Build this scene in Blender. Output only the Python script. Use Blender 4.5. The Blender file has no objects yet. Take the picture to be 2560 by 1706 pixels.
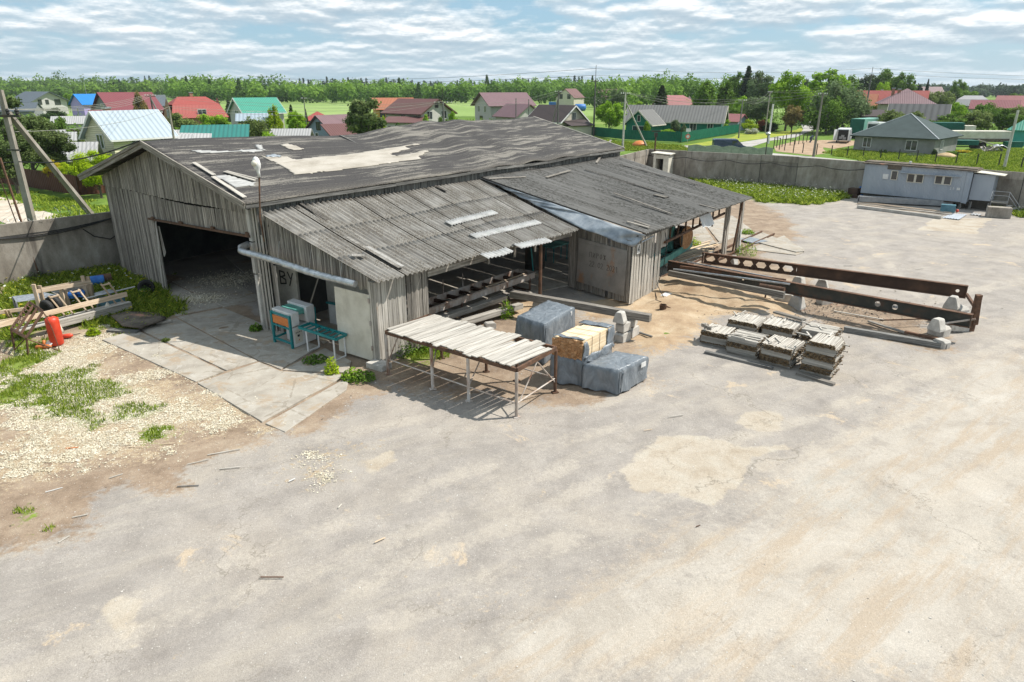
import bpy, math, random
import numpy as np
from mathutils import Vector, Matrix
random.seed(7)
rnd = random.random
ru = random.uniform
PI = math.pi
SC = bpy.context.scene
COL = SC.collection

# ---------------- camera, sky, sun, exposure ----------------
FPX = 2560 * 24 / 36.0
PITCH = math.atan((853 - 218) / FPX)
CAMH = 9.0
cam = bpy.data.cameras.new("camera")
cam.lens = 24; cam.sensor_width = 36; cam.clip_start = .1; cam.clip_end = 12000
camo = bpy.data.objects.new("camera", cam); COL.objects.link(camo)
camo.location = (0, 0, CAMH); camo.rotation_euler = (PI / 2 - PITCH, 0, 0)
SC.camera = camo
SC.view_settings.view_transform = 'Standard'; SC.view_settings.look = 'None'
SC.view_settings.exposure = 0.38; SC.view_settings.gamma = 1
SUN = Vector((.6, .10, .79)).normalized()
EL = math.asin(SUN.z); AZ = math.atan2(SUN.x, SUN.y)
sl = bpy.data.lights.new("sun", 'SUN'); sl.energy = 5.0; sl.angle = math.radians(.5); sl.color = (1, .95, .87)
so = bpy.data.objects.new("sun", sl); COL.objects.link(so)
so.rotation_euler = (-SUN).to_track_quat('-Z', 'Y').to_euler(); so.location = (40, 0, 60)
W = bpy.data.worlds.new("World"); SC.world = W; W.use_nodes = True
nt = W.node_tree; N = nt.nodes; L = nt.links
for n in list(N): N.remove(n)
def nn(t, **k):
    n = N.new(t)
    for a, b in k.items(): setattr(n, a, b)
    return n
def mth(op, a, b=None, c=None):
    n = N.new('ShaderNodeMath'); n.operation = op
    for i, x in enumerate((a, b, c)):
        if x is None: continue
        if isinstance(x, (int, float)): n.inputs[i].default_value = x
        else: L.new(x, n.inputs[i])
    return n.outputs[0]
sky = nn('ShaderNodeTexSky', sky_type='NISHITA'); sky.sun_disc = False
sky.sun_elevation = EL; sky.sun_rotation = AZ; sky.air_density = 1.0; sky.dust_density = .6; sky.ozone_density = 1.5
tc = nn('ShaderNodeTexCoord'); sx = nn('ShaderNodeSeparateXYZ'); L.new(tc.outputs['Generated'], sx.inputs[0])
cv = nn('ShaderNodeCombineXYZ'); L.new(mth('MULTIPLY', mth('ARCTAN2', sx.outputs[0], sx.outputs[1]), 12.0), cv.inputs[0]); L.new(mth('MULTIPLY', mth('POWER', mth('MAXIMUM', sx.outputs[2], 0.0001), .62), 27.0), cv.inputs[1])
def wnoise(sc, det, off, rough=.55, dist=0.0):
    m = nn('ShaderNodeMapping'); m.inputs['Location'].default_value = off; L.new(cv.outputs[0], m.inputs[0])
    m.inputs['Scale'].default_value = (1, 1, 1)
    n = nn('ShaderNodeTexNoise'); n.inputs['Scale'].default_value = sc; n.inputs['Detail'].default_value = det
    n.inputs['Roughness'].default_value = rough; n.inputs['Distortion'].default_value = dist; L.new(m.outputs[0], n.inputs[0]); return n.outputs[0]
def wramp(x, stops):
    r = nn('ShaderNodeValToRGB'); el = r.color_ramp.elements
    while len(el) < len(stops): el.new(.5)
    for e, (p, c) in zip(el, stops): e.position = p; e.color = (*c, 1)
    L.new(x, r.inputs[0]); return r.outputs[0]
def wmix(f, a, b):
    m = nn('ShaderNodeMix', data_type='RGBA')
    if isinstance(f, (int, float)): m.inputs[0].default_value = f
    else: L.new(f, m.inputs[0])
    for i, x in ((6, a), (7, b)):
        if isinstance(x, tuple): m.inputs[i].default_value = (*x, 1)
        else: L.new(x, m.inputs[i])
    return m.outputs[2]
skys = nn('ShaderNodeVectorMath', operation='SCALE'); L.new(sky.outputs[0], skys.inputs[0]); skys.inputs['Scale'].default_value = .105
base = wmix(.7, skys.outputs[0], (.26, .45, .60))
def wvor(sc, off):
    m = nn('ShaderNodeMapping'); m.inputs['Location'].default_value = off; L.new(cv.outputs[0], m.inputs[0]); n = nn('ShaderNodeTexVoronoi'); n.feature = 'F1'; n.inputs['Scale'].default_value = sc; L.new(m.outputs[0], n.inputs[0]); return n.outputs['Distance']
def field(dy):
    a_ = wnoise(.45, 7, (3.1, 7.7 + dy, 0), .60, .0); v_ = wvor(1.3, (3.1, 7.7 + dy, 0))
    return mth('SUBTRACT', a_, mth('MULTIPLY', mth('SUBTRACT', v_, .42), .16))
c1 = field(0); c2 = field(.22); c3 = wnoise(.12, 3, (11, 2, 0))
cov = mth('ADD', c1, mth('MULTIPLY', mth('SUBTRACT', c3, .5), .25))
dens = wramp(cov, [(.36, (0, 0, 0)), (.43, (.6, .6, .6)), (.52, (1, 1, 1))])
shade = mth('ADD', mth('MULTIPLY', mth('SUBTRACT', c1, c2), 3.2), .55)
ccol = wramp(shade, [(.20, (.36, .46, .54)), (.48, (.47, .55, .61)), (.66, (.70, .75, .78)), (.80, (.90, .91, .92))])
haz = wramp(sx.outputs[2], [(0.0, (1, 1, 1)), (.07, (.0, .0, .0))])
c = wmix(mth('MULTIPLY', dens, .92), base, ccol)
c = wmix(mth('MULTIPLY', haz, .5), c, (.40, .53, .62))
bg = nn('ShaderNodeBackground'); L.new(c, bg.inputs[0]); bg.inputs[1].default_value = .98
wo = nn('ShaderNodeOutputWorld'); L.new(bg.outputs[0], wo.inputs[0])

# ---------------- helpers ----------------
cP, sP = math.cos(PITCH), math.sin(PITCH)
def ray(u, v):
    y = -(v - 853) / FPX
    return Vector(((u - 1280) / FPX, cP + y * sP, -sP + y * cP))
def g(u, v, z=0.0):            # point at height z seen at (u, v) of the 2560 px photograph
    d = ray(u, v); t = (z - CAMH) / d.z
    return Vector((d.x * t, d.y * t, z))
def gy(u, v, Y):
    d = ray(u, v); t = Y / d.y
    return Vector((d.x * t, Y, CAMH + d.z * t))
V3 = lambda *a: Vector(a)
ORG = {}
def tag(o, label=None, cat=None, group=None, kind=None):
    if label: o['label'] = label
    if cat: o['category'] = cat
    if group: o['group'] = group
    if kind: o['kind'] = kind
    return o
def thing(name, label, cat, loc=(0, 0, 0), group=None):
    o = bpy.data.objects.new(name, None); COL.objects.link(o); o.location = loc
    o.empty_display_size = .2; ORG[o.name] = Vector(loc)
    return tag(o, label, cat, group)
def copy_tree(o, parent=None):
    c = o.copy(); COL.objects.link(c); c.parent = parent
    ORG[c.name] = ORG.get(o.name, Vector((0, 0, 0)))
    for ch in list(o.children): copy_tree(ch, c)
    return c
class MB:
    def __init__(s): s.v = []; s.f = []; s.r = []; s.g = []; s.fm = []; s.cur = 0
    def add(s, vs, fs, r=None, gc=None):
        n = len(s.v); r = rnd() if r is None else r
        vs = [Vector(p) for p in vs]
        s.v += vs; s.r += [r] * len(vs)
        if gc is None:
            s.g += vs
        else: s.g += gc
        s.f += [tuple(i + n for i in f) for f in fs]; s.fm += [s.cur] * len(fs)
        return s
    def board(s, p0, p1, w, t, up=(0, 0, 1), r=None, taper=1.0):
        p0 = Vector(p0); p1 = Vector(p1); d = p1 - p0; ln = d.length
        if ln < 1e-6: return s
        d = d / ln; u = Vector(up); u = (u - d * u.dot(d))
        if u.length < 1e-4: u = Vector((1, 0, 0)) - d * d.x
        u.normalize(); sd = d.cross(u)
        o = ru(0, 50); vs = []; gc = []
        for k, (p, q) in enumerate(((p0, 1), (p1, taper))):
            for a, b in ((-1, -1), (1, -1), (1, 1), (-1, 1)):
                vs.append(p + sd * (a * w / 2 * q) + u * (b * t / 2 * q)); gc.append(Vector((k * ln, a * w / 2 + o, b * t / 2 + o * 1.7)))
        return s.add(vs, [(0, 1, 2, 3), (7, 6, 5, 4), (4, 5, 1, 0), (5, 6, 2, 1), (6, 7, 3, 2), (7, 4, 0, 3)], r, gc)
    def box(s, c, sz, rz=0.0, r=None):
        c = Vector(c); d = Vector((math.cos(rz), math.sin(rz), 0)) * sz[0] / 2
        return s.board(c - d, c + d, sz[1], sz[2], (0, 0, 1), r)
    def cyl(s, p0, p1, r0, r1=None, n=10, caps=True, r=None):
        p0 = Vector(p0); p1 = Vector(p1); r1 = r0 if r1 is None else r1
        d = (p1 - p0); ln = d.length; d.normalize()
        a = Vector((0, 0, 1)) if abs(d.z) < .9 else Vector((1, 0, 0))
        x = d.cross(a).normalized(); y = d.cross(x); o = ru(0, 50)
        vs = []; gc = []
        for k, (p, q) in enumerate(((p0, r0), (p1, r1))):
            for i in range(n):
                t = 2 * PI * i / n
                vs.append(p + x * math.cos(t) * q + y * math.sin(t) * q); gc.append(Vector((k * ln, math.cos(t) * q + o, math.sin(t) * q)))
        fs = [(i, (i + 1) % n, n + (i + 1) % n, n + i) for i in range(n)]
        if caps: fs += [tuple(reversed(range(n))), tuple(range(n, 2 * n))]
        return s.add(vs, fs, r, gc)
    def tube(s, pts, rad, n=6, r=None):
        pts = [Vector(p) for p in pts]
        rads = rad if isinstance(rad, (list, tuple)) else [rad] * len(pts)
        vs = []; gc = []; L_ = 0
        for i, p in enumerate(pts):
            d = (pts[min(i + 1, len(pts) - 1)] - pts[max(i - 1, 0)]).normalized()
            a = Vector((0, 0, 1)) if abs(d.z) < .95 else Vector((1, 0, 0))
            x = d.cross(a).normalized(); y = d.cross(x)
            if i: L_ += (p - pts[i - 1]).length
            for k in range(n):
                t = 2 * PI * k / n
                vs.append(p + (x * math.cos(t) + y * math.sin(t)) * rads[i]); gc.append(Vector((L_, math.cos(t) * rads[i], math.sin(t) * rads[i])))
        fs = []
        for i in range(len(pts) - 1):
            for k in range(n):
                fs.append((i * n + k, i * n + (k + 1) % n, (i + 1) * n + (k + 1) % n, (i + 1) * n + k))
        fs += [tuple(reversed(range(n))), tuple(range((len(pts) - 1) * n, len(pts) * n))]
        return s.add(vs, fs, r, gc)
    def prism(s, poly, d, r=None):      # poly: 3-D points, extruded by vector d
        poly = [Vector(p) for p in poly]; d = Vector(d); n = len(poly)
        return s.add(poly + [p + d for p in poly], [tuple(reversed(range(n))), tuple(range(n, 2 * n))] + [(i, (i + 1) % n, n + (i + 1) % n, n + i) for i in range(n)], r)
    def quad(s, a, b, c, d, r=None): return s.add([a, b, c, d], [(0, 1, 2, 3)], r)
    def grid(s, fn, nu, nv, r=None, thick=None, gf=None):
        vs = [Vector(fn(i / nu, j / nv)) for j in range(nv + 1) for i in range(nu + 1)]
        gc = [Vector(gf(i / nu, j / nv)) for j in range(nv + 1) for i in range(nu + 1)] if gf else None
        fs = [(j * (nu + 1) + i, j * (nu + 1) + i + 1, (j + 1) * (nu + 1) + i + 1, (j + 1) * (nu + 1) + i) for j in range(nv) for i in range(nu)]
        return s.add(vs, fs, r, gc)
    def lathe(s, c, prof, n=14, axis=(0, 0, 1), r=None):   # prof: (radius, height)
        c = Vector(c); d = Vector(axis).normalized(); a = Vector((0, 0, 1)) if abs(d.z) < .9 else Vector((1, 0, 0))
        x = d.cross(a).normalized(); y = d.cross(x)
        vs = [c + d * h + (x * math.cos(2 * PI * i / n) + y * math.sin(2 * PI * i / n)) * q for q, h in prof for i in range(n)]
        fs = [(k * n + i, k * n + (i + 1) % n, (k + 1) * n + (i + 1) % n, (k + 1) * n + i) for k in range(len(prof) - 1) for i in range(n)]
        fs += [tuple(reversed(range(n))), tuple(range((len(prof) - 1) * n, len(prof) * n))]
        return s.add(vs, fs, r)
    def build(s, name, mat, parent=None, loc=None, smooth=False, solid=0, bevel=0):
        o0 = ORG[parent.name] if parent is not None else Vector(loc if loc is not None else (0, 0, 0))
        me = bpy.data.meshes.new(name)
        me.from_pydata([tuple(p - o0) for p in s.v], [], s.f); me.update()
        a = me.attributes.new('r', 'FLOAT', 'POINT'); a.data.foreach_set('value', s.r)
        a = me.attributes.new('g', 'FLOAT_VECTOR', 'POINT'); a.data.foreach_set('vector', [x for p in s.g for x in p])
        o = bpy.data.objects.new(name, me); COL.objects.link(o)
        for m_ in (mat if isinstance(mat, list) else [mat]): me.materials.append(m_)
        if isinstance(mat, list): me.polygons.foreach_set('material_index', s.fm)
        if parent is not None: o.parent = parent; ORG[o.name] = o0
        else: o.location = o0; ORG[o.name] = o0
        if smooth: me.polygons.foreach_set('use_smooth', [True] * len(me.polygons))
        if solid:
            m = o.modifiers.new('thickness', 'SOLIDIFY'); m.thickness = solid; m.offset = 0
        if bevel:
            m = o.modifiers.new('bevel', 'BEVEL'); m.width = bevel; m.segments = 2; m.limit_method = 'ANGLE'
        return o
def npmesh(name, verts, faces, mat, r=None, loc=(0, 0, 0), parent=None, smooth=False):
    """verts (n,3), faces (m,k) numpy"""
    me = bpy.data.meshes.new(name); n = len(verts); m, k = faces.shape
    me.vertices.add(n); me.vertices.foreach_set('co', (verts - np.array(loc)).astype(np.float32).ravel())
    me.loops.add(m * k); me.loops.foreach_set('vertex_index', faces.astype(np.int32).ravel())
    me.polygons.add(m); me.polygons.foreach_set('loop_start', np.arange(0, m * k, k, dtype=np.int32))
    me.update(calc_edges=True)
    if r is not None:
        a = me.attributes.new('r', 'FLOAT', 'POINT'); a.data.foreach_set('value', r.astype(np.float32))
    me.materials.append(mat)
    if smooth: me.polygons.foreach_set('use_smooth', [True] * m)
    o = bpy.data.objects.new(name, me); COL.objects.link(o); o.location = loc
    if parent is not None: o.parent = parent; o.location = (0, 0, 0)
    return o

# ---------------- materials ----------------
class NT:
    def __init__(s, name):
        s.m = bpy.data.materials.new(name); s.m.use_nodes = True; s.t = s.m.node_tree; s.N = s.t.nodes
        for n in list(s.N): s.N.remove(n)
        s.out = s.N.new('ShaderNodeOutputMaterial'); s.b = s.N.new('ShaderNodeBsdfPrincipled'); s.l(s.b.outputs[0], s.out.inputs[0])
        s.tc = s.N.new('ShaderNodeTexCoord').outputs['Object']
    def l(s, a, b): s.t.links.new(a, b)
    def set(s, sock, x):
        if isinstance(x, (int, float)): sock.default_value = x
        elif isinstance(x, tuple): sock.default_value = (*x, 1) if len(x) == 3 and len(sock.default_value) == 4 else x
        else: s.l(x, sock)
    def attr(s, n, vec=False):
        a = s.N.new('ShaderNodeAttribute'); a.attribute_name = n; return a.outputs['Vector' if vec else 'Fac']
    def map(s, v, sc=(1, 1, 1), rot=(0, 0, 0), loc=(0, 0, 0)):
        m = s.N.new('ShaderNodeMapping'); s.l(v, m.inputs[0]); m.inputs['Scale'].default_value = sc; m.inputs['Rotation'].default_value = rot; m.inputs['Location'].default_value = loc
        return m.outputs[0]
    def noise(s, v, sc, det=6, rough=.6, dist=0.0):
        n = s.N.new('ShaderNodeTexNoise'); s.l(v, n.inputs[0]); n.inputs['Scale'].default_value = sc; n.inputs['Detail'].default_value = det
        n.inputs['Roughness'].default_value = rough; n.inputs['Distortion'].default_value = dist; return n.outputs[0]
    def vor(s, v, sc, feat='F1', out=0):
        n = s.N.new('ShaderNodeTexVoronoi'); n.feature = feat; s.l(v, n.inputs[0]); n.inputs['Scale'].default_value = sc; return n.outputs[out]
    def math(s, op, a, b=0.0, c=None):
        n = s.N.new('ShaderNodeMath'); n.operation = op; s.set(n.inputs[0], a); s.set(n.inputs[1], b)
        if c is not None: s.set(n.inputs[2], c)
        return n.outputs[0]
    def ss(s, x, lo, hi):
        n = s.N.new('ShaderNodeMapRange'); n.interpolation_type = 'SMOOTHSTEP'; s.set(n.inputs[0], x); n.inputs[1].default_value = lo; n.inputs[2].default_value = hi; return n.outputs[0]
    def ramp(s, x, cols, lo=.3, hi=.7):
        r = s.N.new('ShaderNodeValToRGB'); el = r.color_ramp.elements
        while len(el) < len(cols): el.new(.5)
        for i, (e, c) in enumerate(zip(el, cols)): e.position = lo + (hi - lo) * i / max(1, len(cols) - 1); e.color = (*c, 1)
        s.l(x, r.inputs[0]); return r.outputs[0]
    def mix(s, f, a, b, mode='MIX'):
        m = s.N.new('ShaderNodeMix'); m.data_type = 'RGBA'; m.blend_type = mode
        s.set(m.inputs[0], f); s.set(m.inputs[6], a); s.set(m.inputs[7], b); return m.outputs[2]
    def mul(s, col, f):
        m = s.N.new('ShaderNodeVectorMath'); m.operation = 'SCALE'; s.l(col, m.inputs[0]); s.set(m.inputs['Scale'], f); return m.outputs[0]
    def bump(s, h, st=.3, dist=.02, prev=None):
        b = s.N.new('ShaderNodeBump'); b.inputs['Strength'].default_value = st; b.inputs['Distance'].default_value = dist; s.l(h, b.inputs['Height'])
        if prev: s.l(prev, b.inputs['Normal'])
        return b.outputs[0]
    def fin(s, col, rough=.85, nrm=None, metal=0.0, spec=.3):
        s.set(s.b.inputs['Base Color'], col); s.set(s.b.inputs['Roughness'], rough); s.set(s.b.inputs['Metallic'], metal)
        s.b.inputs['Specular IOR Level'].default_value = spec
        if nrm: s.l(nrm, s.b.inputs['Normal'])
        return s.m
def mk(name, cols, ns=2.0, sc=(1, 1, 1), attr=None, tint=.0, rough=.85, metal=0.0, bump=.3, bs=30.0, bd=.01, ov=(), fine=.25, spec=.3, bsc=None):
    t = NT(name); v = t.attr('g', True) if attr else t.tc
    vm = t.map(v, sc); n1 = t.noise(vm, ns, 8, .62)
    c = t.ramp(n1, cols)
    n2 = t.noise(t.map(v, bsc or sc), bs, 4, .6)
    if fine: c = t.mul(c, t.math('MULTIPLY_ADD', n2, fine * 2, 1 - fine))
    if tint: c = t.mul(c, t.math('MULTIPLY_ADD', t.attr('r'), tint, 1 - tint / 2))
    for (oc, osc, lo, hi, vsc) in ov:
        m = t.ss(t.noise(t.map(v, vsc, loc=(5.3, 1.7, 9.1)), osc, 6, .65), lo, hi); c = t.mix(m, c, oc)
    return t.fin(c, rough, t.bump(n2, bump, bd), metal, spec)
G1 = (1, 1, 1)
M = {}
M['wood'] = mk('weathered_wood', [(.07, .06, .05), (.215, .195, .17), (.41, .38, .335)], 3, (.35, 9, 9), 'g', .75, .9, 0, .6, 6, .012, ov=[((.07, .058, .05), 3.0, .60, .74, (1, 3, 3)), ((.20, .13, .07), 1.2, .66, .8, (.5, 2, 2))], bsc=(1, 14, 14))
M['wood_dk'] = mk('grey_wood_dark', [(.05, .05, .048), (.135, .132, .125), (.25, .245, .23)], 3, (.35, 9, 9), 'g', .7, .9, 0, .6, 6, .012, ov=[((.045, .04, .036), 2.0, .58, .75, (1, 3, 3))], bsc=(1, 14, 14))
M['wood_lt'] = mk('sunbleached_wood', [(.17, .155, .135), (.37, .345, .305), (.53, .505, .46)], 3, (.3, 9, 9), 'g', .45, .9, 0, .5, 6, .01, ov=[((.30, .16, .07), 1.3, .66, .78, (1, 3, 3)), ((.12, .10, .085), 2.5, .66, .78, (.6, 5, 5))], bsc=(1, 14, 14))
M['wood_new'] = mk('fresh_lumber', [(.55, .40, .24), (.68, .54, .36), (.78, .66, .48)], 3, (.4, 8, 8), 'g', .3, .8, 0, .3, 8, .006, bsc=(1, 14, 14))
M['wire'] = mk('grey_wire', [(.2, .2, .18), (.25, .25, .22), (.3, .3, .27)], 3, rough=1, fine=0, spec=.1)
M['slatend'] = mk('brown_slat_ends', [(.05, .035, .022), (.13, .09, .05), (.24, .18, .11)], 9, G1, None, .6, .95, 0, .3, 60, .004)
M['wood_end'] = mk('lumber_end_grain', [(.27, .13, .055), (.42, .23, .11), (.50, .31, .17)], 8, G1, None, .5, .9, 0, .3, 40, .006)
M['wood_tan'] = mk('tan_plank_wood', [(.34, .24, .16), (.50, .39, .28), (.58, .48, .37)], 3, (.4, 8, 8), 'g', .4, .85, 0, .3, 8, .006, bsc=(1, 14, 14))
M['rust'] = mk('rusty_steel', [(.06, .036, .024), (.12, .07, .046), (.19, .10, .06)], 5, G1, None, .3, .8, .2, .4, 60, .004)
M['rust_pale'] = mk('rusty_white_steel', [(.20, .10, .06), (.42, .36, .31), (.50, .48, .46)], 3, (1, 1, .5), None, .3, .75, 0, .3, 60, .004)
M['steel_dk'] = mk('dark_painted_steel', [(.028, .03, .026), (.05, .05, .042), (.11, .06, .04)], 1.6, G1, None, .2, .65, .2, .3, 40, .003)
M['steel_brown'] = mk('brown_rusted_beam', [(.042, .026, .018), (.07, .043, .03), (.11, .062, .04)], 1.4, G1, None, .2, .8, .1, .35, 40, .004)
M['galv'] = mk('galvanised_sheet', [(.27, .29, .30), (.42, .44, .46), (.56, .58, .59)], 4, G1, None, .1, .38, .8, .15, 10, .01)
M['flash'] = mk('blue_grey_flashing', [(.16, .19, .22), (.30, .33, .36), (.46, .48, .49)], 1.6, G1, None, .1, .45, .35, .5, 1.5, .08)
M['concrete'] = mk('old_concrete', [(.15, .13, .108), (.25, .225, .19), (.35, .325, .285)], 1.3, (1, 1, .5), None, .5, .92, 0, .5, 22, .012, ov=[((.12, .105, .09), 1.0, .56, .72, (1.4, 1.4, .18)), ((.40, .38, .35), 7, .66, .74, G1)])
M['conc_lt'] = mk('pale_concrete', [(.33, .31, .28), (.44, .42, .385), (.54, .52, .48)], 2.5, G1, None, .25, .9, 0, .5, 25, .01, ov=[((.22, .2, .17), 2, .62, .74, G1)])
M['felt'] = None
t = NT('grey_blue_tarpaulin'); w_ = t.noise(t.map(t.tc, (1, 1, .45)), 3.2, 5, .6, 1.2); w2 = t.vor(t.map(t.tc, (1, 1, .5)), 5, 'DISTANCE_TO_EDGE')
M['tarp'] = t.fin(t.ramp(w_, [(.10, .12, .14), (.15, .172, .195), (.22, .245, .27)]), .33, t.bump(t.math('ADD', w_, t.math('MULTIPLY', t.ss(w2, .0, .12), .05)), .9, .06), 0, .6)
M['teal'] = mk('teal_machine_paint', [(.0, .13, .14), (.005, .19, .20), (.03, .23, .23)], 3, G1, None, .1, .4, 0, .05, 20, .002, fine=.08, spec=.5)
M['mint'] = mk('mint_machine_paint', [(.06, .20, .17), (.10, .30, .26), (.14, .36, .31)], 3, G1, None, .1, .5, 0, .1, 20, .002)
M['white'] = mk('white_paint', [(.52, .52, .51), (.62, .62, .61), (.70, .70, .69)], 3, G1, None, .05, .5, 0, .05, 20, .002, fine=.06, spec=.5)
M['dwhite'] = mk('dusty_white_sheet', [(.45, .42, .35), (.57, .54, .46), (.64, .61, .54)], 1.2, G1, None, .05, .7, 0, .1, 8, .004, fine=.08, ov=[((.30, .22, .13), 2.2, .68, .8, (4, 4, .4))])
M['orange'] = mk('orange_panel', [(.45, .13, .03), (.55, .18, .05), (.6, .22, .07)], 3, G1, None, .1, .5, 0, .05, 20, .002)
M['red'] = mk('red_gas_cylinder_paint', [(.50, .035, .012), (.60, .05, .02), (.66, .08, .035)], 3, G1, None, .1, .45, 0, .1, 20, .002, fine=.1, spec=.5)
M['blue'] = mk('blue_paint', [(.02, .10, .36), (.03, .15, .45), (.05, .2, .5)], 3, G1, None, .1, .5, 0, .1, 20, .002)
M['black'] = mk('black_rubber', [(.012, .012, .012), (.022, .022, .022), (.035, .035, .034)], 6, G1, None, .1, .7, 0, .2, 40, .003)
M['grey'] = mk('grey_metal', [(.2, .21, .22), (.28, .29, .3), (.34, .35, .36)], 3, G1, None, .1, .5, .3, .1, 20, .002)
M['glass'] = mk('window_glass', [(.02, .025, .03), (.03, .037, .042), (.05, .06, .065)], 1, G1, None, .1, .08, 0, 0, 5, .001, spec=.8)
M['sawdust'] = mk('ochre_sawdust', [(.34, .23, .12), (.44, .33, .19), (.54, .42, .27)], 1.3, G1, None, .1, .95, 0, .5, 25, .02)
M['chips'] = mk('pale_wood_chips', [(.46, .40, .28), (.58, .53, .41), (.66, .62, .52)], 3, G1, None, .5, .9, 0, .1, 20, .01)
# ---------------- ground ----------------
def sdpoly(X, Y, poly):
    """signed distance, negative inside"""
    d = np.full(X.shape, 1e9); ins = np.zeros(X.shape, bool); n = len(poly)
    for i in range(n):
        ax, ay = poly[i][0], poly[i][1]; bx, by = poly[(i + 1) % n][0], poly[(i + 1) % n][1]
        ex, ey = bx - ax, by - ay; t = np.clip(((X - ax) * ex + (Y - ay) * ey) / (ex * ex + ey * ey + 1e-9), 0, 1)
        d = np.minimum(d, (X - ax - t * ex) ** 2 + (Y - ay - t * ey) ** 2)
        cnd = ((ay > Y) != (by > Y)) & (X < (bx - ax) * (Y - ay) / (by - ay + 1e-12) + ax); ins ^= cnd
    d = np.sqrt(d); return np.where(ins, -d, d)
def pix(pts, z=0.0): return [g(u, v, z) for u, v in pts]
FENCE_L = [V3(-33.5, 22.4, 0), V3(-24.73, 31.84, 0), V3(-21.0, 35.95, 0), V3(-12, 46.5, 0)]
FENCE_R = [V3(7.9, 62.6, 0), V3(14.3, 74.0, 0), V3(21.3, 69.9, 0), V3(26.7, 65.4, 0), V3(31.2, 60.9, 0), V3(38.9, 52.9, 0), V3(52, 39.5, 0), V3(64, 27, 0)]
yard_poly = [V3(-36, 20, 0), *FENCE_L[1:], V3(-1, 60, 0), *FENCE_R, V3(70, 20, 0), V3(60, 2, 0), V3(-36, 2, 0)]
st = .22
xs = np.arange(-36, 66, st); ys = np.arange(3, 76, st)
GX, GY = np.meshgrid(xs, ys)
sdy = sdpoly(GX, GY, yard_poly)
def nz(X, Y, s, seed=0):
    r = np.random.RandomState(seed); out = 0; a = 1.0; tot = 0
    for o in range(5):
        for k in range(3):
            th = r.rand() * 2 * PI; f = 2 * PI / s * (2 ** o) * (.7 + .6 * r.rand()); ph = r.rand() * 6.28
            out = out + a * np.sin(f * (X * math.cos(th) + Y * math.sin(th)) + ph + 1.3 * np.sin(f * .6 * (Y * math.cos(th) - X * math.sin(th)) + ph * 2))
        tot += a * 1.7; a *= .55
    return out / tot
def mask(polys, soft, wob=0.6, s=3.0, seed=0):
    m = np.zeros(GX.shape)
    for p in polys:
        sd = sdpoly(GX, GY, p) + nz(GX, GY, s, seed) * wob
        m = np.maximum(m, np.clip(.5 - sd / (2 * soft), 0, 1))
    return m
P_dirt = pix([(0, 1371), (163, 1343), (229, 1286), (302, 1237), (449, 1216), (482, 1175), (547, 1135), (661, 1102), (714, 1082), (776, 1061), (857, 1020), (886, 996), (975, 975), (960, 900), (700, 800), (430, 690), (300, 660)]) + [V3(-36, 36, 0), V3(-36, 13.5, 0)]
P_dirt2 = pix([(870, 950), (985, 985), (1130, 985), (1300, 1030), (1520, 1005), (1640, 960), (1620, 880), (1560, 840), (1420, 760), (1200, 740), (1050, 800), (960, 900)])
P_dirt3 = pix([(1620, 660), (1700, 700), (1760, 770), (1950, 775), (2100, 830), (2340, 880), (2390, 850), (2350, 800), (2130, 740), (2000, 690), (1900, 640), (2010, 590), (1960, 540), (1900, 505), (1880, 470), (1780, 470), (1700, 560)])
P_saw = pix([(1400, 770), (1560, 740), (1640, 690), (1710, 690), (1830, 715), (1950, 750), (2010, 772), (1960, 790), (1830, 790), (1760, 810), (1740, 850), (1700, 880), (1600, 880), (1560, 800), (1460, 800)])
P_saw2 = pix([(1225, 800), (1400, 790), (1420, 770), (1330, 745), (1265, 765)])
P_chip = pix([(0, 1200), (120, 1180), (260, 1150), (420, 1110), (520, 1090), (610, 1060), (580, 1000), (480, 960), (400, 950), (340, 920), (290, 860), (250, 820), (180, 830), (120, 860), (40, 900), (0, 980)])
P_chip2 = pix([(700, 1180), (760, 1120), (830, 1100), (930, 1110), (900, 1150), (880, 1190), (780, 1240), (720, 1230)])
P_grass = [pix([(0, 860), (60, 850), (130, 880), (60, 930), (190, 930), (300, 950), (330, 985), (260, 1010), (240, 1060), (160, 1068), (120, 1030), (0, 1020)]),
           pix([(250, 1040), (330, 1010), (390, 1020), (370, 1040), (300, 1048)]), pix([(325, 1080), (380, 1055), (430, 1060), (420, 1090), (350, 1100)]),
           pix([(0, 690), (60, 680), (130, 665), (300, 660), (380, 705), (440, 740), (480, 770), (440, 800), (330, 830), (200, 815), (100, 830), (0, 860)]),
           pix([(60, 1290), (100, 1280), (110, 1300), (70, 1310)]), pix([(1000, 870), (1080, 850), (1180, 880), (1090, 900), (1010, 930)])]
P_grassR = [pix([(1660, 430), (1900, 445), (2110, 485), (2110, 500), (2020, 512), (1900, 505), (1790, 470), (1690, 440)]), [V3(38, 54.5, 0), V3(52, 41, 0), V3(51, 38.5, 0), V3(37.5, 50.5, 0)]]
P_pale = pix([(1000, 1720), (1300, 1560), (1560, 1430), (1800, 1300), (1960, 1180), (2180, 1050), (2400, 930), (2570, 850), (2800, 1200), (2600, 1750)])
P_patch = [pix([(1550, 1175), (1590, 1150), (1640, 1090), (1760, 1090), (1850, 1110), (1960, 1120), (1880, 1150), (1860, 1200), (1790, 1265), (1740, 1260), (1690, 1235), (1590, 1230)]),
           pix([(1840, 1050), (1880, 1030), (1950, 1030), (1960, 1055), (1900, 1080), (1850, 1070)]), pix([(2330, 545), (2480, 545), (2440, 585), (2300, 575)]), pix([(900, 1150), (980, 1120), (1000, 1150), (930, 1190)]),
           pix([(280, 1510), (340, 1510), (350, 1620), (310, 1630)])]
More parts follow.
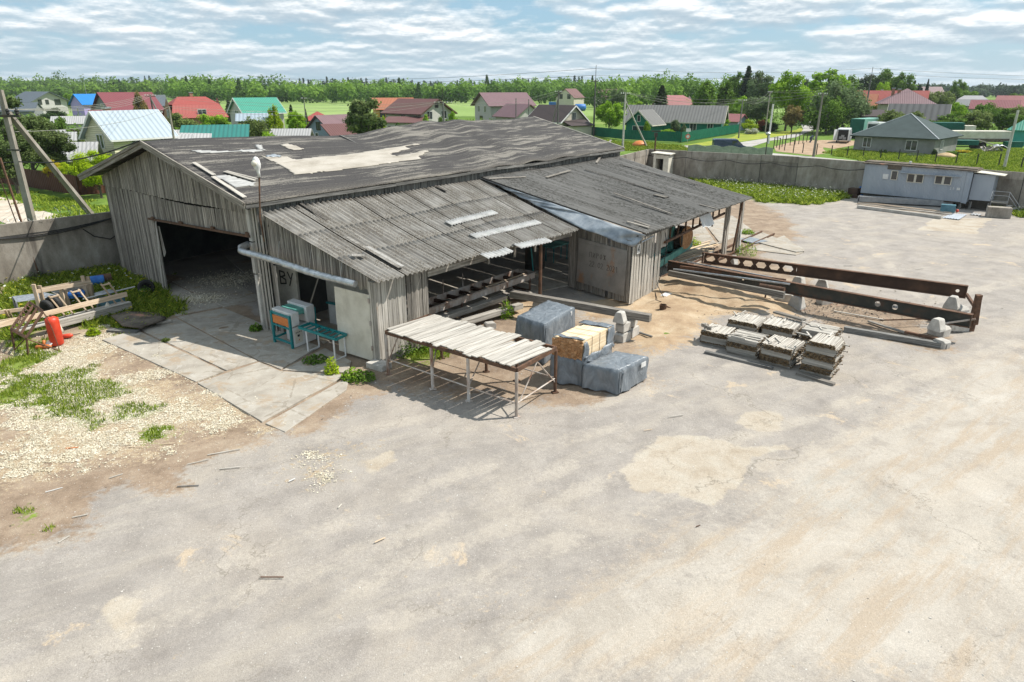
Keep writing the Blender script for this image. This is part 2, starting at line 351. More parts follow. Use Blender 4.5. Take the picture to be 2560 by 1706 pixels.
A = {
 'dirt': np.maximum(mask([P_dirt], .7, .5, 4, 1), mask([P_dirt2, P_dirt3], .9, .6, 4, 2) * .85),
 'sand': np.maximum(mask([P_saw], 1.1, .5, 4, 3), mask([P_saw2], .6, .3, 3, 3)),
 'chip': np.maximum(mask([P_chip], 1.6, .8, 4, 4), mask([P_chip2], .7, .4, 3, 5) * .42),
 'gras': np.maximum(mask(P_grass, .45, .5, 2.2, 6), np.maximum(mask(P_grassR, .8, .6, 4, 7), 0)),
 'pale': mask([P_pale], 1.3, .5, 7, 8), 'ptch': mask(P_patch, .16, .25, 2.5, 9),
}
def trail(pts, w, soft):
    q_ = gg([(u, v) for u, v in pts]); d = np.full(GX.shape, 1e9)
    fine = [q_[i].lerp(q_[i + 1], k / 6) for i in range(len(q_) - 1) for k in range(6)] + [q_[-1]]
    for a, b in zip(fine[:-1], fine[1:]):
        ex, ey = b.x - a.x, b.y - a.y; t_ = np.clip(((GX - a.x) * ex + (GY - a.y) * ey) / (ex * ex + ey * ey + 1e-9), 0, 1); d = np.minimum(d, np.hypot(GX - a.x - t_ * ex, GY - a.y - t_ * ey))
    return np.clip(1 - (d - w) / soft, 0, 1) * (.65 + .35 * nz(GX, GY, 2.5, 55))
def gg(pts): return [g(u, v, 0) for u, v in pts]
A['trk'] = np.zeros(GX.shape)
for tp, w_ in (([(900, 1470), (1300, 1300), (1600, 1165), (2000, 1050), (2560, 850)], .18), ([(960, 1560), (1420, 1345), (1760, 1215), (2160, 1085), (2600, 930)], .2), ([(1380, 1740), (1850, 1450), (2560, 1160)], .25), ([(1620, 1740), (2080, 1480), (2600, 1290)], .25), ([(-60, 1640), (400, 1480), (900, 1290), (1300, 1130), (1560, 1060)], .16), ([(-60, 1720), (500, 1530), (1000, 1340), (1430, 1160)], .16), ([(2560, 700), (2300, 760), (2200, 640), (2100, 560)], .25), ([(700, 1120), (1100, 1040), (1500, 1010), (1900, 900), (2300, 760)], .2)): A['trk'] = np.maximum(A['trk'], trail(tp, w_, .45))
Z = nz(GX, GY, 9, 21) * .02 + A['sand'] * .10 * (nz(GX, GY, 3.5, 22) + .6) + A['dirt'] * .03 * nz(GX, GY, 2, 23)
def bumpz(pts, h, soft): 
    m = mask([pts], soft, .2, 2, 30); return m * h
Z = Z + bumpz(pix([(1640, 700), (1760, 700), (1880, 740), (1960, 770), (1900, 780), (1760, 745), (1650, 720)]), .22, .6)
Z = np.where(sdpoly(GX, GY, P_dirt2) < 0, Z * .4, Z)
nx, ny = len(xs), len(ys)
idx = np.arange(nx * ny).reshape(ny, nx)
keep = (sdy[:-1, :-1] < .05)
q = np.stack([idx[:-1, :-1], idx[:-1, 1:], idx[1:, 1:], idx[1:, :-1]], -1)[keep]
used = np.unique(q); rem = np.full(nx * ny, -1); rem[used] = np.arange(len(used))
vv = np.stack([GX.ravel(), GY.ravel(), Z.ravel()], -1)[used]
t = NT('yard_surface'); v = t.tc
big = t.noise(v, .22, 7, .62, .4); med = t.noise(v, .9, 8, .65, .3); sm = t.noise(v, 6, 6, .65); fn = t.noise(v, 42, 3, .7)
vs_ = t.map(t.map(v, (1, 1, 1), (0, 0, math.radians(-40))), (.16, 1.0, 1)); streak = t.noise(vs_, .8, 7, .6)
asph = t.ramp(med, [(.225, .203, .183), (.29, .264, .238), (.35, .32, .288)])
asph = t.mix(t.math('MULTIPLY', t.ss(big, .48, .66), .5), asph, (.38, .335, .28))
asph = t.mix(t.math('MULTIPLY', t.ss(streak, .48, .70), .55), asph, (.38, .34, .285))
s3 = t.noise(t.map(t.map(v, (1, 1, 1), (0, 0, math.radians(-24))), (.12, 1.5, 1)), 1.4, 8, .7); asph = t.mix(t.math('MULTIPLY', t.ss(s3, .50, .68), .45), asph, (.37, .335, .285))
asph = t.mix(t.math('MULTIPLY', t.ss(t.noise(t.map(v, loc=(2, 5, 0)),   .4, 9, .75, .8), .48, .64), .5), asph, (.24, .22, .20))
asph = t.mix(t.ss(t.noise(t.map(v, loc=(7, 3, 0)), .55, 8, .7, .6), .60, .66), asph, (.42, .345, .26))
def blend(col, an, c2, nse, k=.9, lo=.42, hi=.58):
    f = t.ss(t.math('ADD', t.attr(an), t.math('ADD', t.math('MULTIPLY', t.math('SUBTRACT', nse, .5), k), t.math('MULTIPLY', t.math('SUBTRACT', sm, .5), k * .8))), lo - .1, hi + .12); return t.mix(f, col, c2), f
pale = t.ramp(t.noise(v, .5, 9, .68, .5), [(.28, .248, .21), (.385, .348, .30), (.455, .42, .37)])
pale = t.mix(t.math('MULTIPLY', t.ss(t.noise(t.map(vs_, loc=(3, 1, 0)), 1.5, 8, .7), .46, .62), .75), pale, (.36, .29, .215))
pale = t.mix(t.math('MULTIPLY', t.ss(t.noise(t.map(v, loc=(1, 9, 0)), .35, 8, .7, .8), .55, .68), .6), pale, (.33, .32, .29))
col, fp = blend(asph, 'pale', pale, med, 1.5, .25, .85)
ptc = t.ramp(t.noise(v, 1.1, 6, .6, .5), [(.32, .265, .20), (.39, .34, .275), (.42, .385, .325)])
col, _ = blend(col, 'ptch', ptc, sm, .5)
col = t.mix(t.math('MULTIPLY', t.ss(t.math('ADD', t.attr('trk'), t.math('MULTIPLY', t.math('SUBTRACT', sm, .5), 1.2)), .35, .95), .55), col, (.43, .385, .325))
dirt = t.ramp(t.noise(v, .9, 8, .7), [(.16, .115, .08), (.26, .195, .14), (.36, .29, .215)])
col, fd = blend(col, 'dirt', dirt, med, 1.4)
sand = t.ramp(t.noise(v, .8, 7, .65), [(.25, .17, .105), (.38, .28, .18), (.49, .40, .285)])
col, fs_ = blend(col, 'sand', sand, med, 1.3)
chip = t.mix(t.ss(t.vor(v, 24, out=0), .1, .5), (.56, .51, .40), (.34, .26, .17))
col, fc = blend(col, 'chip', chip, t.noise(v, 2.2, 9, .75), 2.2, .45, .65)
gr = t.ramp(t.noise(v, 2.5, 8, .7), [(.16, .15, .05), (.15, .20, .035), (.21, .28, .05)])
col, fg = blend(col, 'gras', gr, sm, 1.0)
# grit, cracks
col = t.mul(col, t.math('MULTIPLY_ADD', fn, .9, .55)); col = t.mul(col, t.math('MULTIPLY_ADD', t.noise(v, 14, 5, .75), .5, .75))
col = t.mix(t.math('MULTIPLY', t.math('MULTIPLY', t.ss(t.vor(v, 13, 'F1'), .17, .08), t.ss(sm, .42, .55)), t.math('SUBTRACT', .75, t.math('MULTIPLY', fg, .75))), col, (.50, .475, .43))
col = t.mix(t.math('MULTIPLY', t.ss(t.vor(v, 5.5, 'F1'), .09, .03), .75), col, (.58, .55, .50))
col = t.mix(t.math('MULTIPLY', t.math('MULTIPLY', t.ss(t.vor(t.map(v, loc=(3, 3, 0)), 2.6, 'F1'), .05, .03), t.ss(big, .5, .56)), .5), col, (.10, .075, .05))
nd = t.N.new('ShaderNodeTexNoise'); t.l(v, nd.inputs[0]); nd.inputs['Scale'].default_value = .9; nd.inputs['Detail'].default_value = 8; nd.inputs['Roughness'].default_value = .65
va = t.N.new('ShaderNodeVectorMath'); va.operation = 'MULTIPLY_ADD'; t.l(nd.outputs[1], va.inputs[0]); va.inputs[1].default_value = (3.2, 3.2, 0); t.l(v, va.inputs[2])
crk = t.ss(t.vor(va.outputs[0], .15, 'DISTANCE_TO_EDGE'), .004, .0012)
crk = t.math('MULTIPLY', crk, t.ss(big, .44, .54)); crk = t.math('MULTIPLY', crk, t.math('SUBTRACT', 1.0, t.math('MAXIMUM', fd, fs_)))
col = t.mix(t.math('MULTIPLY', crk, .6), col, (.17, .15, .12))
hgt = t.math('ADD', fn, t.math('MULTIPLY', sm, 1.5))
t.fin(col, .93, t.bump(hgt, .6, .02), 0, .25)
yo = npmesh('yard', vv, rem[q], t.m)
for k_, a_ in A.items():
    at = yo.data.attributes.new(k_, 'FLOAT', 'POINT'); at.data.foreach_set('value', a_.ravel()[used].astype(np.float32))
tag(yo, kind='structure')
# wide ground outside the yard
t = NT('meadow_ground'); v = t.tc
c = t.ramp(t.noise(v, .05, 9, .65), [(.07, .125, .018), (.11, .185, .028), (.16, .24, .05)])
c = t.mix(t.ss(t.noise(v, .6, 8, .7), .5, .7), c, (.055, .10, .014)); c = t.mix(t.ss(t.noise(t.map(v, (.4, 1, 1), loc=(9, 0, 0)), .03, 6, .6), .56, .66), c, (.27, .32, .10))
c = t.mul(c, t.math('MULTIPLY_ADD', t.noise(v, 9, 4, .7), .7, .65))
c = t.mix(t.ss(t.vor(v, .9, 'F1'), .12, .04), c, (.24, .26, .03))
t.fin(c, .95, t.bump(t.noise(v, 12, 4, .7), .5, .05), 0, .15); M['meadow'] = t.m
mb = MB(); mb.quad((-6000, -300, -.06), (6000, -300, -.06), (6000, 9000, -.06), (-6000, 9000, -.06)); tag(mb.build('ground', M['meadow']), kind='structure')
def sheet(name, pts, z, mat):
    m = MB(); n = len(pts); m.add([(p[0], p[1], z) for p in pts], [tuple(range(n))]); o = m.build(name, mat)
    o.data.polygons[0].use_smooth = False
    if o.data.polygons[0].normal.z < 0: o.data.flip_normals()
    return tag(o, kind='structure')
M['road'] = mk('worn_road', [(.26, .25, .24), (.36, .345, .325), (.44, .42, .40)], .5, G1, None, 0, .9, 0, .3, 20, .01, ov=[((.42, .36, .28), .5, .58, .68, G1)])
M['track'] = mk('dirt_track', [(.36, .30, .23), (.48, .42, .34), (.56, .50, .43)], .6, G1, None, 0, .95, 0, .4, 15, .02)
M['field'] = mk('far_field_grass', [(.14, .22, .05), (.19, .28, .07), (.25, .33, .11)], .02, (1, .5, 1), None, 0, .95, 0, .2, .6, .05)
M['bare'] = mk('bare_soil', [(.22, .15, .09), (.34, .24, .16), (.42, .32, .22)], .7, G1, None, 0, .95, 0, .5, 12, .03)
M['lawn'] = mk('yellow_green_verge', [(.16, .21, .02), (.24, .28, .03), (.34, .34, .04)], .35, G1, None, 0, .95, 0, .3, 8, .03)
sheet('road', gg([(1700, 363), (1722, 376), (1990, 402), (2170, 415), (2170, 404), (1990, 388), (1860, 376), (1865, 371), (1925, 352), (1990, 343), (2020, 330), (2044, 322), (2042, 314), (2025, 303), (2010, 297), (1994, 297), (2003, 312), (2008, 323), (2002, 332), (1935, 343), (1855, 355), (1790, 366)]), -.035, M['road'])
sheet('path', gg([(-260, 430), (-60, 480), (0, 492), (40, 500), (75, 516), (120, 530), (200, 548), (300, 562), (420, 575), (300, 600), (60, 575), (-20, 545), (-300, 520)]), -.035, M['track'])
sheet('verge', gg([(1712, 362), (1760, 355), (1830, 343), (1848, 334), (1905, 334), (1990, 325), (2004, 318), (2008, 327), (1992, 334), (1935, 342), (1850, 354), (1790, 364)]), -.045, M['lawn'])
sheet('bare_soil', gg([(1940, 378), (1935, 366), (1990, 352), (2040, 350), (2060, 358), (2058, 372), (2070, 382), (2030, 388)]), -.045, M['bare'])
sheet('parking_dirt', gg([(2045, 350), (2100, 350), (2150, 352), (2140, 362), (2085, 372), (2045, 366)]), -.04, M['bare'])
sheet('field', [V3(-520, 250, 0), V3(-120, 235, 0), V3(60, 235, 0), V3(130, 300, 0), V3(160, 450, 0), V3(-640, 620, 0)], -.03, M['field'])
# ---------------- concrete pads ----------------
def slab(mb, pts, z=.03, r=None):
    p = [V3(a.x, a.y, -.05) for a in pts]; mb.prism(p, (0, 0, z + .05), r)
t = NT('cracked_concrete_pad'); v = t.tc; n_ = t.noise(v, 1.0, 8, .65); c = t.ramp(n_, [(.25, .225, .19), (.345, .315, .27), (.41, .38, .33)]); c = t.mul(c, t.math('MULTIPLY_ADD', t.noise(v, 30, 4, .7), .4, .8))
c = t.mix(t.ss(t.noise(t.map(v, loc=(5, 2, 0)), 1.1, 7, .7, .5), .52, .64), c, (.33, .265, .195)); c = t.mix(t.math('MULTIPLY', t.ss(t.noise(t.map(v, loc=(1, 8, 0)), 2.2, 7, .7, 1.5), .57, .62), .5), c, (.46, .44, .40))
e_ = t.vor(t.map(v), .55, 'DISTANCE_TO_EDGE'); c = t.mix(t.math('MULTIPLY', t.ss(t.math('ADD', e_, t.math('MULTIPLY', t.math('SUBTRACT', t.noise(v, 2.5, 7, .7), .5), .22)), .010, .002), .5), c, (.20, .17, .13))
M['pad'] = t.fin(c, .92, t.bump(t.noise(v, 18, 5, .7), .5, .012), 0, .2)
def qd(a, b, c, d, *e):
    p = gg([x for x in (a, b, c, d, *e)]); m = sum(p, V3(0, 0, 0)) / len(p)
    return [x + (m - x).normalized() * .025 for x in p]
for i, (name, quads) in enumerate((('concrete_pad', [
    [(255, 851), (340, 826), (562, 931), (490, 957)], [(345, 824), (440, 797), (645, 905), (567, 929)],
    [(442, 794), (560, 772), (800, 868), (703, 926), (648, 904)], [(492, 960), (648, 907), (702, 930), (868, 940), (655, 1058)], [(662, 1062), (875, 942), (868, 975), (712, 1084)],
    [(705, 928), (812, 872), (880, 905), (872, 935)], [(430, 705), (560, 690), (660, 750), (560, 770)], [(385, 735), (428, 708), (556, 768), (440, 792)],
    [(560, 640), (700, 640), (800, 740), (680, 745)], [(670, 750), (830, 735), (960, 800), (810, 860)]]),
    ('concrete_floor', [[(1080, 800), (1230, 745), (1330, 700), (1000, 700)], [(1330, 735), (1425, 715), (1380, 640), (1250, 700)],
    [(1640, 720), (1720, 680), (1770, 640), (1650, 640)], [(1760, 560), (1830, 540), (1880, 575), (1800, 610)], [(1700, 570), (1755, 560), (1790, 610), (1730, 630)], [(1870, 625), (1960, 590), (2010, 632), (1990, 640)], [(1840, 590), (1900, 580), (1950, 600), (1880, 615)]]))):
    mb = MB()
    for q_ in quads: slab(mb, qd(*q_), .035 + i * .01 + ru(0, .008))
    tag(mb.build(name, M['pad'], bevel=.015), kind='structure')

# ---------------- the shed ----------------
A1, A2 = V3(-20.33, 34.67, 0), V3(-9.75, 25.45, 0)         # foot of the front gable
BD = V3(.566, .824, 0).normalized(); AD = (A2 - A1).normalized(); NF = V3(-AD.y, AD.x, 0) * -1   # NF faces the yard
if NF.y > 0: NF = -NF
LB = 30.2
B1, B2 = A1 + BD * LB, A2 + BD * LB
RF = [V3(-15.4, 29.55, 6.82), V3(-9.55, 24.62, 5.06), V3(7.95, 50.0, 4.92), V3(1.66, 55.9, 6.8), V3(-21.55, 34.75, 4.8), V3(-5.4, 60.6, 4.8)]
def lerp(a, b, t): return a + (b - a) * t
def planks(mb, P, Q, zb, zt, nrm, bw=.14, off=0.0, t=.022, jit=.015, bj=.03, hole=None, tj=.02):
    P = Vector(P); Q = Vector(Q); ln = (Q - P).length; d = (Q - P) / ln; s = 0
    nrm = Vector(nrm)
    while s < ln - .02:
        w = min(bw * ru(.75, 1.2), ln - s); m = s + w / 2; f = m / ln
        z0 = zb(f) + ru(-bj, bj); z1 = zt(f) + ru(-tj, tj)
        if z1 > z0 + .05 and not (hole and hole(f)):
            c = P + d * m + nrm * (off + ru(0, jit)); e = c + nrm * ru(-jit, jit) + d * ru(-.012, .012)
            mb.board(V3(c.x, c.y, z0), V3(e.x, e.y, z1), w - ru(.006, .034), t, nrm)
        s += w
shed = thing('timber_shed', 'long weathered grey plank shed with dark felt gable roof and open doorway', 'shed', tuple(A1.lerp(A2, .5)))
def zroof_f(f):   # underside of the roof over the gable wall
    return (4.85 + (6.62 - 4.85) * (f / .5)) if f < .5 else (6.62 - (6.62 - 5.0) * ((f - .5) / .5))
OP0 = .385
mb = MB()
topo = lambda f: 3.30 + .45 * (f - OP0) / (1 - OP0)
planks(mb, A1, A1.lerp(A2, OP0), lambda f: 0, lambda f: 4.45 - .03 * f, NF, .15, 0, bj=.05)
planks(mb, A1.lerp(A2, OP0), A2 + AD * -.15, lambda f: 3.28 + .42 * f, lambda f: 4.43 - .12 * math.sin(PI * min(1, f * 1.15)) + .20 * f, NF, .15, .01, tj=.01)
mb.build('lower_plank_wall', M['wood'], shed)
mb = MB()
planks(mb, A1 + NF * .05, A2 + NF * .05, lambda f: 4.40 + .16 * f + .03 * math.sin(f * 9), lambda f: zroof_f(f) + .04, NF, .115, .02, bj=.015)
mb.build('gable_plank_wall', M['wood'], shed)
mb = MB()   # torn jamb: warped boards hanging at the door edge
J = A1.lerp(A2, OP0)
for k in range(9):
    a = J + AD * (.05 + k * .045) + NF * (.03 + .02 * k); z0 = max(0, ru(-.2, .5) if k % 3 else 0)
    mb.board(V3(a.x, a.y, z0) + AD * ru(-.15, .25) + NF * ru(0, .25), V3(a.x, a.y, 3.25 - ru(0, .5) * (k % 2)), .11, .02, NF)
for k in range(5):
    a = J + AD * .38 + NF * .1
    mb.board(V3(a.x, a.y, 1.7 + k * .05) + AD * (.1 + .05 * k), V3(a.x, a.y, 3.1) + AD * (.02 * k), .10, .015, NF)
mb.build('torn_door_jamb', M['wood_lt'], shed)
mb = MB()
a = J + NF * .12; b = A2 + NF * .10
mb.board(V3(a.x, a.y, 3.33) - AD * .5, V3(b.x, b.y, 3.74), .05, .09, (0, 0, 1))
for f in (0, .33, .66, .98):
    p = a.lerp(b, f); mb.box((p.x, p.y, 3.42 + .42 * f), (.25, .08, .1), math.atan2(AD.y, AD.x))
mb.build('door_rail', M['rust'], shed)
mb = MB()   # masonry and posts at the near right corner
mb.box((A2.x - .02, A2.y + .05, 1.1), (.17, .22, 2.3), math.atan2(AD.y, AD.x)); mb.box((A2.x - .05, A2.y + .03, 2.9), (.2, .2, 1.2), math.atan2(AD.y, AD.x)); mb.box((A2.x - .02, A2.y + .03, 4.15), (.2, .22, 1.2), math.atan2(AD.y, AD.x))
mb.build('concrete_corner_post', M['conc_lt'], shed, bevel=.02)
mb = MB()
planks(mb, A2 + AD * .12 + NF * .02, A2 + AD * .62 + BD * .2, lambda f: 0, lambda f: 4.85, NF, .13, 0)
mb.build('corner_planks', M['wood_lt'], shed)
# side wall over the lean-to, other walls
mb = MB()
SN = V3(BD.y, -BD.x, 0)
planks(mb, A2 + AD * .48, B2 + AD * .40, lambda f: 3.9, lambda f: 5.0 - .10 * math.sin(f * PI) + .0 * f, SN, .17, 0, bj=.1)
planks(mb, A2 + BD * 15.5, B2, lambda f: 0, lambda f: 3.4, SN, .17, 0)
mb.build('side_plank_wall', M['wood_dk'], shed)
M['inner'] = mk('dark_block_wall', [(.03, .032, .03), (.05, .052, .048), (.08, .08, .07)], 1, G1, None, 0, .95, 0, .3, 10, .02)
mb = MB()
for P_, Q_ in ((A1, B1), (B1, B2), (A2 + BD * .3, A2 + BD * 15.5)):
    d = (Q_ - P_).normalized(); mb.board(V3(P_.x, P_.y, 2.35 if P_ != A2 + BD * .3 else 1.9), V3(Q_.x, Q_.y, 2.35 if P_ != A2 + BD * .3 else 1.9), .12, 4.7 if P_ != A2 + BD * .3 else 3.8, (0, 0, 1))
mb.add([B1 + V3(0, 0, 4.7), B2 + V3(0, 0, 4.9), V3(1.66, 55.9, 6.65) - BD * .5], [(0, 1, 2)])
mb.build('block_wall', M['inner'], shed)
mb = MB()   # rafters, purlins, posts inside
for k in range(1, 9):
    o = BD * (k * 3.4)
    mb.board(A1 + o + V3(0, 0, 4.55), A2 + o + V3(0, 0, 4.6), .1, .18); mb.board(A1 + o + V3(0, 0, 4.6), A1.lerp(A2, .5) + o + V3(0, 0, 6.5), .08, .14); mb.board(A2 + o + V3(0, 0, 4.7), A1.lerp(A2, .5) + o + V3(0, 0, 6.5), .08, .14)
mb.build('roof_truss', M['wood_dk'], shed)
# felt roof
t = NT('torn_roof_felt'); v = t.attr('g', True)
f1 = t.noise(t.map(v, (.16, 1.7, 1)), 1.5, 8, .7, .3); f2 = t.noise(t.map(v, (.45, 3.5, 1)), 2.2, 7, .7); f3 = t.noise(v, 14, 5, .75); f4 = t.noise(t.map(v, (.05, .25, 1), loc=(4, 4, 0)), 3, 4, .6)
c = t.ramp(f3, [(.030, .0275, .027), (.050, .047, .046), (.075, .07, .067)])
band = t.math('ADD', t.math('MULTIPLY', f1, .6), t.math('ADD', t.math('MULTIPLY', f2, .25), t.math('MULTIPLY', f4, .3)))
c = t.mix(t.math('MULTIPLY', t.ss(t.math('ADD', band, t.math('MULTIPLY', t.math('SUBTRACT', f3, .5), .22)), .575, .64), .85), c, (.21, .195, .17))
sv = t.N.new('ShaderNodeSeparateXYZ'); t.l(v, sv.inputs[0])
seam = t.math('FRACT', t.math('MULTIPLY', t.math('ADD', sv.outputs[1], t.math('MULTIPLY', f1, .5)), 1.25))
c = t.mix(t.math('MULTIPLY', t.ss(seam, .06, .0), .7), c, (.015, .014, .014)); c = t.mix(t.math('MULTIPLY', t.math('MULTIPLY', t.ss(seam, .16, .07), t.ss(seam, .03, .07)), .25), c, (.20, .19, .17))
edge = t.ss(sv.outputs[1], 7.0, 7.8); c = t.mix(t.math('MULTIPLY', t.math('MULTIPLY', edge, t.ss(f3, .4, .6)), .6), c, (.16, .145, .12))
t.fin(c, .9, t.bump(t.math('ADD', f3, t.math('MULTIPLY', t.ss(seam, .1, .0), -.6)), .6, .03), 0, .25); M['felt'] = t.m
def roofpt(a, b, c, d, s, t_):     # a ridge front, b eave front, c eave far, d ridge far
    p = a.lerp(d, s).lerp(b.lerp(c, s), t_)
    x = s * 30; y = t_ * 8
    w = .032 * math.sin(x * .9 + 1.3 * math.sin(y * .7)) * math.sin(y * 1.1 + .5) + .05 * math.sin(x * .37 + 2) * (1 - t_) - .30 * math.exp(-((x - 11.0) / 3.5) ** 2) * (1 - t_) ** 1.5 + .07 * math.sin(x * 1.9 + y * .5) * math.exp(-((x - 18) / 5) ** 2)
    w += .13 * math.exp(-((x - 19.5) / 3.5) ** 2) * (1 - t_)
    return V3(p.x, p.y, p.z + w)
RS = lambda s, t_: roofpt(RF[0], RF[1], RF[2], RF[3], s, t_)
mb = MB(); mb.grid(RS, 150, 44, gf=lambda s, t_: V3(s * 30, t_ * 7.8, 0))
mb.grid(lambda s, t_: roofpt(RF[0], RF[4], RF[5], RF[3], s, t_), 100, 16, gf=lambda s, t_: V3(s * 30 + 60, t_ * 7.5 - 9, 0))
roof = mb.build('roof', M['felt'], shed, smooth=True, solid=.05)
# tan felt patches laid over the slope
def on_roof(u, v):
    a, b, d = RF[0], RF[1], RF[3]; n = (b - a).cross(d - a); r_ = ray(u, v); o = V3(0, 0, CAMH)
    p = o + r_ * ((a - o).dot(n) / r_.dot(n))
    # invert the bilinear patch by iteration
    s, t_ = .5, .5
    for _ in range(30):
        e = p - RF[0].lerp(RF[3], s).lerp(RF[1].lerp(RF[2], s), t_)
        ds = (RF[3] - RF[0]).lerp(RF[2] - RF[1], t_); dt = RF[1].lerp(RF[2], s) - RF[0].lerp(RF[3], s)
        s += e.dot(ds) / ds.dot(ds) * .8; t_ += e.dot(dt) / dt.dot(dt) * .8
    return s, t_
R2 = lambda x, y: (600 + x / 3.672, 150 + y / 3.672)
def patch(pts, mat, name, z=.045, step=(.10, .09)):
    st_ = [on_roof(*p) for p in pts]; px_ = [(s * 30, t_ * 7.8) for s, t_ in st_]
    x0, x1 = min(p[0] for p in px_), max(p[0] for p in px_); y0, y1 = min(p[1] for p in px_), max(p[1] for p in px_)
    n_, m_ = int((x1 - x0) / step[0]) + 2, int((y1 - y0) / step[1]) + 2
    XX, YY = np.meshgrid(x0 + np.arange(n_) * step[0], y0 + np.arange(m_) * step[1])
    sd = sdpoly(XX, YY, px_) + nz(XX, YY, 1.1, 5) * .07
    vid = {}; mb = MB(); vs = []; fs = []; gc = []
    def vi(i, j):
        if (i, j) not in vid:
            s, t_ = XX[j, i] / 30, YY[j, i] / 7.8; p = RS(s, t_) + V3(0, 0, z); vid[(i, j)] = len(vs); vs.append(p); gc.append(V3(XX[j, i], YY[j, i], 0))
        return vid[(i, j)]
    for j in range(m_ - 1):
        for i in range(n_ - 1):
            if sd[j, i] < 0 and sd[j + 1, i + 1] < .05: fs.append((vi(i, j), vi(i + 1, j), vi(i + 1, j + 1), vi(i, j + 1)))
    mb.add(vs, fs, .5, gc); return mb.build(name, mat, shed, smooth=True, solid=.02)
M['tanfelt'] = mk('tan_felt', [(.25, .225, .185), (.36, .33, .285), (.42, .39, .345)], 1.2, (.5, 1, 1), 'g', 0, .92, 0, .3, 20, .01, ov=[((.17, .14, .11), 1.0, .6, .72, (.25, 2.2, 1))])
M['baresl'] = mk('bare_slate_sheet', [(.22, .22, .215), (.36, .36, .35), (.46, .46, .45)], 2, (1, 3, 1), 'g', 0, .9, 0, .4, 20, .01)
patch([R2(*p) for p in ((190, 895), (420, 900), (500, 930), (760, 885), (1090, 840), (1300, 805), (1590, 770), (1640, 780), (1520, 792), (1550, 815), (1440, 838), (1380, 858), (1420, 875), (1690, 835), (1725, 850), (1640, 890), (1660, 910), (1500, 935), (500, 1070), (400, 1000))], M['tanfelt'], 'felt_patch')
patch([R2(*p) for p in ((340, 775), (450, 768), (545, 805), (590, 810), (540, 825), (500, 835))], M['tanfelt'], 'felt_patch')
patch([R2(*p) for p in ((120, 775), (190, 785), (225, 835), (150, 820))], M['baresl'], 'felt_patch')
patch([R2(*p) for p in ((0, 832), (170, 825), (215, 845), (120, 855), (0, 855))], M['baresl'], 'felt_patch')
patch([R2(*p) for p in ((235, 905), (300, 880), (370, 905), (330, 912))], M['flash'], 'felt_patch', .08)
R1 = lambda x, y: (x / 3.672, 150 + y / 3.672)
patch([R1(*p) for p in ((1730, 848), (1880, 845), (2100, 850), (2270, 835), (2200, 850), (2000, 868), (1800, 865))], M['baresl'], 'felt_patch')
patch([R1(*p) for p in ((1955, 1075), (2060, 1065), (2350, 1140), (2340, 1160), (2150, 1180))], M['baresl'], 'felt_patch')
mb = MB()      # loose grey boards on the torn corner
for (a, b) in (((2060, 1050), (2345, 1140)), ((2080, 1045), (2360, 1125)), ((1780, 965), (1970, 1090)), ((1960, 1100), (2250, 1290))):
    s0 = on_roof(*R1(*a)); s1 = on_roof(*R1(*b)); mb.board(RS(*s0) + V3(0, 0, .10), RS(*s1) + V3(0, 0, .12), .16, .03)
for (a, b) in (((1260, 868), (1140, 1035)),):
    pass
mb.build('loose_board', M['wood_lt'], shed)
mb = MB()      # barge boards and eave edge
def barge(p, q, w=.26): mb.board(p + V3(0, 0, -.06) + NF * .03, q + V3(0, 0, -.06) + NF * .03, .05, w, (0, 0, 1))
barge(RF[0], RF[1]); barge(RF[0], RF[4]); barge(RF[0] + NF * .05 + V3(0, 0, .1), RF[1] + NF * .05 + V3(0, 0, .1), .12); barge(RF[0] + NF * .05 + V3(0, 0, .1), RF[4] + NF * .05 + V3(0, 0, .1), .12)
mb.build('barge_board', M['wood'], shed)
mb = MB()
for k in range(12):
    a = RS(k / 12, 1) + V3(0, 0, -.10); b = RS((k + 1) / 12, 1) + V3(0, 0, -.10 + ru(-.02, .02)); mb.board(a, b, .04, .12)
mb.build('eave_board', M['wood_dk'], shed)
mb = MB(); mb.board(RF[3] + V3(0, 0, .06), RF[2] + V3(0, 0, .06), .1, .05); mb.build('verge_board', M['wood_lt'], shed)

# ---------------- lean-to roofs ----------------
def corr_roof(name, a, b, c, d, cols, rows, waves, mat, parent, amp=.024, skip=(), gap=.955):
    """a top near, b bottom near, c bottom far, d top far; sheet after sheet of corrugated slate"""
    mb = MB(); nu = waves * 6
    for i in range(cols):
        jit = ru(-.006, .006); ox = ru(0, 60)
        for j in range(rows - 1, -1, -1):
            if (i, j) in skip: continue
            s0, s1 = i / cols, (i + (gap if (i * 7 + 3) % 5 else .985)) / cols; t0, t1 = j / rows - .0, (j + 1) / rows + (.015 / rows if rows > 1 else 0)
            dz = ru(-.002, .003); tl = ru(.000, .003); dr = ru(-.003, .003); o = V3(ox, -j * 1.75, 0)
            def fn(u, w):
                s = s0 + (s1 - s0) * u; t_ = t0 + (t1 - t0) * w + dr * (u - .5) + jit
                p = a.lerp(d, s).lerp(b.lerp(c, s), t_)
                sag = -.05 * math.sin(PI * min(1, max(0, t_))) + .03 * math.sin(s * 9 + t_ * 3)
                return V3(p.x, p.y, p.z + amp * math.cos(2 * PI * waves * u) + dz + tl * w + sag)
            mb.grid(fn, nu, max(3, 20 // rows), r=rnd(), gf=lambda u, w: V3(u * 1.05, w * 1.75, 0) + o)
    return mb.build(name, mat, parent, smooth=True, solid=.009)
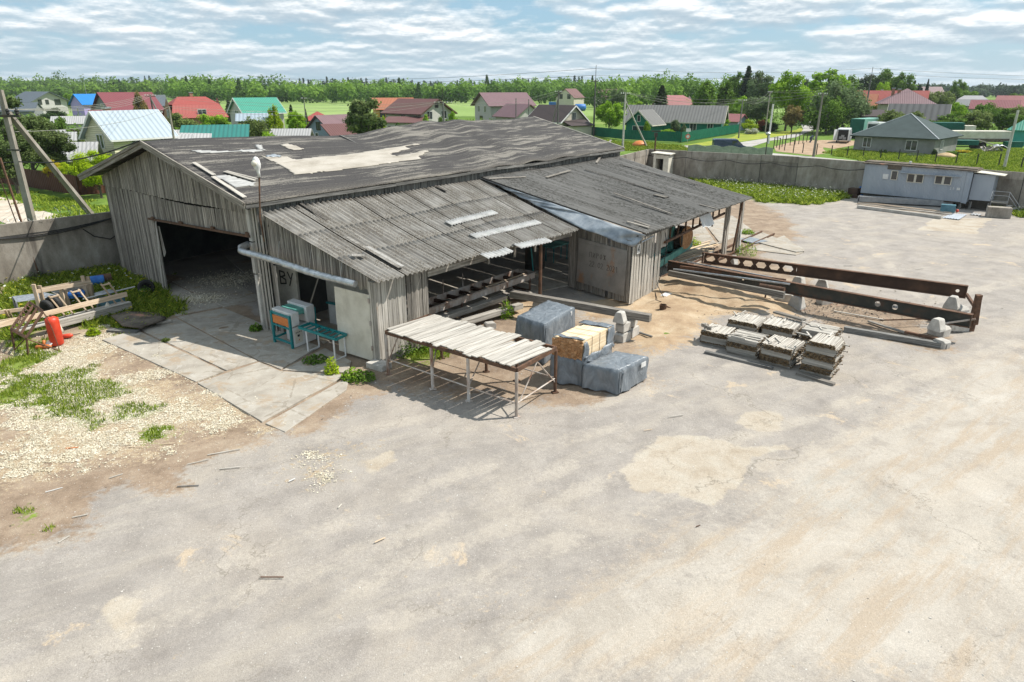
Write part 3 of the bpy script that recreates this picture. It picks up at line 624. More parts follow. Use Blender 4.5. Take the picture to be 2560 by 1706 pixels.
def slate(name, cols, dark, tint):
    t = NT(name); v = t.attr('g', True)
    n1 = t.noise(t.map(v, (2.2, .22, 1)), 2.4, 7, .65); n2 = t.noise(v, 26, 5, .75); n3 = t.noise(v, 1.0, 5, .7)
    c = t.ramp(n1, cols); c = t.mix(t.math('MULTIPLY', t.ss(n2, .44, .60), t.ss(n3, .40, .56)), c, dark)
    c = t.mix(t.math('MULTIPLY', t.ss(n2, .62, .70), .5), c, (.05, .05, .045))
    c = t.mix(t.math('MULTIPLY', t.ss(t.attr('r'), .96, .97), .35), c, (.42, .42, .41))
    c = t.mul(c, t.math('MULTIPLY_ADD', t.attr('r'), tint, 1 - tint / 2))
    return t.fin(c, .93, t.bump(n2, .5, .01), 0, .2)
M['slate1'] = slate('weathered_asbestos_slate', [(.12, .113, .103), (.225, .215, .197), (.335, .322, .298)], (.09, .075, .055), .12)
M['slate2'] = slate('dark_asbestos_slate', [(.10, .097, .09), (.15, .146, .138), (.20, .196, .186)], (.05, .048, .042), .10)
E1, E2 = V3(-4.54, 21.85, 0), V3(2.62, 30.05, 0)
ED = (E2 - E1).normalized(); EN = V3(ED.y, -ED.x, 0)
# lean-to with the machine
lt1 = thing('lean_to', 'pale corrugated lean-to along the near side of the shed sheltering machinery', 'lean-to', tuple(E1))
T1 = [V3(-9.25, 24.95, 4.70), V3(-4.42, 21.35, 3.08), V3(2.95, 30.0, 3.12), V3(-1.75, 36.9, 4.5)]
corr_roof('corrugated_roof', *T1, 9, 3, 6, M['slate1'], lt1, amp=.037, gap=.945)
def on_plane(u, v, P):
    a, b, d = P[0], P[1], P[3]; n = (b - a).cross(d - a).normalized(); r_ = ray(u, v).normalized(); o = V3(0, 0, CAMH); s, t_ = .5, .5; bil = lambda s, t_: a.lerp(d, s).lerp(b.lerp(P[2], s), t_)
    off = lambda s, t_: (lambda q_: q_ - r_ * q_.dot(r_))(bil(s, t_) - o)
    for _ in range(25):
        e = off(s, t_); ds = (off(s + .01, t_) - e) * 100; dt = (off(s, t_ + .01) - e) * 100; A_, B_, C_ = ds.dot(ds), ds.dot(dt), dt.dot(dt); det = A_ * C_ - B_ * B_
        s -= (C_ * e.dot(ds) - B_ * e.dot(dt)) / det; t_ -= (A_ * e.dot(dt) - B_ * e.dot(ds)) / det
    return bil(s, t_), n * (1 if n.z > 0 else -1)
R7 = lambda x, y: (1000 + x / 4.9, 520 + y / 4.9)
M['whiteslate'] = mk('new_white_slate', [(.30, .30, .29), (.42, .42, .41), (.50, .50, .49)], 3, G1, None, .2, .85, 0, .2, 20, .01)
for (p, q) in (((530, 185), (1110, 45)), ((830, 345), (1640, 165)), ((955, 585), (1180, 545)), ((1370, 465), (1760, 385)), ((1180, 540), (1280, 505))):
    a, n = on_plane(*R7(*p), T1); b, _ = on_plane(*R7(*q), T1); dn = (T1[1] - T1[0]).normalized(); ln = (b - a).length
    w = int(ln / .17); mb = MB(); mb.grid(lambda u, s: a.lerp(b, u) + dn * (s * .42) + n * (.06 + .03 * math.cos(2 * PI * w * u)), w * 6, 2, r=.5); mb.build('white_slate_strip', M['whiteslate'], lt1, smooth=True, solid=.01)
mb = MB()
for (p, q, w) in (((545, 1330), (790, 1490), .13), ((1790, 1170), (1890, 1220), .14)):
    a, n = on_plane(*R2(*p), T1); b, _ = on_plane(*R2(*q), T1); mb = MB(); mb.board(a + n * .09, b + n * .09, w, .02, n); mb.build('dark_ridge_strip', M['felt'], lt1)
mb = MB()
R6 = lambda x, y: (560 + x / 3.672, 520 + y / 3.672)
for (p, q, w) in (((1130, 290), (1610, 570), .16), ((1310, 375), (1640, 560), .16), ((1170, 455), (1290, 460), .2)):
    a, n = on_plane(*R6(*p), T1); b, _ = on_plane(*R6(*q), T1); mb = MB(); mb.board(a + n * .09, b + n * .09, w, .015, n); mb.build('bright_ridge_strip', M['slate1'], lt1)
F0 = V3(-9.32, 25.0, 0); FD = (E1 - F0).normalized(); FN = V3(-FD.y, FD.x, 0)
if FN.y > 0: FN = -FN
FL = (E1 - F0).length
hd = lambda f: 3.02 - .45 * f
rt = lambda f: 4.62 + (3.0 - 4.62) * f
mb = MB(); planks(mb, F0 + BD * .3, E1, hd, rt, FN, .125, 0, bj=.05); mb.build('gable_planks', M['wood'], lt1)
mb = MB(); planks(mb, F0 + BD * .3, F0 + BD * .3 + FD * .30, lambda f: 0, hd, FN, .15, -.02); mb.build('door_post_planks', M['wood'], lt1)
mb = MB()
pa = F0.lerp(E1, .665) + FN * .06; pb = F0.lerp(E1, .955) + FN * .06
mb.board(V3(pa.x, pa.y, 1.85), V3(pb.x, pb.y, 1.80), .03, 1.36, (0, 0, 1)); mb.board(V3(pa.x, pa.y, .70) + FN * .01, V3(pb.x, pb.y, .66) + FN * .01, .03, 1.12, (0, 0, 1))
dl = mb.build('sheet_metal_door', M['dwhite'], lt1)
mb = MB()
for z in (.5, 1.4, 2.2): mb = MB(); mb.cyl(V3(pb.x, pb.y, z) + FN * .04, V3(pb.x, pb.y, z + .16) + FN * .04, .03, n=8); mb.build('hinge', M['rust_pale'], dl)
mb = MB()
for k, (f, w) in enumerate(((.965, .10), (.985, .08), (1.0, .14))):
    p = F0.lerp(E1, f) + FN * .03; mb.board(V3(p.x, p.y, 0), V3(p.x, p.y, 2.95), w, .08, FN)
planks(mb, E1, E1 + ED * 1.3, lambda f: 0, lambda f: 2.98, EN, .2, 0, bj=.03)
mb.build('corner_plank_wall', M['wood_lt'], lt1)
mb = MB(); planks(mb, E1 + ED * 1.3, E1 + ED * 2.3, lambda f: 0.1, lambda f: 3.0, EN, .17, .02); mb.build('grey_plank_wall', M['wood'], lt1)
mb = MB()
a = E1 + ED * 2.3 + EN * .03; b = E1 + ED * 5.4 + EN * .03; c_ = E1 + ED * 8.4; d_ = E2 + EN * .02
mb.board(a + V3(0, 0, 2.82), b + V3(0, 0, 2.86), .04, .30); mb.board(b + V3(0, 0, 2.96), c_ + V3(0, 0, 2.98), .08, .10)
mb.board(c_ + V3(0, 0, 2.90), d_ + V3(0, 0, 2.92), .05, .22)
for s_ in (5.45, 7.0, 8.3): p = E1 + ED * s_ + EN * .06; mb.board(p + V3(0, 0, 2.55), p + V3(0, 0, 2.98), .10, .05, EN)
for s_ in range(1, 10): p = E1 + ED * s_ * 1.1; q_ = A2 + BD * (.8 + s_ * 1.35); mb.board(p + V3(0, 0, 2.98), V3(q_.x, q_.y, 4.4), .06, .12)
mb.build('eave_beam', M['wood'], lt1)
pp = E1 + ED * 8.75
mb = MB(); mb.cyl(V3(pp.x, pp.y, 0), V3(pp.x, pp.y, 2.95), .075, n=10); mb.build('rusty_pipe_post', M['rust'], lt1)
mb = MB()   # inner partition with lettering
pc = gy(697, 760, 25.4); pc.z = 0
ip = gy(694, 720, 26.2); ip.z = 0
mb.board(ip + V3(0, 0, 1.45), ip + FD * 1.25 + V3(0, 0, 1.45), .1, 2.9, (0, 0, 1))
mb.board(ip + BD * 1.2 + FD * 1.5 + V3(0, 0, 1.4), ip + BD * 1.4 + FD * 5.0 + V3(0, 0, 1.4), .1, 2.8, (0, 0, 1))
M['partition'] = mk('grubby_plaster', [(.24, .225, .195), (.34, .32, .28), (.42, .40, .35)], 1.2, G1, None, .1, .9, 0, .2, 10, .01)
mb.build('partition_wall', M['partition'], lt1)
def stroke(mb, org, X, Y, pts, w, n):
    for a, b in zip(pts[:-1], pts[1:]):
        p = org + X * a[0] + Y * a[1]; q_ = org + X * b[0] + Y * b[1]; d = (q_ - p).normalized() * w * .3; mb.board(p - d + n, q_ + d + n, w, .006, n)
GL = {'B': [[(0, 0), (0, 1), (.5, .95), (.55, .7), (.1, .55), (.6, .4), (.6, .1), (0, 0)]], 'Y': [[(0, 1), (.25, .55)], [(.55, 1), (.1, 0)]], '1': [[(.1, .8), (.3, 1), (.3, 0)]], '7': [[(0, 1), (.5, 1), (.2, 0)]],
      '2': [[(0, .8), (.2, 1), (.45, .85), (.4, .55), (0, 0), (.55, 0)]], '0': [[(.25, 0), (.02, .3), (.05, .8), (.3, 1), (.52, .7), (.48, .2), (.25, 0)]], '.': [[(.1, 0), (.16, .05)]], '4': [[(.4, 0), (.4, 1), (0, .35), (.55, .35)]],
      'П': [[(0, 0), (0, 1), (.5, 1), (.5, 0)]], 'И': [[(0, 1), (0, 0), (.5, 1), (.5, 0)]], 'Р': [[(0, 0), (0, 1), (.45, .9), (.45, .6), (0, .5)]], 'О': [[(.25, 0), (.0, .5), (.25, 1), (.5, .5), (.25, 0)]], 'Ж': [[(0, 0), (.3, .5), (0, 1)], [(.3, 0), (.3, 1)], [(.6, 0), (.3, .5), (.6, 1)]],
      '3': [[(0, .95), (.4, .95), (.2, .6), (.45, .3), (.2, 0), (0, .1)]], 'П ': [[(0, 0), (0, 1)]]}
def write(mb, txt, org, X, Y, h, n, w=.02, sp=.75):
    for i, ch in enumerate(txt):
        for s_ in GL.get(ch, []): stroke(mb, org + X * (i * sp * h), X, Y, [(a * h, b * h) for a, b in s_], w, n)
mb = MB(); o_ = ip + FD * .32 + FN * .055; write(mb, 'BY', o_ + V3(0, 0, 1.75), FD, V3(0, 0, 1), .52, FN * .004, .06, .9); write(mb, '117', o_ + V3(.05, 0, 1.15), FD, V3(0, 0, 1), .34, FN * .004, .05, .6)
mb.build('painted_letters', M['black'], lt1)
# lean-to beyond, darker
D1, D2 = V3(5.09, 28.62, 0), V3(2.66, 31.42, 0)
lt2 = thing('lean_to', 'dark corrugated lean-to at the far end with metal clad corner cabin and open posts', 'lean-to', tuple(D1))
T2 = [V3(-1.9, 36.7, 4.62), V3(5.62, 28.25, 3.24), V3(13.45, 38.45, 3.22), V3(7.35, 50.0, 4.42)]
corr_roof('corrugated_roof', *T2, 10, 1, 7, M['slate2'], lt2, amp=.036, gap=.985)
mb = MB()
R8 = lambda x, y: (1400 + x / 4.2, 400 + y / 4.2)
R3 = lambda x, y: (1180 + x / 3.672, 130 + y / 3.672)
for (p, q) in (((1040, 1085), (1765, 1310)), ((1330, 1035), (2100, 1235))):
    a, n = on_plane(*R3(*p), T2); b, _ = on_plane(*R3(*q), T2); mb.board(a + n * .05, b + n * .05, .10, .02, n)
a, n = on_plane(*R8(1000, 375), T2); b, _ = on_plane(*R8(1120, 405), T2); mb.board(a + n * .06, b + n * .06, .5, .03, n)
mb.build('felt_strip', M['felt'], lt2)
mb = MB()
for (R_, p, q, w) in ((R3, (1300, 1310), (1830, 1502), .11), (R3, (680, 1165), (900, 1100), .16), (R3, (150, 1178), (490, 1160), .14), (R3, (1140, 1030), (1265, 870), .13), (R8, (700, 665), (930, 730), .12), (R8, (770, 655), (940, 715), .12), (R8, (1460, 485), (1640, 530), .12)):
    a, n = on_plane(*R_(*p), T2); b, _ = on_plane(*R_(*q), T2); mb = MB(); mb.board(a + n * .08, b + n * (.08 if q != (1265, 870) else .5), w, .03, n); mb.build('loose_batten', M['wood'], lt2)
mb = MB()   # metal flashing where the two roofs meet
def fl(s, t_):
    p = T2[0].lerp(T2[1], s) + V3(-.05, -.03, -.03); q_ = T1[3].lerp(T1[2], s) + V3(.1, .05, .03) if s < .72 else (T1[2] + V3(.1, .05, .03)).lerp(V3(5.15, 28.45, 2.62), (s - .72) / .28)
    if s < .15: q_ = p.lerp(q_, s / .15)
    w = .05 * math.sin(s * 23 + t_ * 3) + .04 * math.sin(s * 61 + t_ * 5)
    return p.lerp(q_, t_) + FN * w * math.sin(PI * t_) * 1.5 + V3(0, 0, .02 * math.sin(s * 40) * t_)
mb.grid(fl, 60, 8); mb.build('metal_flashing', M['flash'], lt2, smooth=True, solid=.01)
DD = (D2 - D1).normalized(); DN = V3(-DD.y, DD.x, 0)
if DN.y > 0: DN = -DN
mb = MB(); planks(mb, D1, D2, lambda f: .12, lambda f: 2.9 + .1 * f, DN, .16, 0, hole=lambda f: rnd() < .06); mb.build('plank_wall', M['wood'], lt2)
M['rsheet'] = mk('stained_steel_sheet', [(.19, .175, .16), (.25, .235, .215), (.31, .29, .265)], 1.0, G1, None, .1, .7, .1, .15, 12, .004, fine=.08, ov=[((.30, .17, .10), 1.1, .56, .7, (1, 1, .6)), ((.19, .10, .06), 2.5, .66, .78, G1)])
mb = MB(); a = D1 + DD * .18 + DN * .07; b = D1 + DD * 3.05 + DN * .07
mb.board(V3(a.x, a.y, 1.35), V3(b.x, b.y, 1.45), .03, 1.9, (0, 0, 1)); mb.board(V3(a.x, a.y, 2.32) + DN * -.01, V3(b.x, b.y, 2.42) + DN * -.01, .03, .25, (0, 0, 1))
dr = mb.build('steel_sheet_panel', M['rsheet'], lt2)
mb = MB(); X_ = -DD; o_ = b + X_ * .75 + DN * .02; n_ = DN * .003
write(mb, 'ПИРОЖ', V3(o_.x, o_.y, 1.80), X_, V3(0, 0, 1), .22, n_, .012, .95); write(mb, '22.02.2021', V3(o_.x, o_.y, 1.38), X_, V3(0, 0, 1), .24, n_, .012, .72)
mb.build('chalked_writing', M['steel_dk'], dr)
ES = V3(.565, .825, 0); ESN = V3(.825, -.565, 0)
mb = MB(); planks(mb, D1, D1 + ES * 3.3, lambda f: .05, lambda f: 2.95 + .05 * f, ESN, .15, 0, jit=.04); planks(mb, D1 + ES * 3.1, D1 + ES * 3.9, lambda f: 2.0, lambda f: 2.9, ESN, .2, .05)
mb.build('plank_wall', M['wood_lt'], lt2)
mb = MB(); p = D1 + ES * .55 + ESN * .09; mb.board(V3(p.x, p.y, 2.45) - ES * .16, V3(p.x, p.y, 2.45) + ES * .16, .02, .42, (0, 0, 1)); sg = mb.build('number_plate', M['white'], lt2)
mb = MB(); write(mb, '4', V3(p.x, p.y, 2.31) - ES * .09 + ESN * .012, ES, V3(0, 0, 1), .28, ESN * .004, .035); mb.build('numeral', M['black'], sg)
mb = MB(); mb.tube([D1 + ES * .3 + ESN * .3 + V3(0, 0, 2.8), D1 + ES * 1.6 + ESN * .3 + V3(0, 0, 2.85)], .03, 6); mb.build('conduit', M['galv'], lt2)
P1_, P2_ = V3(12.15, 38.48, 0), V3(13.19, 39.3, 0)
for p, w in ((P1_, .32), (P2_, .28)):
    mb = MB(); mb.board(p, p + V3(0, 0, 3.1), w * .6, w, ES); mb.board(p + ES * -.28, p + ES * -.28 + V3(0, 0, 3.0), .12, .14, ES); mb.build('timber_post', M['wood'], lt2)
mb = MB(); mb.cyl(P1_ + V3(.55, .2, 0), P1_ + V3(.85, .3, 3.0), .06, n=8)
mb.cyl(D1 + ES * 3.2 + V3(.2, 0, 2.25), P1_ + V3(-.2, 0, 2.35), .07, n=8); mb.cyl(D1 + ES * 10.2 + V3(-.3, .1, 2.3), D1 + ES * 11.4 + V3(-.3, .1, 1.7), .05, n=6)
for k in range(8): q_ = D1 + ES * (4 + k * 1.0) + V3(.1, 0, 0); mb.board(q_ + V3(0, 0, 2.3), q_ + V3(0, 0, 3.0), .08, .06, ES)
mb.build('rusty_tie_rail', M['rust'], lt2)
mb = MB(); mb.board(D1 + ES * .2 + V3(.15, -.1, 3.02), P2_ + V3(.1, .1, 3.06), .12, .16)
for k in range(14):
    q_ = D1 + ES * (k * 1.0) + V3(.25, -.1, 3.12); r_ = V3(-1.0, 37.5, 4.4) + BD * (k * .95); mb.board(q_, r_, .06, .10)
mb.build('rafter', M['wood_dk'], lt2)
mb = MB(); a = D1 + ES * 7.0 + ESN * .35 + V3(0, 0, 3.02); mb.grid(lambda u, s: a + ES * (u * 1.7) + ESN * (s * .3) + V3(0, 0, -.65 * s - .1 * u + .05 * math.sin(u * 9)), 8, 4); mb.build('hanging_plastic_sheet', M['white'], lt2, solid=.01)
# white brace at the outer post
mb = MB(); mb.cyl(P2_ + V3(-.1, -.7, .0), P2_ + V3(.05, -.05, 1.3), .04, n=8); mb.build('white_brace', M['white'], lt2)
# ---------------- concrete walls round the yard ----------------
def cwall(name, label, pts, h, pl, th=.16, z0=-.1):
    w = thing(name, label, 'concrete wall', tuple(pts[0]))
    for a, b in zip(pts[:-1], pts[1:]):
        n = max(1, round((b - a).length / pl))
        for k in range(n):
            p, q_ = a.lerp(b, k / n), a.lerp(b, (k + 1) / n); d = (q_ - p).normalized(); nn_ = V3(-d.y, d.x, 0); hh = h + ru(-.03, .05); o = nn_ * ru(-.03, .03)
            m = MB(); m.board(p + o + d * .02 + V3(0, 0, (hh + z0) / 2), q_ + o - d * .02 + V3(0, 0, (hh + z0) / 2), th, hh - z0)
            if nn_.dot(V3(0, 0, 0) - p) < 0: nn_ = -nn_
            m.board(p + o + d * .02 + nn_ * (th / 2 + .012) + V3(0, 0, hh - .28), q_ + o - d * .02 + nn_ * (th / 2 + .012) + V3(0, 0, hh - .28), .025, .55)
            m.build('concrete_panel', M['concrete'], w); m = MB(); m.board(p, p + V3(0, 0, h - .02), .07, th * .9, nn_); m.build('joint', M['inner'], w)
    return w
cwall('concrete_wall', 'weathered precast concrete wall left of the shed carrying a black cable', FENCE_L[:4], 2.85, 4.0)
cwall('concrete_wall', 'long stained concrete panel wall closing the yard behind the grey site cabin', FENCE_R, 2.9, 4.4)
mb = MB()
a, b = FENCE_L[1], FENCE_L[2]; dl_ = (b - a).normalized(); nl = V3(dl_.y, -dl_.x, 0)
for k in range(3):
    pts = [a - dl_ * 9 + nl * (.14 + k * .02) + V3(0, 0, 2.0)] + [a.lerp(b, f) + nl * (.14 + k * .02) + V3(0, 0, 2.28 - .22 * math.sin(f * PI) * (.6 + .3 * k) + .3 * f) for f in np.linspace(0, 1, 10)]
    pts += [b + nl * .3 + V3(0, 0, 2.9 + k * .1), b + nl * .5 + V3(.2, -.3, 4.4)]
    mb.tube(pts, .022, 5)
mb.tube([a.lerp(b, .72) + nl * .16 + V3(0, 0, 2.2), a.lerp(b, .8) + nl * .17 + V3(0, 0, 1.75), a.lerp(b, .93) + nl * .17 + V3(0, 0, 1.5), b + nl * .3 + V3(0, 0, 1.75)], .025, 5)
tag(mb.build('black_cable', M['black'], loc=a), 'black cables sagging along the left concrete wall to the shed corner', 'cable')
mb = MB(); r0 = []
for k in range(260):
    f = k / 259; p = FENCE_R[0].lerp(FENCE_R[1], 1) if 0 else FENCE_R[1].lerp(FENCE_R[4], f); r0.append(V3(p.x - .12, p.y - .15, 2.35 - .25 * abs(math.sin(f * PI * 5))))
mb.tube(r0[::6], .03, 4); tag(mb.build('wall_cable', M['black'], loc=FENCE_R[1]), 'thin dark cable looping along the long rear concrete wall', 'cable')
def barbed(name, label, P, Q, z, n=60, rad=.22):
    mb = MB(); P = Vector(P); Q = Vector(Q); d = (Q - P).normalized(); nn_ = V3(-d.y, d.x, 0); pts = []
    for k in range(n * 8 + 1):
        f = k / (n * 8); a_ = k / 8 * 2 * PI; rr = rad * (1 + .5 * math.sin(f * 17)); pts.append(P.lerp(Q, f) + nn_ * math.cos(a_) * rr + V3(0, 0, z + rr + math.sin(a_) * rr + .1 * math.sin(f * 23)))
    mb.tube(pts, .008, 3)
    for k in range(0, len(pts), 3): p = pts[k]; mb.board(p + V3(-.03, 0, -.03), p + V3(.03, 0, .03), .012, .012)
    return tag(mb.build(name, M['galv'], loc=P), label, 'barbed wire')
barbed('barbed_wire', 'coils of barbed wire on top of the left concrete wall', FENCE_L[1] + V3(-4, -4.3, 0), FENCE_L[2] + V3(-.4, -.4, 0), 2.8, 26, .2)
# ---------------- things in the yard ----------------
R5 = lambda x, y: (x / 6.533, 650 + y / 6.533)
RM = lambda x, y: (640 + x / 6.03, 640 + y / 6.03)
RT = lambda x, y: (920 + x / 3.267, 640 + y / 3.267)
RB = lambda x, y: (1700 + x / 3.096, 600 + y / 3.096)
RW = lambda x, y: (1480 + x / 4.525, 540 + y / 4.525)
# long rack table of boards
tb = thing('rack_table', 'long rusty steel frame table topped with loose grey boards', 'table', (0.11, 17.8, 0))
ta, tbb = V3(-4.13, 21.0, 0), V3(.13, 17.82, 0); wv = V3(1.22, 1.72, 0); td = (tbb - ta).normalized(); tl_ = (tbb - ta).length; wd = wv.normalized(); wl = wv.length
TZ = 1.55
mb = MB()
for p, q_ in ((ta, tbb), (ta + wv, tbb + wv), (ta, ta + wv), (tbb, tbb + wv)): mb.board(p + V3(0, 0, TZ - .06), q_ + V3(0, 0, TZ - .06), .07, .12)
for f in (.33, .62): mb.board(ta + td * tl_ * f + V3(0, 0, TZ - .07), ta + td * tl_ * f + wv + V3(0, 0, TZ - .07), .06, .10)
mb.build('frame', M['rust'], tb)
for f, s_ in ((0, 0), (.38, 0), (.66, 0), (1, 0), (.1, 1), (.48, 1), (.72, 1), (1, 1)):
    p = ta + td * tl_ * f + wv * s_; mb = MB(); mb.cyl(p, p + V3(0, 0, TZ - .12), .052, n=10); mb.box(p + V3(0, 0, .02), (.2, .16, .03), .4); mb.build('leg', M['rust_pale'] if s_ == 0 else M['rust'], tb)
mb = MB()
fr = lambda f, s_, z: ta + td * tl_ * f + wv * s_ + V3(0, 0, z)
for a, b in (((0, 0, .55), (1, 0, .45)), ((0.1, 1, .55), (1, 1, .5)), ((0, 0, .4), (.1, .0, 1.4)), ((1, .0, .3), (1, .5, 1.4)), ((1, 1, .35), (1, .5, 1.4)), ((.38, 0, .6), (.1, 1, 1.3)), ((.66, 0, .5), (.48, 1, .9)), ((1, 0, .45), (1, 1, .5))): mb.cyl(fr(*a), fr(*b), .022, n=6)
mb.build('brace', M['rust_pale'], tb)
mb = MB(); s = .0; k = 0
while s < tl_ - .35:
    w = ru(.14, .24); e0 = ru(-.16, .04); e1 = ru(-.05, .12) if s < 3.6 else ru(-.5, .05); sk = ru(-.03, .03)
    p = ta + td * (s + w / 2) + wd * e0 + V3(0, 0, TZ + .015 + ru(0, .02) + .03 * (k % 5 == 0)); q_ = ta + td * (s + w / 2 + sk + .22) + wd * (wl + e1) + V3(0, 0, TZ + .015 + ru(0, .025))
    mb.board(p, q_, w - .008, .028, r=ru(.3, 1)); s += w + (ru(0, .012)); k += 1
mb.build('board_top', M['wood_lt'], tb)
# wrapped lumber packs
def wrap(mb, c4, z0, z1, seed, flare=.05, n=14, nz_=9):
    R_ = random.Random(seed); loop = []
    for i in range(4):
        for k in range(n): loop.append((i, k / n))
    cen = sum(c4, V3(0, 0, 0)) / 4; L_ = len(loop); ph = [R_.uniform(0, 6) for _ in range(6)]
    def P(i, f, zf, sh=1.0):
        a = c4[i]; b = c4[(i + 1) % 4]; p = a.lerp(b, f); o = (p - cen); o.z = 0; o.normalize()
        t_ = i + f; w = .022 * math.sin(t_ * 9 + ph[0] + 2 * zf) + .018 * math.sin(t_ * 21 + ph[1] + zf * 4) + .012 * math.sin(t_ * 47 + ph[2] - zf * 7)
        if zf < 1: w += flare * (1 - zf) ** 1.5 * (1 + math.sin(t_ * 6 + ph[3]))
        rc = .03 * max(0, (zf - .9) / .1)
        p = cen + (p - cen) * sh + o * (w - rc); p.z = z0 + (z1 - z0) * zf + (.025 * math.sin(t_ * 14 + ph[4]) if zf == 0 else 0)
        return p
    vs = []
    for j in range(nz_ + 1):
        zf = (j / nz_); vs += [P(i, f, zf) for i, f in loop]
    rings = [(.96, .012), (.8, .0), (.5, .012), (.2, .0)]
    for sh, dz in rings: vs += [P(i, f, 1.0, sh) + V3(0, 0, .012 + dz + .008 * math.sin(i * 5 + f * 9 + sh * 20)) for i, f in loop]
    vs.append(V3(cen.x, cen.y, z1 + .02)); fs = []
    for j in range(nz_ + len(rings)):
        for k in range(L_): fs.append((j * L_ + k, j * L_ + (k + 1) % L_, (j + 1) * L_ + (k + 1) % L_, (j + 1) * L_ + k))
    b = (nz_ + len(rings)) * L_
    for k in range(L_): fs.append((b + k, b + (k + 1) % L_, len(vs) - 1))
    return mb.add(vs, fs)
def quad_top(nl, nr, fr_, h):
    a, b, c = g(*nl, h), g(*nr, h), g(*fr_, h); d = a + c - b; return [V3(p.x, p.y, 0) for p in (a, b, c, d)]
qa = quad_top((1292, 791), (1361, 813), (1437, 769), 1.45); qb = quad_top((1380, 841), (1457, 854), (1533, 815), 1.55); qc = quad_top((1460, 912), (1547, 928), (1621, 892), .82)
def pack(q4, h, label, seed):
    r_ = thing('wrapped_pack', label, 'wrapped lumber pack', tuple(q4[1]), 'packs of lumber wrapped in tarpaulin')
    mb = MB(); wrap(mb, q4, .06, h, seed); mb.build('tarpaulin', M['tarp'], r_, smooth=True)
    ax = (q4[2] - q4[1]).normalized()
    mb = MB()
    for f in (.1, .5, .9): mb.board(q4[0].lerp(q4[3], f) + V3(0, 0, .04), q4[1].lerp(q4[2], f) + V3(0, 0, .04), .09, .08)
    mb.build('bearer', M['wood'], r_)
    return r_, ax
pa_, ax = pack(qa, 1.45, 'tall pack fully wrapped in grey tarpaulin behind the long table', 1)
pc_, ax = pack(qc, .82, 'low pack fully wrapped in grey tarpaulin nearest the open yard', 2)
for r_, q4, h in ((pa_, qa, 1.45), (pc_, qc, .82)):
    mb = MB(); o = (q4[1] - q4[0]).normalized(); p = q4[2] + o * .05 - ax * .35 + V3(0, 0, h - .16); mb.board(p - ax * .13, p + ax * .13, .015, .16); mb.build('paper_label', M['white'], r_)
    mb = MB(); e = q4[1] - ax * .02 + o * .03; 
    for k in range(5): a_ = e + ax * ru(-.05, .12) + o * ru(-.12, .05); mb.board(a_ + V3(0, 0, .1), a_ + ax * .25 * k / 5 + V3(0, 0, h - .05 * k), ru(.04, .09), .02, o)
    mb.build('tarpaulin_fold', M['tarp'], r_)
pb_ = thing('wrapped_pack', 'half unwrapped pack with fresh pale boards bulging out of torn tarpaulin', 'wrapped lumber pack', tuple(qb[1]), 'packs of lumber wrapped in tarpaulin')
mb = MB(); wrap(mb, [p + (p - sum(qb, V3(0, 0, 0)) / 4) * .04 for p in qb], .06, .90, 5, .07); mb.build('tarpaulin', M['tarp'], pb_, smooth=True)
bx = (qb[1] - qb[0]); bl = bx.length; bx.normalize(); by = (qb[3] - qb[0]); byl = by.length; by.normalize()
mb = MB(); me_ = MB(); nr_, nc_ = 13, 11
for j in range(nr_):
    for i in range(nc_):
        if j == nr_ - 1 and i < 2: continue
        p = qb[0] + bx * (bl * (i + .5) / nc_) + V3(0, 0, .90 + (1.55 - .90) * (j + .5) / nr_); e0, e1 = ru(-.02, .02), ru(-.02, .02)
        mb.board(p + by * e0, p + by * (byl + e1), bl / nc_ - .004, .65 / nr_ - .004, r=ru(.4, 1)); me_.board(p + by * (e0 - .003), p + by * (e0 + .03), bl / nc_ - .002, .65 / nr_ - .002)
mb.build('board_pile', M['wood_new'], pb_); me_.build('board_ends', M['wood_end'], pb_)
mb = MB(); zt_ = 1.565   # torn sheet hanging on the far end and the near edge
def dr_(u, s): p = qb[1].lerp(qb[2], .78 + .24 * u) + bx * (.03 + .02 * math.sin(s * 9 + u * 5)); return V3(p.x, p.y, zt_ - s * (.75 + .1 * math.sin(u * 7)))
mb.grid(dr_, 6, 8)
mb.grid(lambda u, s: qb[3].lerp(qb[2], s) + by * (-.35 * (1 - u) + .02) + V3(0, 0, zt_ + .02 + .015 * math.sin(s * 12)), 4, 8)
mb.grid(lambda u, s: V3(*(qb[3].lerp(qb[2], s) + by * (.04 + .02 * math.sin(s * 9)))[:2], zt_ - u * .7), 4, 8)
mb.grid(lambda u, s: qb[1] + by * (-.03 + .22 * u + .35 * u * s) + bx * (.05 + .04 * math.sin(s * 11 + u * 6)) + V3(0, 0, 1.5 - s * 1.35 + .1 * u * 0), 5, 10)
mb.grid(lambda u, s: V3(*(qb[1].lerp(qb[2], u) + bx * (.06 + .05 * math.sin(u * 15 + s * 4) + .03 * s))[:2], .98 - .22 * math.sin(PI * u) * s * 1.1 - s * .15 + .12 * abs(u - .5)), 12, 4)
mb.grid(lambda u, s: qb[0].lerp(qb[1], s) + by * (.02 + .16 * u + .03 * math.sin(s * 10)) + V3(0, 0, zt_ + .015 * math.sin(s * 14 + u * 5) + .02), 3, 10)
mb.build('torn_tarpaulin', M['tarp'], pb_, smooth=True, solid=.012)
mb = MB()
for f in (.3, .55): mb.board(qb[0].lerp(qb[3], f) + V3(0, 0, zt_ + .005), qb[1].lerp(qb[2], f) + V3(0, 0, zt_ + .005), .016, .004); mb.board(qb[1].lerp(qb[2], f) + bx * .01 + V3(0, 0, zt_), qb[1].lerp(qb[2], f) + bx * .01 + V3(0, 0, .9), .016, .004, bx)
mb.build('steel_strap', M['rust'], pb_)
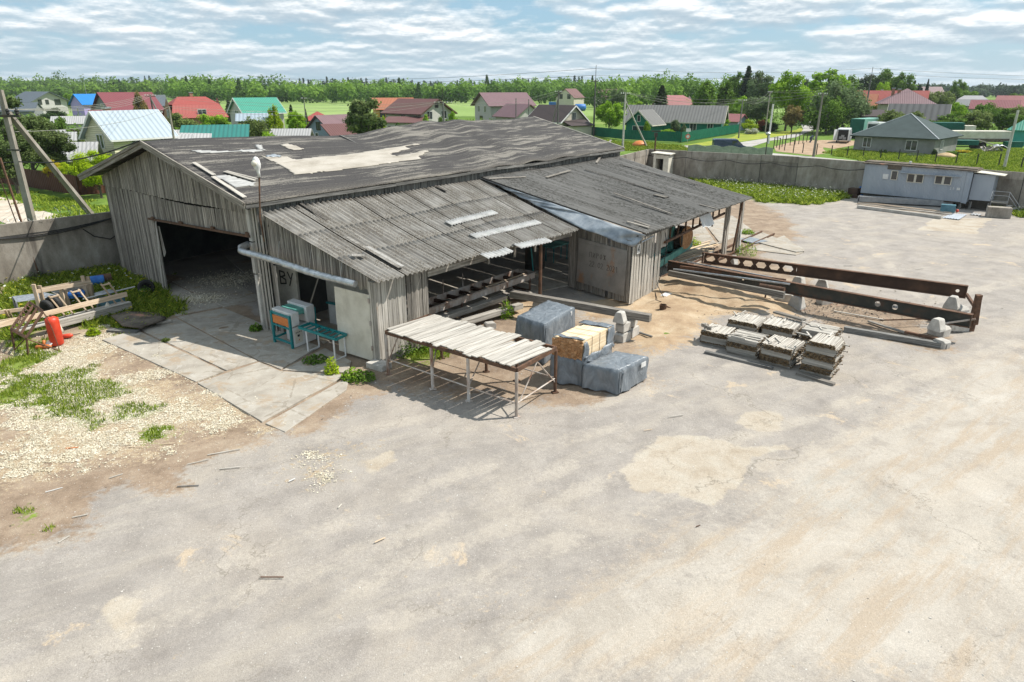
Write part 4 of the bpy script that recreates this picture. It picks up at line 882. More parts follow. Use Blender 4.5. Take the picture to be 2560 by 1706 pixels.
# stacks of slats
def slats(nl, nr, fr_, h, label, top, seed, lean=0.0, rnd_top=False, mat='wood_lt'):
    R_ = random.Random(seed); U = R_.uniform
    ex = (nr - nl); lx = ex.length; ex.normalize(); ey = (fr_ - nr); ly = ey.length; ey.normalize()
    mb = MB(); z = .09; grp = []; tk = .038
    for f in (.12, .88): mb.board(nl + ey * ly * f + V3(0, 0, .045), nr + ey * ly * f + V3(0, 0, .045), .1, .09, r=.1)
    n = int((h - z) / tk); a = top == 'y'
    seq = []; cur = n
    while cur > 0:
        m = R_.randint(4, 6); seq = [a] * min(m, cur) + seq; cur -= m; a = not a
    for k in range(n):
        c_ = V3(0, 0, z + tk * (k + .5)) + ex * (lean * k * tk); al = seq[k]
        L_, W_ = (lx, ly) if not al else (ly, lx); d, e = (ex, ey) if not al else (ey, ex); s_ = 0
        shrink = max(0, (k - n * .72) / (n * .28)) ** 2 * .30 if rnd_top else 0
        s_ = W_ * shrink * .5; dk = not al
        while s_ < W_ * (1 - shrink * .5) - .03:
            w = U(.045, .07)
            if R_.random() > .04:
                e0, e1 = U(-.05, .03), U(-.03, .06) + (U(.05, .16) if R_.random() < .02 else 0)
                p = nl + e * (s_ + w / 2) + d * e0 + c_; q_ = nl + e * (s_ + w / 2 + U(-.02, .02)) + d * (L_ + e1) + c_
                ng = 1 if R_.random() < .5 else 0
                mb.board(p, q_, w - .012 - .006 * ng, tk - .007 * ng - .003, r=U(.1, .8) if k < n - 1 else U(.7, 1.3)); d_ = (q_ - p).normalized()
                mb.cur = 1
                for e_, f_ in ((p, -1), (q_, 1)): mb.board(e_ + d_ * f_ * .002, e_ - d_ * f_ * .02, w - .009, tk - .002, r=U(0, 1))
                mb.cur = 0
            s_ += w
    for k in range(3):
        p = nl + ex * U(0, lx * .6) + ey * U(0, ly * .8) + V3(0, 0, z + n * tk + .02) + ex * (lean * n * tk); an = U(0, 3.1) if k < 2 else (math.atan2(ey.y, ey.x) if top == 'y' else math.atan2(ex.y, ex.x)) + U(-.2, .2)
        q_ = p + V3(math.cos(an), math.sin(an), 0) * U(.4, .6); mb.board(p, q_, .05, .03, r=1)
    o = mb.build('slat_stack', [M[mat], M['slatend']], loc=nl); return tag(o, label, 'slat stack', 'stacks of thin grey slats standing on the asphalt')
def st4(nl, nr, fr_): return V3(*nl, 0), V3(*nr, 0), V3(*fr_, 0)
slats(*st4((7.02, 23.9), (7.82, 23.35), (8.40, 24.15)), .58, 'lowest slat stack, at the left end, carrying small grey blocks on its left corner', 'y', 11)
slats(*st4((7.72, 22.95), (8.56, 22.25), (9.2, 23.05)), .68, 'slat stack in the front row between the lowest stack and the squared white topped one', 'x', 12)
slats(*st4((8.60, 22.03), (9.38, 21.32), (10.15, 22.2)), .76, 'squared slat stack with bleached white top in the middle of the front row', 'y', 13)
slats(*st4((9.66, 21.15), (10.42, 20.5), (11.05, 21.3)), 1.22, 'tallest slat stack, rounded leaning top, at the right end of the front row', 'y', 14, .06, True)
slats(*st4((8.18, 24.5), (9.05, 23.85), (9.72, 24.7)), .8, 'slat stack with bleached white top at the left of the back row', 'y', 15)
slats(*st4((9.30, 24.0), (10.2, 23.3), (10.9, 24.2)), .8, 'slat stack with long grey strips lying across it in the middle of the back row', 'y', 16)
slats(*st4((10.42, 23.2), (11.3, 22.55), (11.95, 23.35)), .86, 'slat stack with lengthwise grey top at the right end of the back row', 'x', 17)
for k in range(3):
    p = g(1759 + k * 7, 816 + k * 4, .62); mb = MB(); mb.box(p + V3(0, 0, .05), (.13, .13, .12), .6 + k * .2); tag(mb.build('offcut_block', M['wood'], loc=p), ['leftmost', 'middle', 'rightmost'][k] + ' of the three small grey blocks on the lowest slat stack', 'wood block', 'small blocks on the slat stack')
def beam(name, label, cat, a, b, w, h, mat, group=None, up=(0, 0, 1), bv=.01):
    mb = MB(); a = Vector(a); b = Vector(b); mb.board(a, b, w, h, up); return tag(mb.build(name, M[mat], loc=a, bevel=bv), label, cat, group)
beam('strip_bundle', 'bundle of grey strips lying over the two right back slat stacks', 'timber', g(1936, 780, .88), g(2012, 801, .88), .22, .07, 'wood')
beam('timber_sleeper', 'dark wooden sleeper lying along the front of the slat stacks', 'timber', g(1763, 880, .05), g(1932, 922, .05), .16, .1, 'wood_dk')
beam('timber_sleeper', 'wooden bearer poking out beneath the tallest slat stack', 'timber', g(1992, 934, .05), g(2086, 962, .05), .18, .1, 'wood')
# squared grey beam on concrete blocks
BZ = 1.05
ba, bb_ = g(1278, 726, BZ), g(1627, 786, BZ)
beam('timber_beam', 'long squared grey timber beam resting on concrete blocks before the clad cabin', 'timber', V3(ba.x, ba.y, BZ - .15), V3(bb_.x, bb_.y, BZ - .15), .28, .28, 'wood')
def block(loc, rz, label, kind='w', sc=1.0, group='tapered concrete blocks propping beams in the yard', tilt=0):
    sc *= .88; mb = MB(); c, s_ = math.cos(rz), math.sin(rz)
    def T(x, y, z): 
        x, z = x * math.cos(tilt) - z * math.sin(tilt), x * math.sin(tilt) + z * math.cos(tilt)
        return V3(x * c - y * s_, x * s_ + y * c, z) * sc + Vector(loc)
    if kind == 'w':
        pr = [(-.30, 0), (.30, 0), (.30, .12), (.17, .50), (.12, .56), (-.12, .56), (-.17, .50), (-.30, .12)]
    else: pr = [(-.30, 0), (.30, 0), (.31, .30), (.22, .38), (-.22, .38), (-.31, .30)]
    w = .21; v = [T(x, -w, z) for x, z in pr] + [T(x, w, z) for x, z in pr]; n = len(pr)
    mb.add(v, [tuple(range(n)), tuple(reversed(range(n, 2 * n)))] + [((i + 1) % n, i, n + i, n + (i + 1) % n) for i in range(n)])
    return tag(mb.build('concrete_block', M['conc_lt'], loc=loc, bevel=.02 * sc), label, 'concrete block', group)
rzE = math.atan2(.75, .66)
p = g(1556, 858); q_ = g(1583, 838)
block((p.x + .05, p.y + .28, 0), rzE, 'bottom block of the pile under the right end of the squared beam', 'b', 1.05)
block((p.x + .05, p.y + .30, .40), rzE, 'middle block of the pile under the right end of the squared beam', 'b', 1.0)
block((p.x + .45, p.y + .85, 0), rzE + .1, 'rear bottom block of the pile under the squared beam', 'b', 1.15)
block((p.x + .45, p.y + .85, .43), rzE + .3, 'rear upper block directly under the squared beam', 'b', 1.0)
block((p.x - .12, p.y + .12, .78), rzE - PI / 2 + .1, 'pale wedge block topping the pile beside the squared beam', 'w', .85)
p = g(1340, 800)
block((p.x + .1, p.y + .3, 0), rzE, 'block standing under the left part of the squared beam', 'b', 1.3)
block((p.x + .1, p.y + .2, .5), rzE - PI / 2, 'wedge block beside the left part of the squared beam behind the wrapped pack', 'w', .8)
for k, (a, b, z, w) in enumerate((((1090, 800), (1262, 744), .38, .3), ((1130, 815), (1302, 764), .30, .3), ((1270, 742), (1332, 735), .3, .5))):
    beam('timber_beam', ['upper bleached beam lying along the lean-to opening', 'lower bleached beam lying along the lean-to opening', 'short bleached boards lying by the lean-to opening'][k], 'timber', g(*a, z), g(*b, z), w, .22 if k < 2 else .08, 'wood_lt', 'bleached timbers by the lean-to')
p = g(1225, 822); block((p.x, p.y, 0), .4, 'rough concrete lump lying at the end of the bleached beams', 'b', .8)
p = g(1560, 852)
beam('timber_offcut', 'dark offcut lying on the sawdust right of the beam pile', 'timber', g(1598, 832, .05), g(1630, 842, .05), .09, .06, 'wood_dk')
# steel beams
def steel(name, label, a, b, h, tw, mat, holes=(), cast=None, loc=None):
    a = Vector(a); b = Vector(b); d = (b - a); ln = d.length; d.normalize(); n = V3(-d.y, d.x, 0); z = V3(0, 0, 1)
    root = thing(name, label, 'steel beam', tuple(a - z * 0), 'steel beams of the outdoor rail frame')
    mb = MB(); mb.board(a + z * (h / 2), b + z * (h / 2), tw, .025); mb.board(a - z * (h / 2), b - z * (h / 2), tw, .025)
    mb.build('flange', M['rust'], root)
    mb = MB(); P = lambda x, y: a + d * x + z * y
    hs = sorted(holes); x = 0
    if cast:
        x0, x1, per = cast; n_ = int((x1 - x0) / per); hh = h * .27; kk = per * .30
        mb.board(P(x0, h * .385), P(x1, h * .385), .02, h * .23); mb.board(P(x0, -h * .385), P(x1, -h * .385), .02, h * .23)
        for i in range(n_ + 1):
            xc = x0 + i * per; xa, xb = max(x0, xc - per * .27), min(x1, xc + per * .27); xm, xn = max(x0, xc - per * .1), min(x1, xc + per * .1)
            mb.prism([P(xa, hh) - n * .01, P(xb, hh) - n * .01, P(xn, 0) - n * .01, P(xb, -hh) - n * .01, P(xa, -hh) - n * .01, P(xm, 0) - n * .01], n * .02)
        x = x1
    for (hx, hr) in hs:
        s_ = h / 2 - .013
        mb.board(P(x, 0), P(hx - s_, 0), .02, h - .03)
        cir = [(math.cos(t_ * PI / 8), math.sin(t_ * PI / 8)) for t_ in range(16)]; vs = []; fs = []
        for sg in (-1, 1):
            for cx, cy in cir: vs.append(P(hx + cx * hr, cy * hr) + n * .01 * sg)
            for cx, cy in cir: m = max(abs(cx), abs(cy)); vs.append(P(hx + cx / m * s_, cy / m * s_) + n * .01 * sg)
        for k in range(16):
            k1 = (k + 1) % 16; fs += [(k, k1, 16 + k1, 16 + k), (32 + k1, 32 + k, 48 + k, 48 + k1), (k1, k, 32 + k, 32 + k1)]
        mb.add(vs, fs); x = hx + s_
    mb.board(P(x, 0), P(ln, 0), .02, h - .03)
    mb.board(P(.01, 0), P(.05, 0), tw, h); mb.board(P(ln - .05, 0), P(ln - .01, 0), tw, h)
    mb.build('web', M[mat], root); return root, a, d, n
NA, NB_ = g(1672, 652, 1.12), g(2433, 787, 1.12); NA.z = NB_.z = .87
FA, FB = g(1757, 632, 1.2), g(2421, 716, 1.2); FA.z = FB.z = .95
nr1, na, nd, nnn = steel('steel_beam', 'near brown steel beam with round holes at its right end', NA, NB_, .5, .2, 'steel_dk', holes=(((g(2250, 790, .9) - NA).length * 0 + (NB_ - NA).length * .745, .11), ((NB_ - NA).length * .795, .11), ((NB_ - NA).length * .30, .05)))
fl1 = (FB - FA).length
fr1, fa, fd, fn_ = steel('steel_beam', 'far brown steel beam with a row of hexagonal holes in its left half', FA, FB, .52, .2, 'steel_brown', holes=((fl1 * .97, .07),), cast=(.1, fl1 * .40, .62))
beam('steel_channel', 'short upright rusty channel at the right end of the near steel beam', 'steel beam', g(2436, 812, .3), g(2447, 738, 1.5), .16, .2, 'rust', up=(1, 0, 0))
p = g(2448, 737, 1.5)
beam('steel_post', 'rusty post standing at the right end of the rail frame', 'steel post', V3(p.x, p.y, 0), V3(p.x, p.y, 1.5), .18, .2, 'rust', up=(1, 0, 0))
beam('steel_post', 'rusty cross post joining both steel beams at their right ends', 'steel post', FB + V3(0, 0, -.1), V3(p.x, p.y, .95), .1, .12, 'rust')
beam('diagonal_strut', 'pale rusty strut under the right end of the near steel beam', 'steel strut', NB_ + V3(-1.1, .7, -.42), NB_ + V3(.1, -.05, .1), .05, .07, 'rust_pale')
beam('timber_plank', 'long grey squared timber lying against the near steel beam', 'timber', g(1672, 683, .90), g(1960, 738, .90), .16, .26, 'wood')
beam('steel_pipe', 'long galvanised pipe lying on the grey squared timber', 'pipe', g(1683, 673, 1.07), g(1975, 711, 1.07), .07, .07, 'galv')
beam('steel_pipe', 'long galvanised pipe lying between the two steel beams', 'pipe', g(1717, 655, 1.17), g(1930, 694, 1.05), .06, .06, 'galv')
beam('steel_angle', 'rusty steel channel lying inside the near steel beam', 'steel beam', g(1700, 668, 1.0), g(1965, 702, 1.0), .1, .14, 'rust')
mb = MB(); p0_ = g(1903, 712, 1.0); p1_ = g(1965, 722, 1.0); mb.cyl(V3(p0_.x, p0_.y, .98) - nnn * .15, V3(p1_.x, p1_.y, .98) - nnn * .15, .11, n=12)
pc0 = g(1910, 757); mb.cyl(pc0, pc0 + V3(.1, .05, .95), .04, n=8); mb.cyl(pc0 + V3(.0, 0, .45), pc0 + V3(.45, -.2, .92), .025, n=6)
tag(mb.build('roller_stand', M['rust'], loc=pc0), 'rusty roller on a thin leg beside the near steel beam', 'roller stand')
bl_ = [((1830, 662), 0, -.3, 'w', 'wedge block under the left part of the hexagon holed beam', 1.0), ((1994, 722), .0, -.2, 'w', 'left wedge block of the pair under the joint of the far beam', 1.2), ((2052, 728), .0, .1, 'w', 'right wedge block of the pair under the joint of the far beam', 1.2),
       ((2060, 745), 0, .6, 'b', 'flat block lying right of the wedge pair', 1.0), ((1990, 772), 0, -.3, 'w', 'wedge block standing under the middle of the near beam', 1.2), ((1960, 755), 0, .4, 'b', 'dark block left of the near beam middle wedge', 1.2), ((1945, 745), .4, .2, 'b', 'flat block topping the pile left of the near beam wedge', 1.0),
       ((2060, 760), 0, .9, 'b', 'block lying between the two beams beside the woodchip pile', 1.1), ((1715, 702), 0, .5, 'w', 'tipped wedge block under the left end of the grey timber', .9), ((1738, 712), 0, .1, 'b', 'low block in the rubble under the left end of the grey timber', .9), ((1760, 712), 0, 1.0, 'b', 'rubble block right of the tipped wedge block', 1.1), ((1700, 708), 0, .3, 'b', 'small block nearest the clad cabin corner', .7), ((1783, 700), 0, .2, 'b', 'block lying in the rubble behind the grey timber', 1.0),
       ((2385, 792), 0, -.6, 'b', 'bottom block under the right end of the far beam', 1.5), ((2378, 770), .56, -.2, 'w', 'top wedge block under the right end of the far beam', 1.0), ((2345, 838), 0, -.5, 'b', 'bottom block of the pile under the right end of the near beam', 1.2), ((2340, 826), .45, -.5, 'w', 'dark wedge block topping the pile under the near beam right end', .95),
       ((2363, 822), 0, .5, 'b', 'rear block of the pile under the near beam right end', 1.1), ((2352, 868), 0, -.6, 'b', 'block at the end of the dark kerb beam', .9)]
for (px_, z0, rz, kd, lb, sc) in bl_: q_ = g(*px_, z0); block(tuple(q_), rz - .6, lb, kd, sc)
q_ = g(2388, 826); bk = block((q_.x + .1, q_.y, 0), .1, 'upright concrete block marked 25 under the near beam end', 'b', 1.25)
mb = MB(); 
for k in range(1): mb.board(V3(q_.x - .15, q_.y - .33, .1), V3(q_.x - .15, q_.y - .33, .85), .55, .1, (0, 1, 0))
mb.build('concrete_face', M['conc_lt'], bk)
mb = MB(); write(mb, '25', V3(q_.x - .15, q_.y - .39, .3), V3(1, 0, 0), V3(0, 0, 1), .3, V3(0, -.004, 0), .04); mb.build('painted_number', M['black'], bk)
GL['5'] = [[(.5, 1), (.05, 1), (0, .6), (.4, .55), (.5, .3), (.3, 0), (0, .05)]]
beam('kerb_beam', 'dark rusty beam lying on the ground in front of the rail frame', 'steel beam', g(2110, 822, .1), g(2368, 866, .1), .22, .2, 'wood_dk')
beam('timber_plank', 'weathered log plank lying on the dark kerb beam', 'timber', g(2262, 830, .24), g(2360, 852, .24), .13, .1, 'rust')
beam('timber_plank', 'blue grey plank lying slanted behind the dark kerb beam', 'timber', g(2172, 803, .06), g(2268, 834, .06), .16, .06, 'wood')
beam('timber_plank', 'narrow pale plank lying under the rail frame', 'timber', g(2085, 778, .04), g(2210, 800, .04), .08, .04, 'wood_lt')
beam('steel_rod', 'thin rusty rod lying under the rail frame', 'steel bar', g(2200, 801, .3), g(2335, 797, .3), .04, .05, 'rust')
# rails and plank heap under the far lean-to
for k, (a, b) in enumerate((((1640, 700), (1905, 579)), ((1660, 712), (1936, 585)))):
    beam('rail', ['left', 'right'][k] + ' rusty rail of the carriage track beneath the far lean-to', 'rail', g(*a, .1), g(*b, .1), .07, .12, 'rust', 'rusty carriage rails')
for k in range(16):
    f = k / 15; a = g(1655 + 14 * f + ru(-6, 6), 640 + 28 * f, .08 + .07 * (k % 3)); b = g(1795 - 10 * f + ru(-25, 10), 604 + 26 * f + ru(-3, 3), .08 + .07 * (k % 3))
    beam('old_board', 'board in the heap by the carriage rails under the far lean-to', 'board', a, b, ru(.1, .2), .035, ['wood_tan', 'wood_new', 'wood_lt', 'wood_tan'][k % 4], 'heap of old boards', bv=0)
beam('metal_plate', 'grey metal plate lying across the rails beside the outer posts', 'metal sheet', g(1862, 603, .12), g(1898, 598, .12), 1.4, .02, 'galv')
mb = MB(); slab(mb, gg([(1880, 606), (1905, 596), (2005, 622), (2010, 632), (1990, 634), (1940, 622)]), .10); tag(mb.build('concrete_slab', M['pad'], loc=g(1930, 612)), 'broken pale concrete slab lying right of the rail ends', 'concrete slab')
# mint machine under far lean-to
mt = thing('sawmill_bed', 'mint green sawmill bed with dark saw head beneath the far lean-to', 'machine', tuple(g(1650, 690)))
a, b = g(1648, 665, .45), g(1735, 620, .45)
mb = MB(); mb.board(V3(a.x - .3, a.y - .5, .55), V3(b.x, b.y + .6, .55), .12, .35); mb.board(V3(a.x - .9, a.y - .1, .55), V3(b.x - .7, b.y + 1.0, .55), .12, .35)
for k in range(6): p = V3(a.x - .3, a.y - .5, .62).lerp(V3(b.x, b.y + .6, .62), k / 5); mb.board(p, p + V3(-.65, .42, 0), .08, .1)
mb.build('bed_frame', M['mint'], mt)
h0 = g(1722, 640, .4); h0 = V3(h0.x, h0.y + 1.0, 0)
mb = MB(); mb.cyl(h0 + V3(0, 0, 1.2), h0 + V3(-.35, .25, 1.2), .62, n=20); mb.box(h0 + V3(-.7, .5, .9), (.9, .6, 1.4), -.6); mb.build('saw_head', M['steel_dk'], mt)
mb = MB(); mb.box(h0 + V3(-.9, .1, 1.2), (.5, .4, 1.5), -.6); mb.build('saw_motor', M['mint'], mt)
mb = MB(); mb.cyl(h0 + V3(.05, -.04, 1.2), h0 + V3(.02, -.01, 1.2), .64, n=20); mb.build('blade_guard', M['wood_end'], mt)
# ring, bar and litter on the sawdust
p = g(1657, 776); mb = MB(); mb.lathe(p, [(.14, 0), (.155, .25), (.13, .25), (.12, .02)], 14); tag(mb.build('rusty_ring', M['rust'], loc=p), 'short rusty pipe ring standing on the orange sawdust', 'pipe ring')
beam('iron_bar', 'rusty bar lying on the sawdust right of the pipe ring', 'steel bar', g(1652, 760, .12), g(1712, 788, .04), .05, .06, 'rust')
beam('white_plank', 'white painted offcut on rubble at the cabin corner', 'board', g(1658, 741, .1), g(1672, 733, .1), .3, .05, 'white')
mb = MB(); 
pt = [D1 + ES * 2.4 + ESN * .5 + V3(0, 0, 2.9), D1 + ES * 2.6 + ESN * .55 + V3(0, 0, 2.2), D1 + ES * 2.2 + ESN * .6 + V3(0, 0, 1.2), D1 + ES * 1.9 + ESN * .5 + V3(0, 0, .6), D1 + ES * 1.8 + ESN * .9 + V3(0, 0, .1), D1 + ES * 1.2 + ESN * 1.1 + V3(0, 0, .05), D1 + ES * .9 + ESN * .9 + V3(0, 0, .2), D1 + ES * 1.0 + ESN * .8 + V3(0, 0, .5), D1 + ES * 1.3 + ESN * .8 + V3(0, 0, .1)]
mb.tube(pt, .018, 5); tag(mb.build('black_cable', M['black'], loc=pt[5]), 'black cable dangling down the lit planks of the clad cabin', 'cable')
# ---------------- planer machine ----------------
O = g(732, 876); Xv = g(684, 858) - O; Yv = g(797, 848) - O; XL, YL = Xv.length, Yv.length; Xv.normalize(); Yv.normalize()
mc = thing('planer_machine', 'teal and white planing machine with orange panel in the lean-to doorway', 'machine', tuple(O))
Zm = V3(0, 0, 1); MP = lambda x, y, z: O + Xv * x + Yv * y + Zm * z
def pbox(mb, x0, x1, y0, y1, z0, z1): 
    c = [MP(x0, y0, z0), MP(x1, y0, z0), MP(x1, y1, z0), MP(x0, y1, z0)]; mb.prism(c, Zm * (z1 - z0))
HH = 1.28
mb = MB()
for x in (0, XL - .09):
    pbox(mb, x, x + .09, 0, .09, 0, HH); pbox(mb, x, x + .09, YL - .09, YL, 0, HH)
pbox(mb, .09, XL - .09, .02, .07, .18, .26); pbox(mb, .09, XL - .09, .02, .07, .74, .80); pbox(mb, .09, XL - .09, .02, .07, 1.2, 1.27); pbox(mb, XL - .07, XL - .02, .09, YL - .09, .18, .26); pbox(mb, XL - .07, XL - .02, .09, YL - .09, 1.2, 1.27)
mb.build('steel_frame', M['teal'], mc, bevel=.006)
mb = MB(); pbox(mb, .1, XL - .1, .03, .06, .84, 1.15); mb.build('orange_panel', M['orange'], mc, bevel=.01)
mb = MB(); pbox(mb, -.02, XL - .02, .10, .42, .92, HH + .08); pbox(mb, -.02, XL, YL - .45, YL - .1, .8, HH + .14); mb.build('white_cover', M['white'], mc, bevel=.02)
mb = MB(); pbox(mb, -.005, .10, .1, YL - .12, .05, .8); pbox(mb, -.03, .12, .10, .45, .86, HH + .06); pbox(mb, -.03, .12, YL - .5, YL - .1, .86, HH + .12); pbox(mb, .25, XL - .25, .5, YL - .2, .05, .7); mb.build('side_panel', M['white'], mc, bevel=.01)
mb = MB(); pbox(mb, .15, XL - .1, .5, .9, 1.15, 1.34); pbox(mb, .1, XL * .6, .95, YL - .5, 1.1, 1.28); pbox(mb, XL * .6, XL, .5, YL - .5, 1.22, 1.3); mb.build('feed_housing', M['mint'], mc, bevel=.02)
mb = MB(); pbox(mb, -.012, .0, .16, .55, .18, .70); cp = mb.build('control_panel', M['dwhite'], mc)
mb = MB()
for k in range(4): c_ = MP(-.02, .24 + k * .08, .60); mb.cyl(c_, c_ - Xv * .02, .018, n=8)
pbox(mb, -.02, -.012, .30, .40, .42, .50); mb.build('button', M['black'], cp)
mb = MB(); mb.add([MP(-.016, .32, .27), MP(-.016, .40, .27), MP(-.016, .36, .34)], [(0, 1, 2)]); mb.build('warning_mark', M['orange'], cp)
t0_, t1_, t2_, t3_ = [g(*RM(*q__), .86) for q__ in ((645, 1080), (815, 1015), (1365, 1190), (1205, 1262))]
rt_ = thing('roller_table', 'teal ladder shaped roller outfeed table on white legs by the planer', 'roller table', (t3_.x, t3_.y, 0))
mb = MB()
for p, q_ in ((t0_, t3_), (t1_, t2_), (t3_, t2_), (t0_, t1_)): mb.board(p, q_, .05, .09)
mb.build('frame', M['teal'], rt_)
for k in range(1, 7): mb = MB(); mb.cyl(t0_.lerp(t3_, k / 7), t1_.lerp(t2_, k / 7), .03, n=8); mb.build('roller', M['teal'], rt_)
for f in (.2, .93):
    mb = MB(); a, b = t0_.lerp(t3_, f), t1_.lerp(t2_, f); a0, b0 = V3(a.x, a.y, .03), V3(b.x, b.y, .03)
    mb.board(a - Zm * .05, a0, .05, .05, (1, 0, 0)); mb.board(b - Zm * .05, b0, .05, .05, (1, 0, 0)); mb.board(a0, b0, .05, .05); mb.build('leg', M['white'], rt_)
q_ = g(815, 830); q_ = V3(q_.x + .35, q_.y + 1.0, 0)
m2 = thing('saw_machine', 'second teal and white machine standing behind the roller table', 'machine', tuple(q_))
mb = MB(); mb.box(q_ + V3(0, 0, .42), (.7, .5, .84), -.55); mb.build('cabinet', M['white'], m2, bevel=.01)
mb = MB()
for s_ in (-1, 1): mb.box(q_ + V3(.30 * s_, -.28 * s_ - .1, .45), (.06, .06, .95), -.55)
mb.box(q_ + V3(0, 0, .9), (.85, .6, .06), -.55); mb.cyl(q_ + V3(-.2, 0, .9), q_ + V3(.1, .1, 1.4), .035, n=8); mb.box(q_ + V3(-.28, .15, 1.05), (.12, .12, .5), -.55); mb.board(q_ + V3(0, .2, 1.25), q_ + V3(.6, .2, 1.3), .1, .1)
mb.build('saw_arm', M['teal'], m2)
mb = MB(); mb.box(q_ + V3(.15, .05, .98), (.3, .25, .14), -.3); mb.build('motor', M['steel_dk'], m2)
# duct
a = gy(606, 630, 24.75); b = gy(889, 712, 21.75)
mb = MB(); pts = [a + V3(-.05, .75, .12), a + V3(-.16, .35, .08), a + V3(-.08, .08, .02)] + [a.lerp(b, f) + V3(0, 0, .03 * math.sin(f * 7)) for f in np.linspace(.03, 1, 42)]
mb.tube(pts, [.118 + (.010 if k % 2 else 0) + .006 * math.sin(k * 1.7) for k in range(len(pts))], 14)
dt = thing('ventilation_duct', 'dented galvanised ventilation duct slung across the lean-to gable', 'duct', tuple(a)); mb.build('tube', M['galv'], dt, smooth=False)
for f in (.18, .34, .62, .88): mb = MB(); p = a.lerp(b, f); mb.tube([p + V3(0, 0, .12), p + V3(.12, .05, .75)], .006, 4); mb.build('hanging_wire', M['galv'], dt)
# street lamp on the eave corner
p0_ = gy(656, 590, 24.6); p1_ = gy(648, 440, 24.6)
lp = thing('street_lamp', 'old white street lamp on a rusty pole at the shed corner', 'street lamp', tuple(p0_))
mb = MB(); mb.tube([V3(p0_.x, p0_.y + .1, 3.7), V3(p0_.x, p0_.y, 4.6), p1_], .03, 6); mb.build('pole', M['rust'], lp)
mb = MB(); c_ = gy(640, 412, 24.55); ax_ = V3(-.12, .1, .9).normalized()
mb.lathe(p1_, [(.04, -.05), (.055, .12), (.065, .2), (.115, .27), (.135, .4), (.12, .54), (.07, .63), (.02, .66)], 14, ax_); hd_ = mb.build('lamp_head', M['white'], lp, smooth=True)
mb = MB(); cc = p1_ + ax_ * .44; vv_ = (V3(0, 0, CAMH) - cc).normalized(); mb.lathe(cc + V3(-.04, -.10, 0), [(.105, 0), (.10, .04), (.07, .08), (.01, .1)], 14, V3(-.2, -.95, -.15)); mb.build('lamp_glass', M['dwhite'], hd_, smooth=True)
# conveyor inside the lean-to opening
cv_ = thing('conveyor_frame', 'long brown steel conveyor trough with cross bars inside the lean-to opening', 'conveyor', tuple(g(1060, 790)))
a = g(*R7(300, 1290), .72); b = g(*R7(1650, 820), .72); a = a + (a - b) * .05; d = (b - a).normalized(); n = V3(-d.y, d.x, 0); w = .95
mb = MB()
for s_ in (0, 1): mb.board(a + n * w * s_, b + n * w * s_, .03, .30)
mb.board(a - n * .05 + Zm * .15, b - n * .05 + Zm * .15, .10, .02); mb.board(b, b + n * w, .03, .3); mb.build('side_rail', M['rust_pale'], cv_)
for k in range(10):
    mb = MB(); p = a.lerp(b, (k + .5) / 10); mb.board(p - Zm * .02, p + n * w - Zm * .02, .12, .14); mb.build('cross_bar', M['steel_brown'], cv_)
for f in (.33, .95):
    mb = MB(); p = a.lerp(b, f); mb.cyl(V3(p.x, p.y, 0), p - Zm * .1, .05, n=8); mb.board(V3(p.x, p.y, .04), V3(p.x, p.y, .04) + n * 1.0, .1, .07); mb.build('leg', M['rust'], cv_)
for f in (.2, .32, .48):
    p = a.lerp(b, f) + n * w; mb = MB(); mb.cyl(p, p + Zm * .75, .025, n=6); mb.build('upright', M['rust_pale'], cv_)
mb = MB(); mb.board(a.lerp(b, .55) + n * .1 + Zm * .17, a.lerp(b, .9) + n * .05 + Zm * .2, .1, .03); tag(mb.build('loose_board', M['wood_tan'], loc=a.lerp(b, .55)), 'narrow pale board lying on the conveyor trough', 'board')
p = g(1330, 700); mb = MB(); mb.box((p.x + .2, p.y + 2.0, .6), (.9, .6, 1.2), .8); tag(mb.build('steel_cabinet', M['steel_dk'], loc=(p.x + .2, p.y + 2.0, 0), bevel=.02), 'dark steel cabinet standing in the shade behind the rusty pipe post', 'cabinet')
beam('green_pole', 'green pole leaning in the shade beside the rusty pipe post', 'pole', g(1333, 678, .7), gy(1328, 620, g(1333, 678, .7).y), .06, .06, 'teal')
wt = thing('workbench', 'teal framed workbench in the dark lean-to behind the conveyor', 'workbench', tuple(g(1400, 640)))
q_ = g(1395, 650); mb = MB(); mb.board(q_ + Zm * .9 + V3(-.7, -.8, 0), q_ + Zm * .9 + V3(.4, .6, 0), .8, .06); mb.build('bench_top', M['mint'], wt)
for s_ in ((-.7, -.5), (.2, .6), (-.3, -.9), (.5, .2)): mb = MB(); mb.board(q_ + V3(*s_, 0), q_ + V3(*s_, .88), .06, .06); mb.build('leg', M['teal'], wt)
p = g(960, 925); mb = MB(); mb.box((p.x - .2, p.y + .2, .09), (.75, .5, .2), -.6); tag(mb.build('concrete_footing', M['conc_lt'], loc=p, bevel=.02), 'low concrete footing at the foot of the lean-to corner', 'concrete footing')

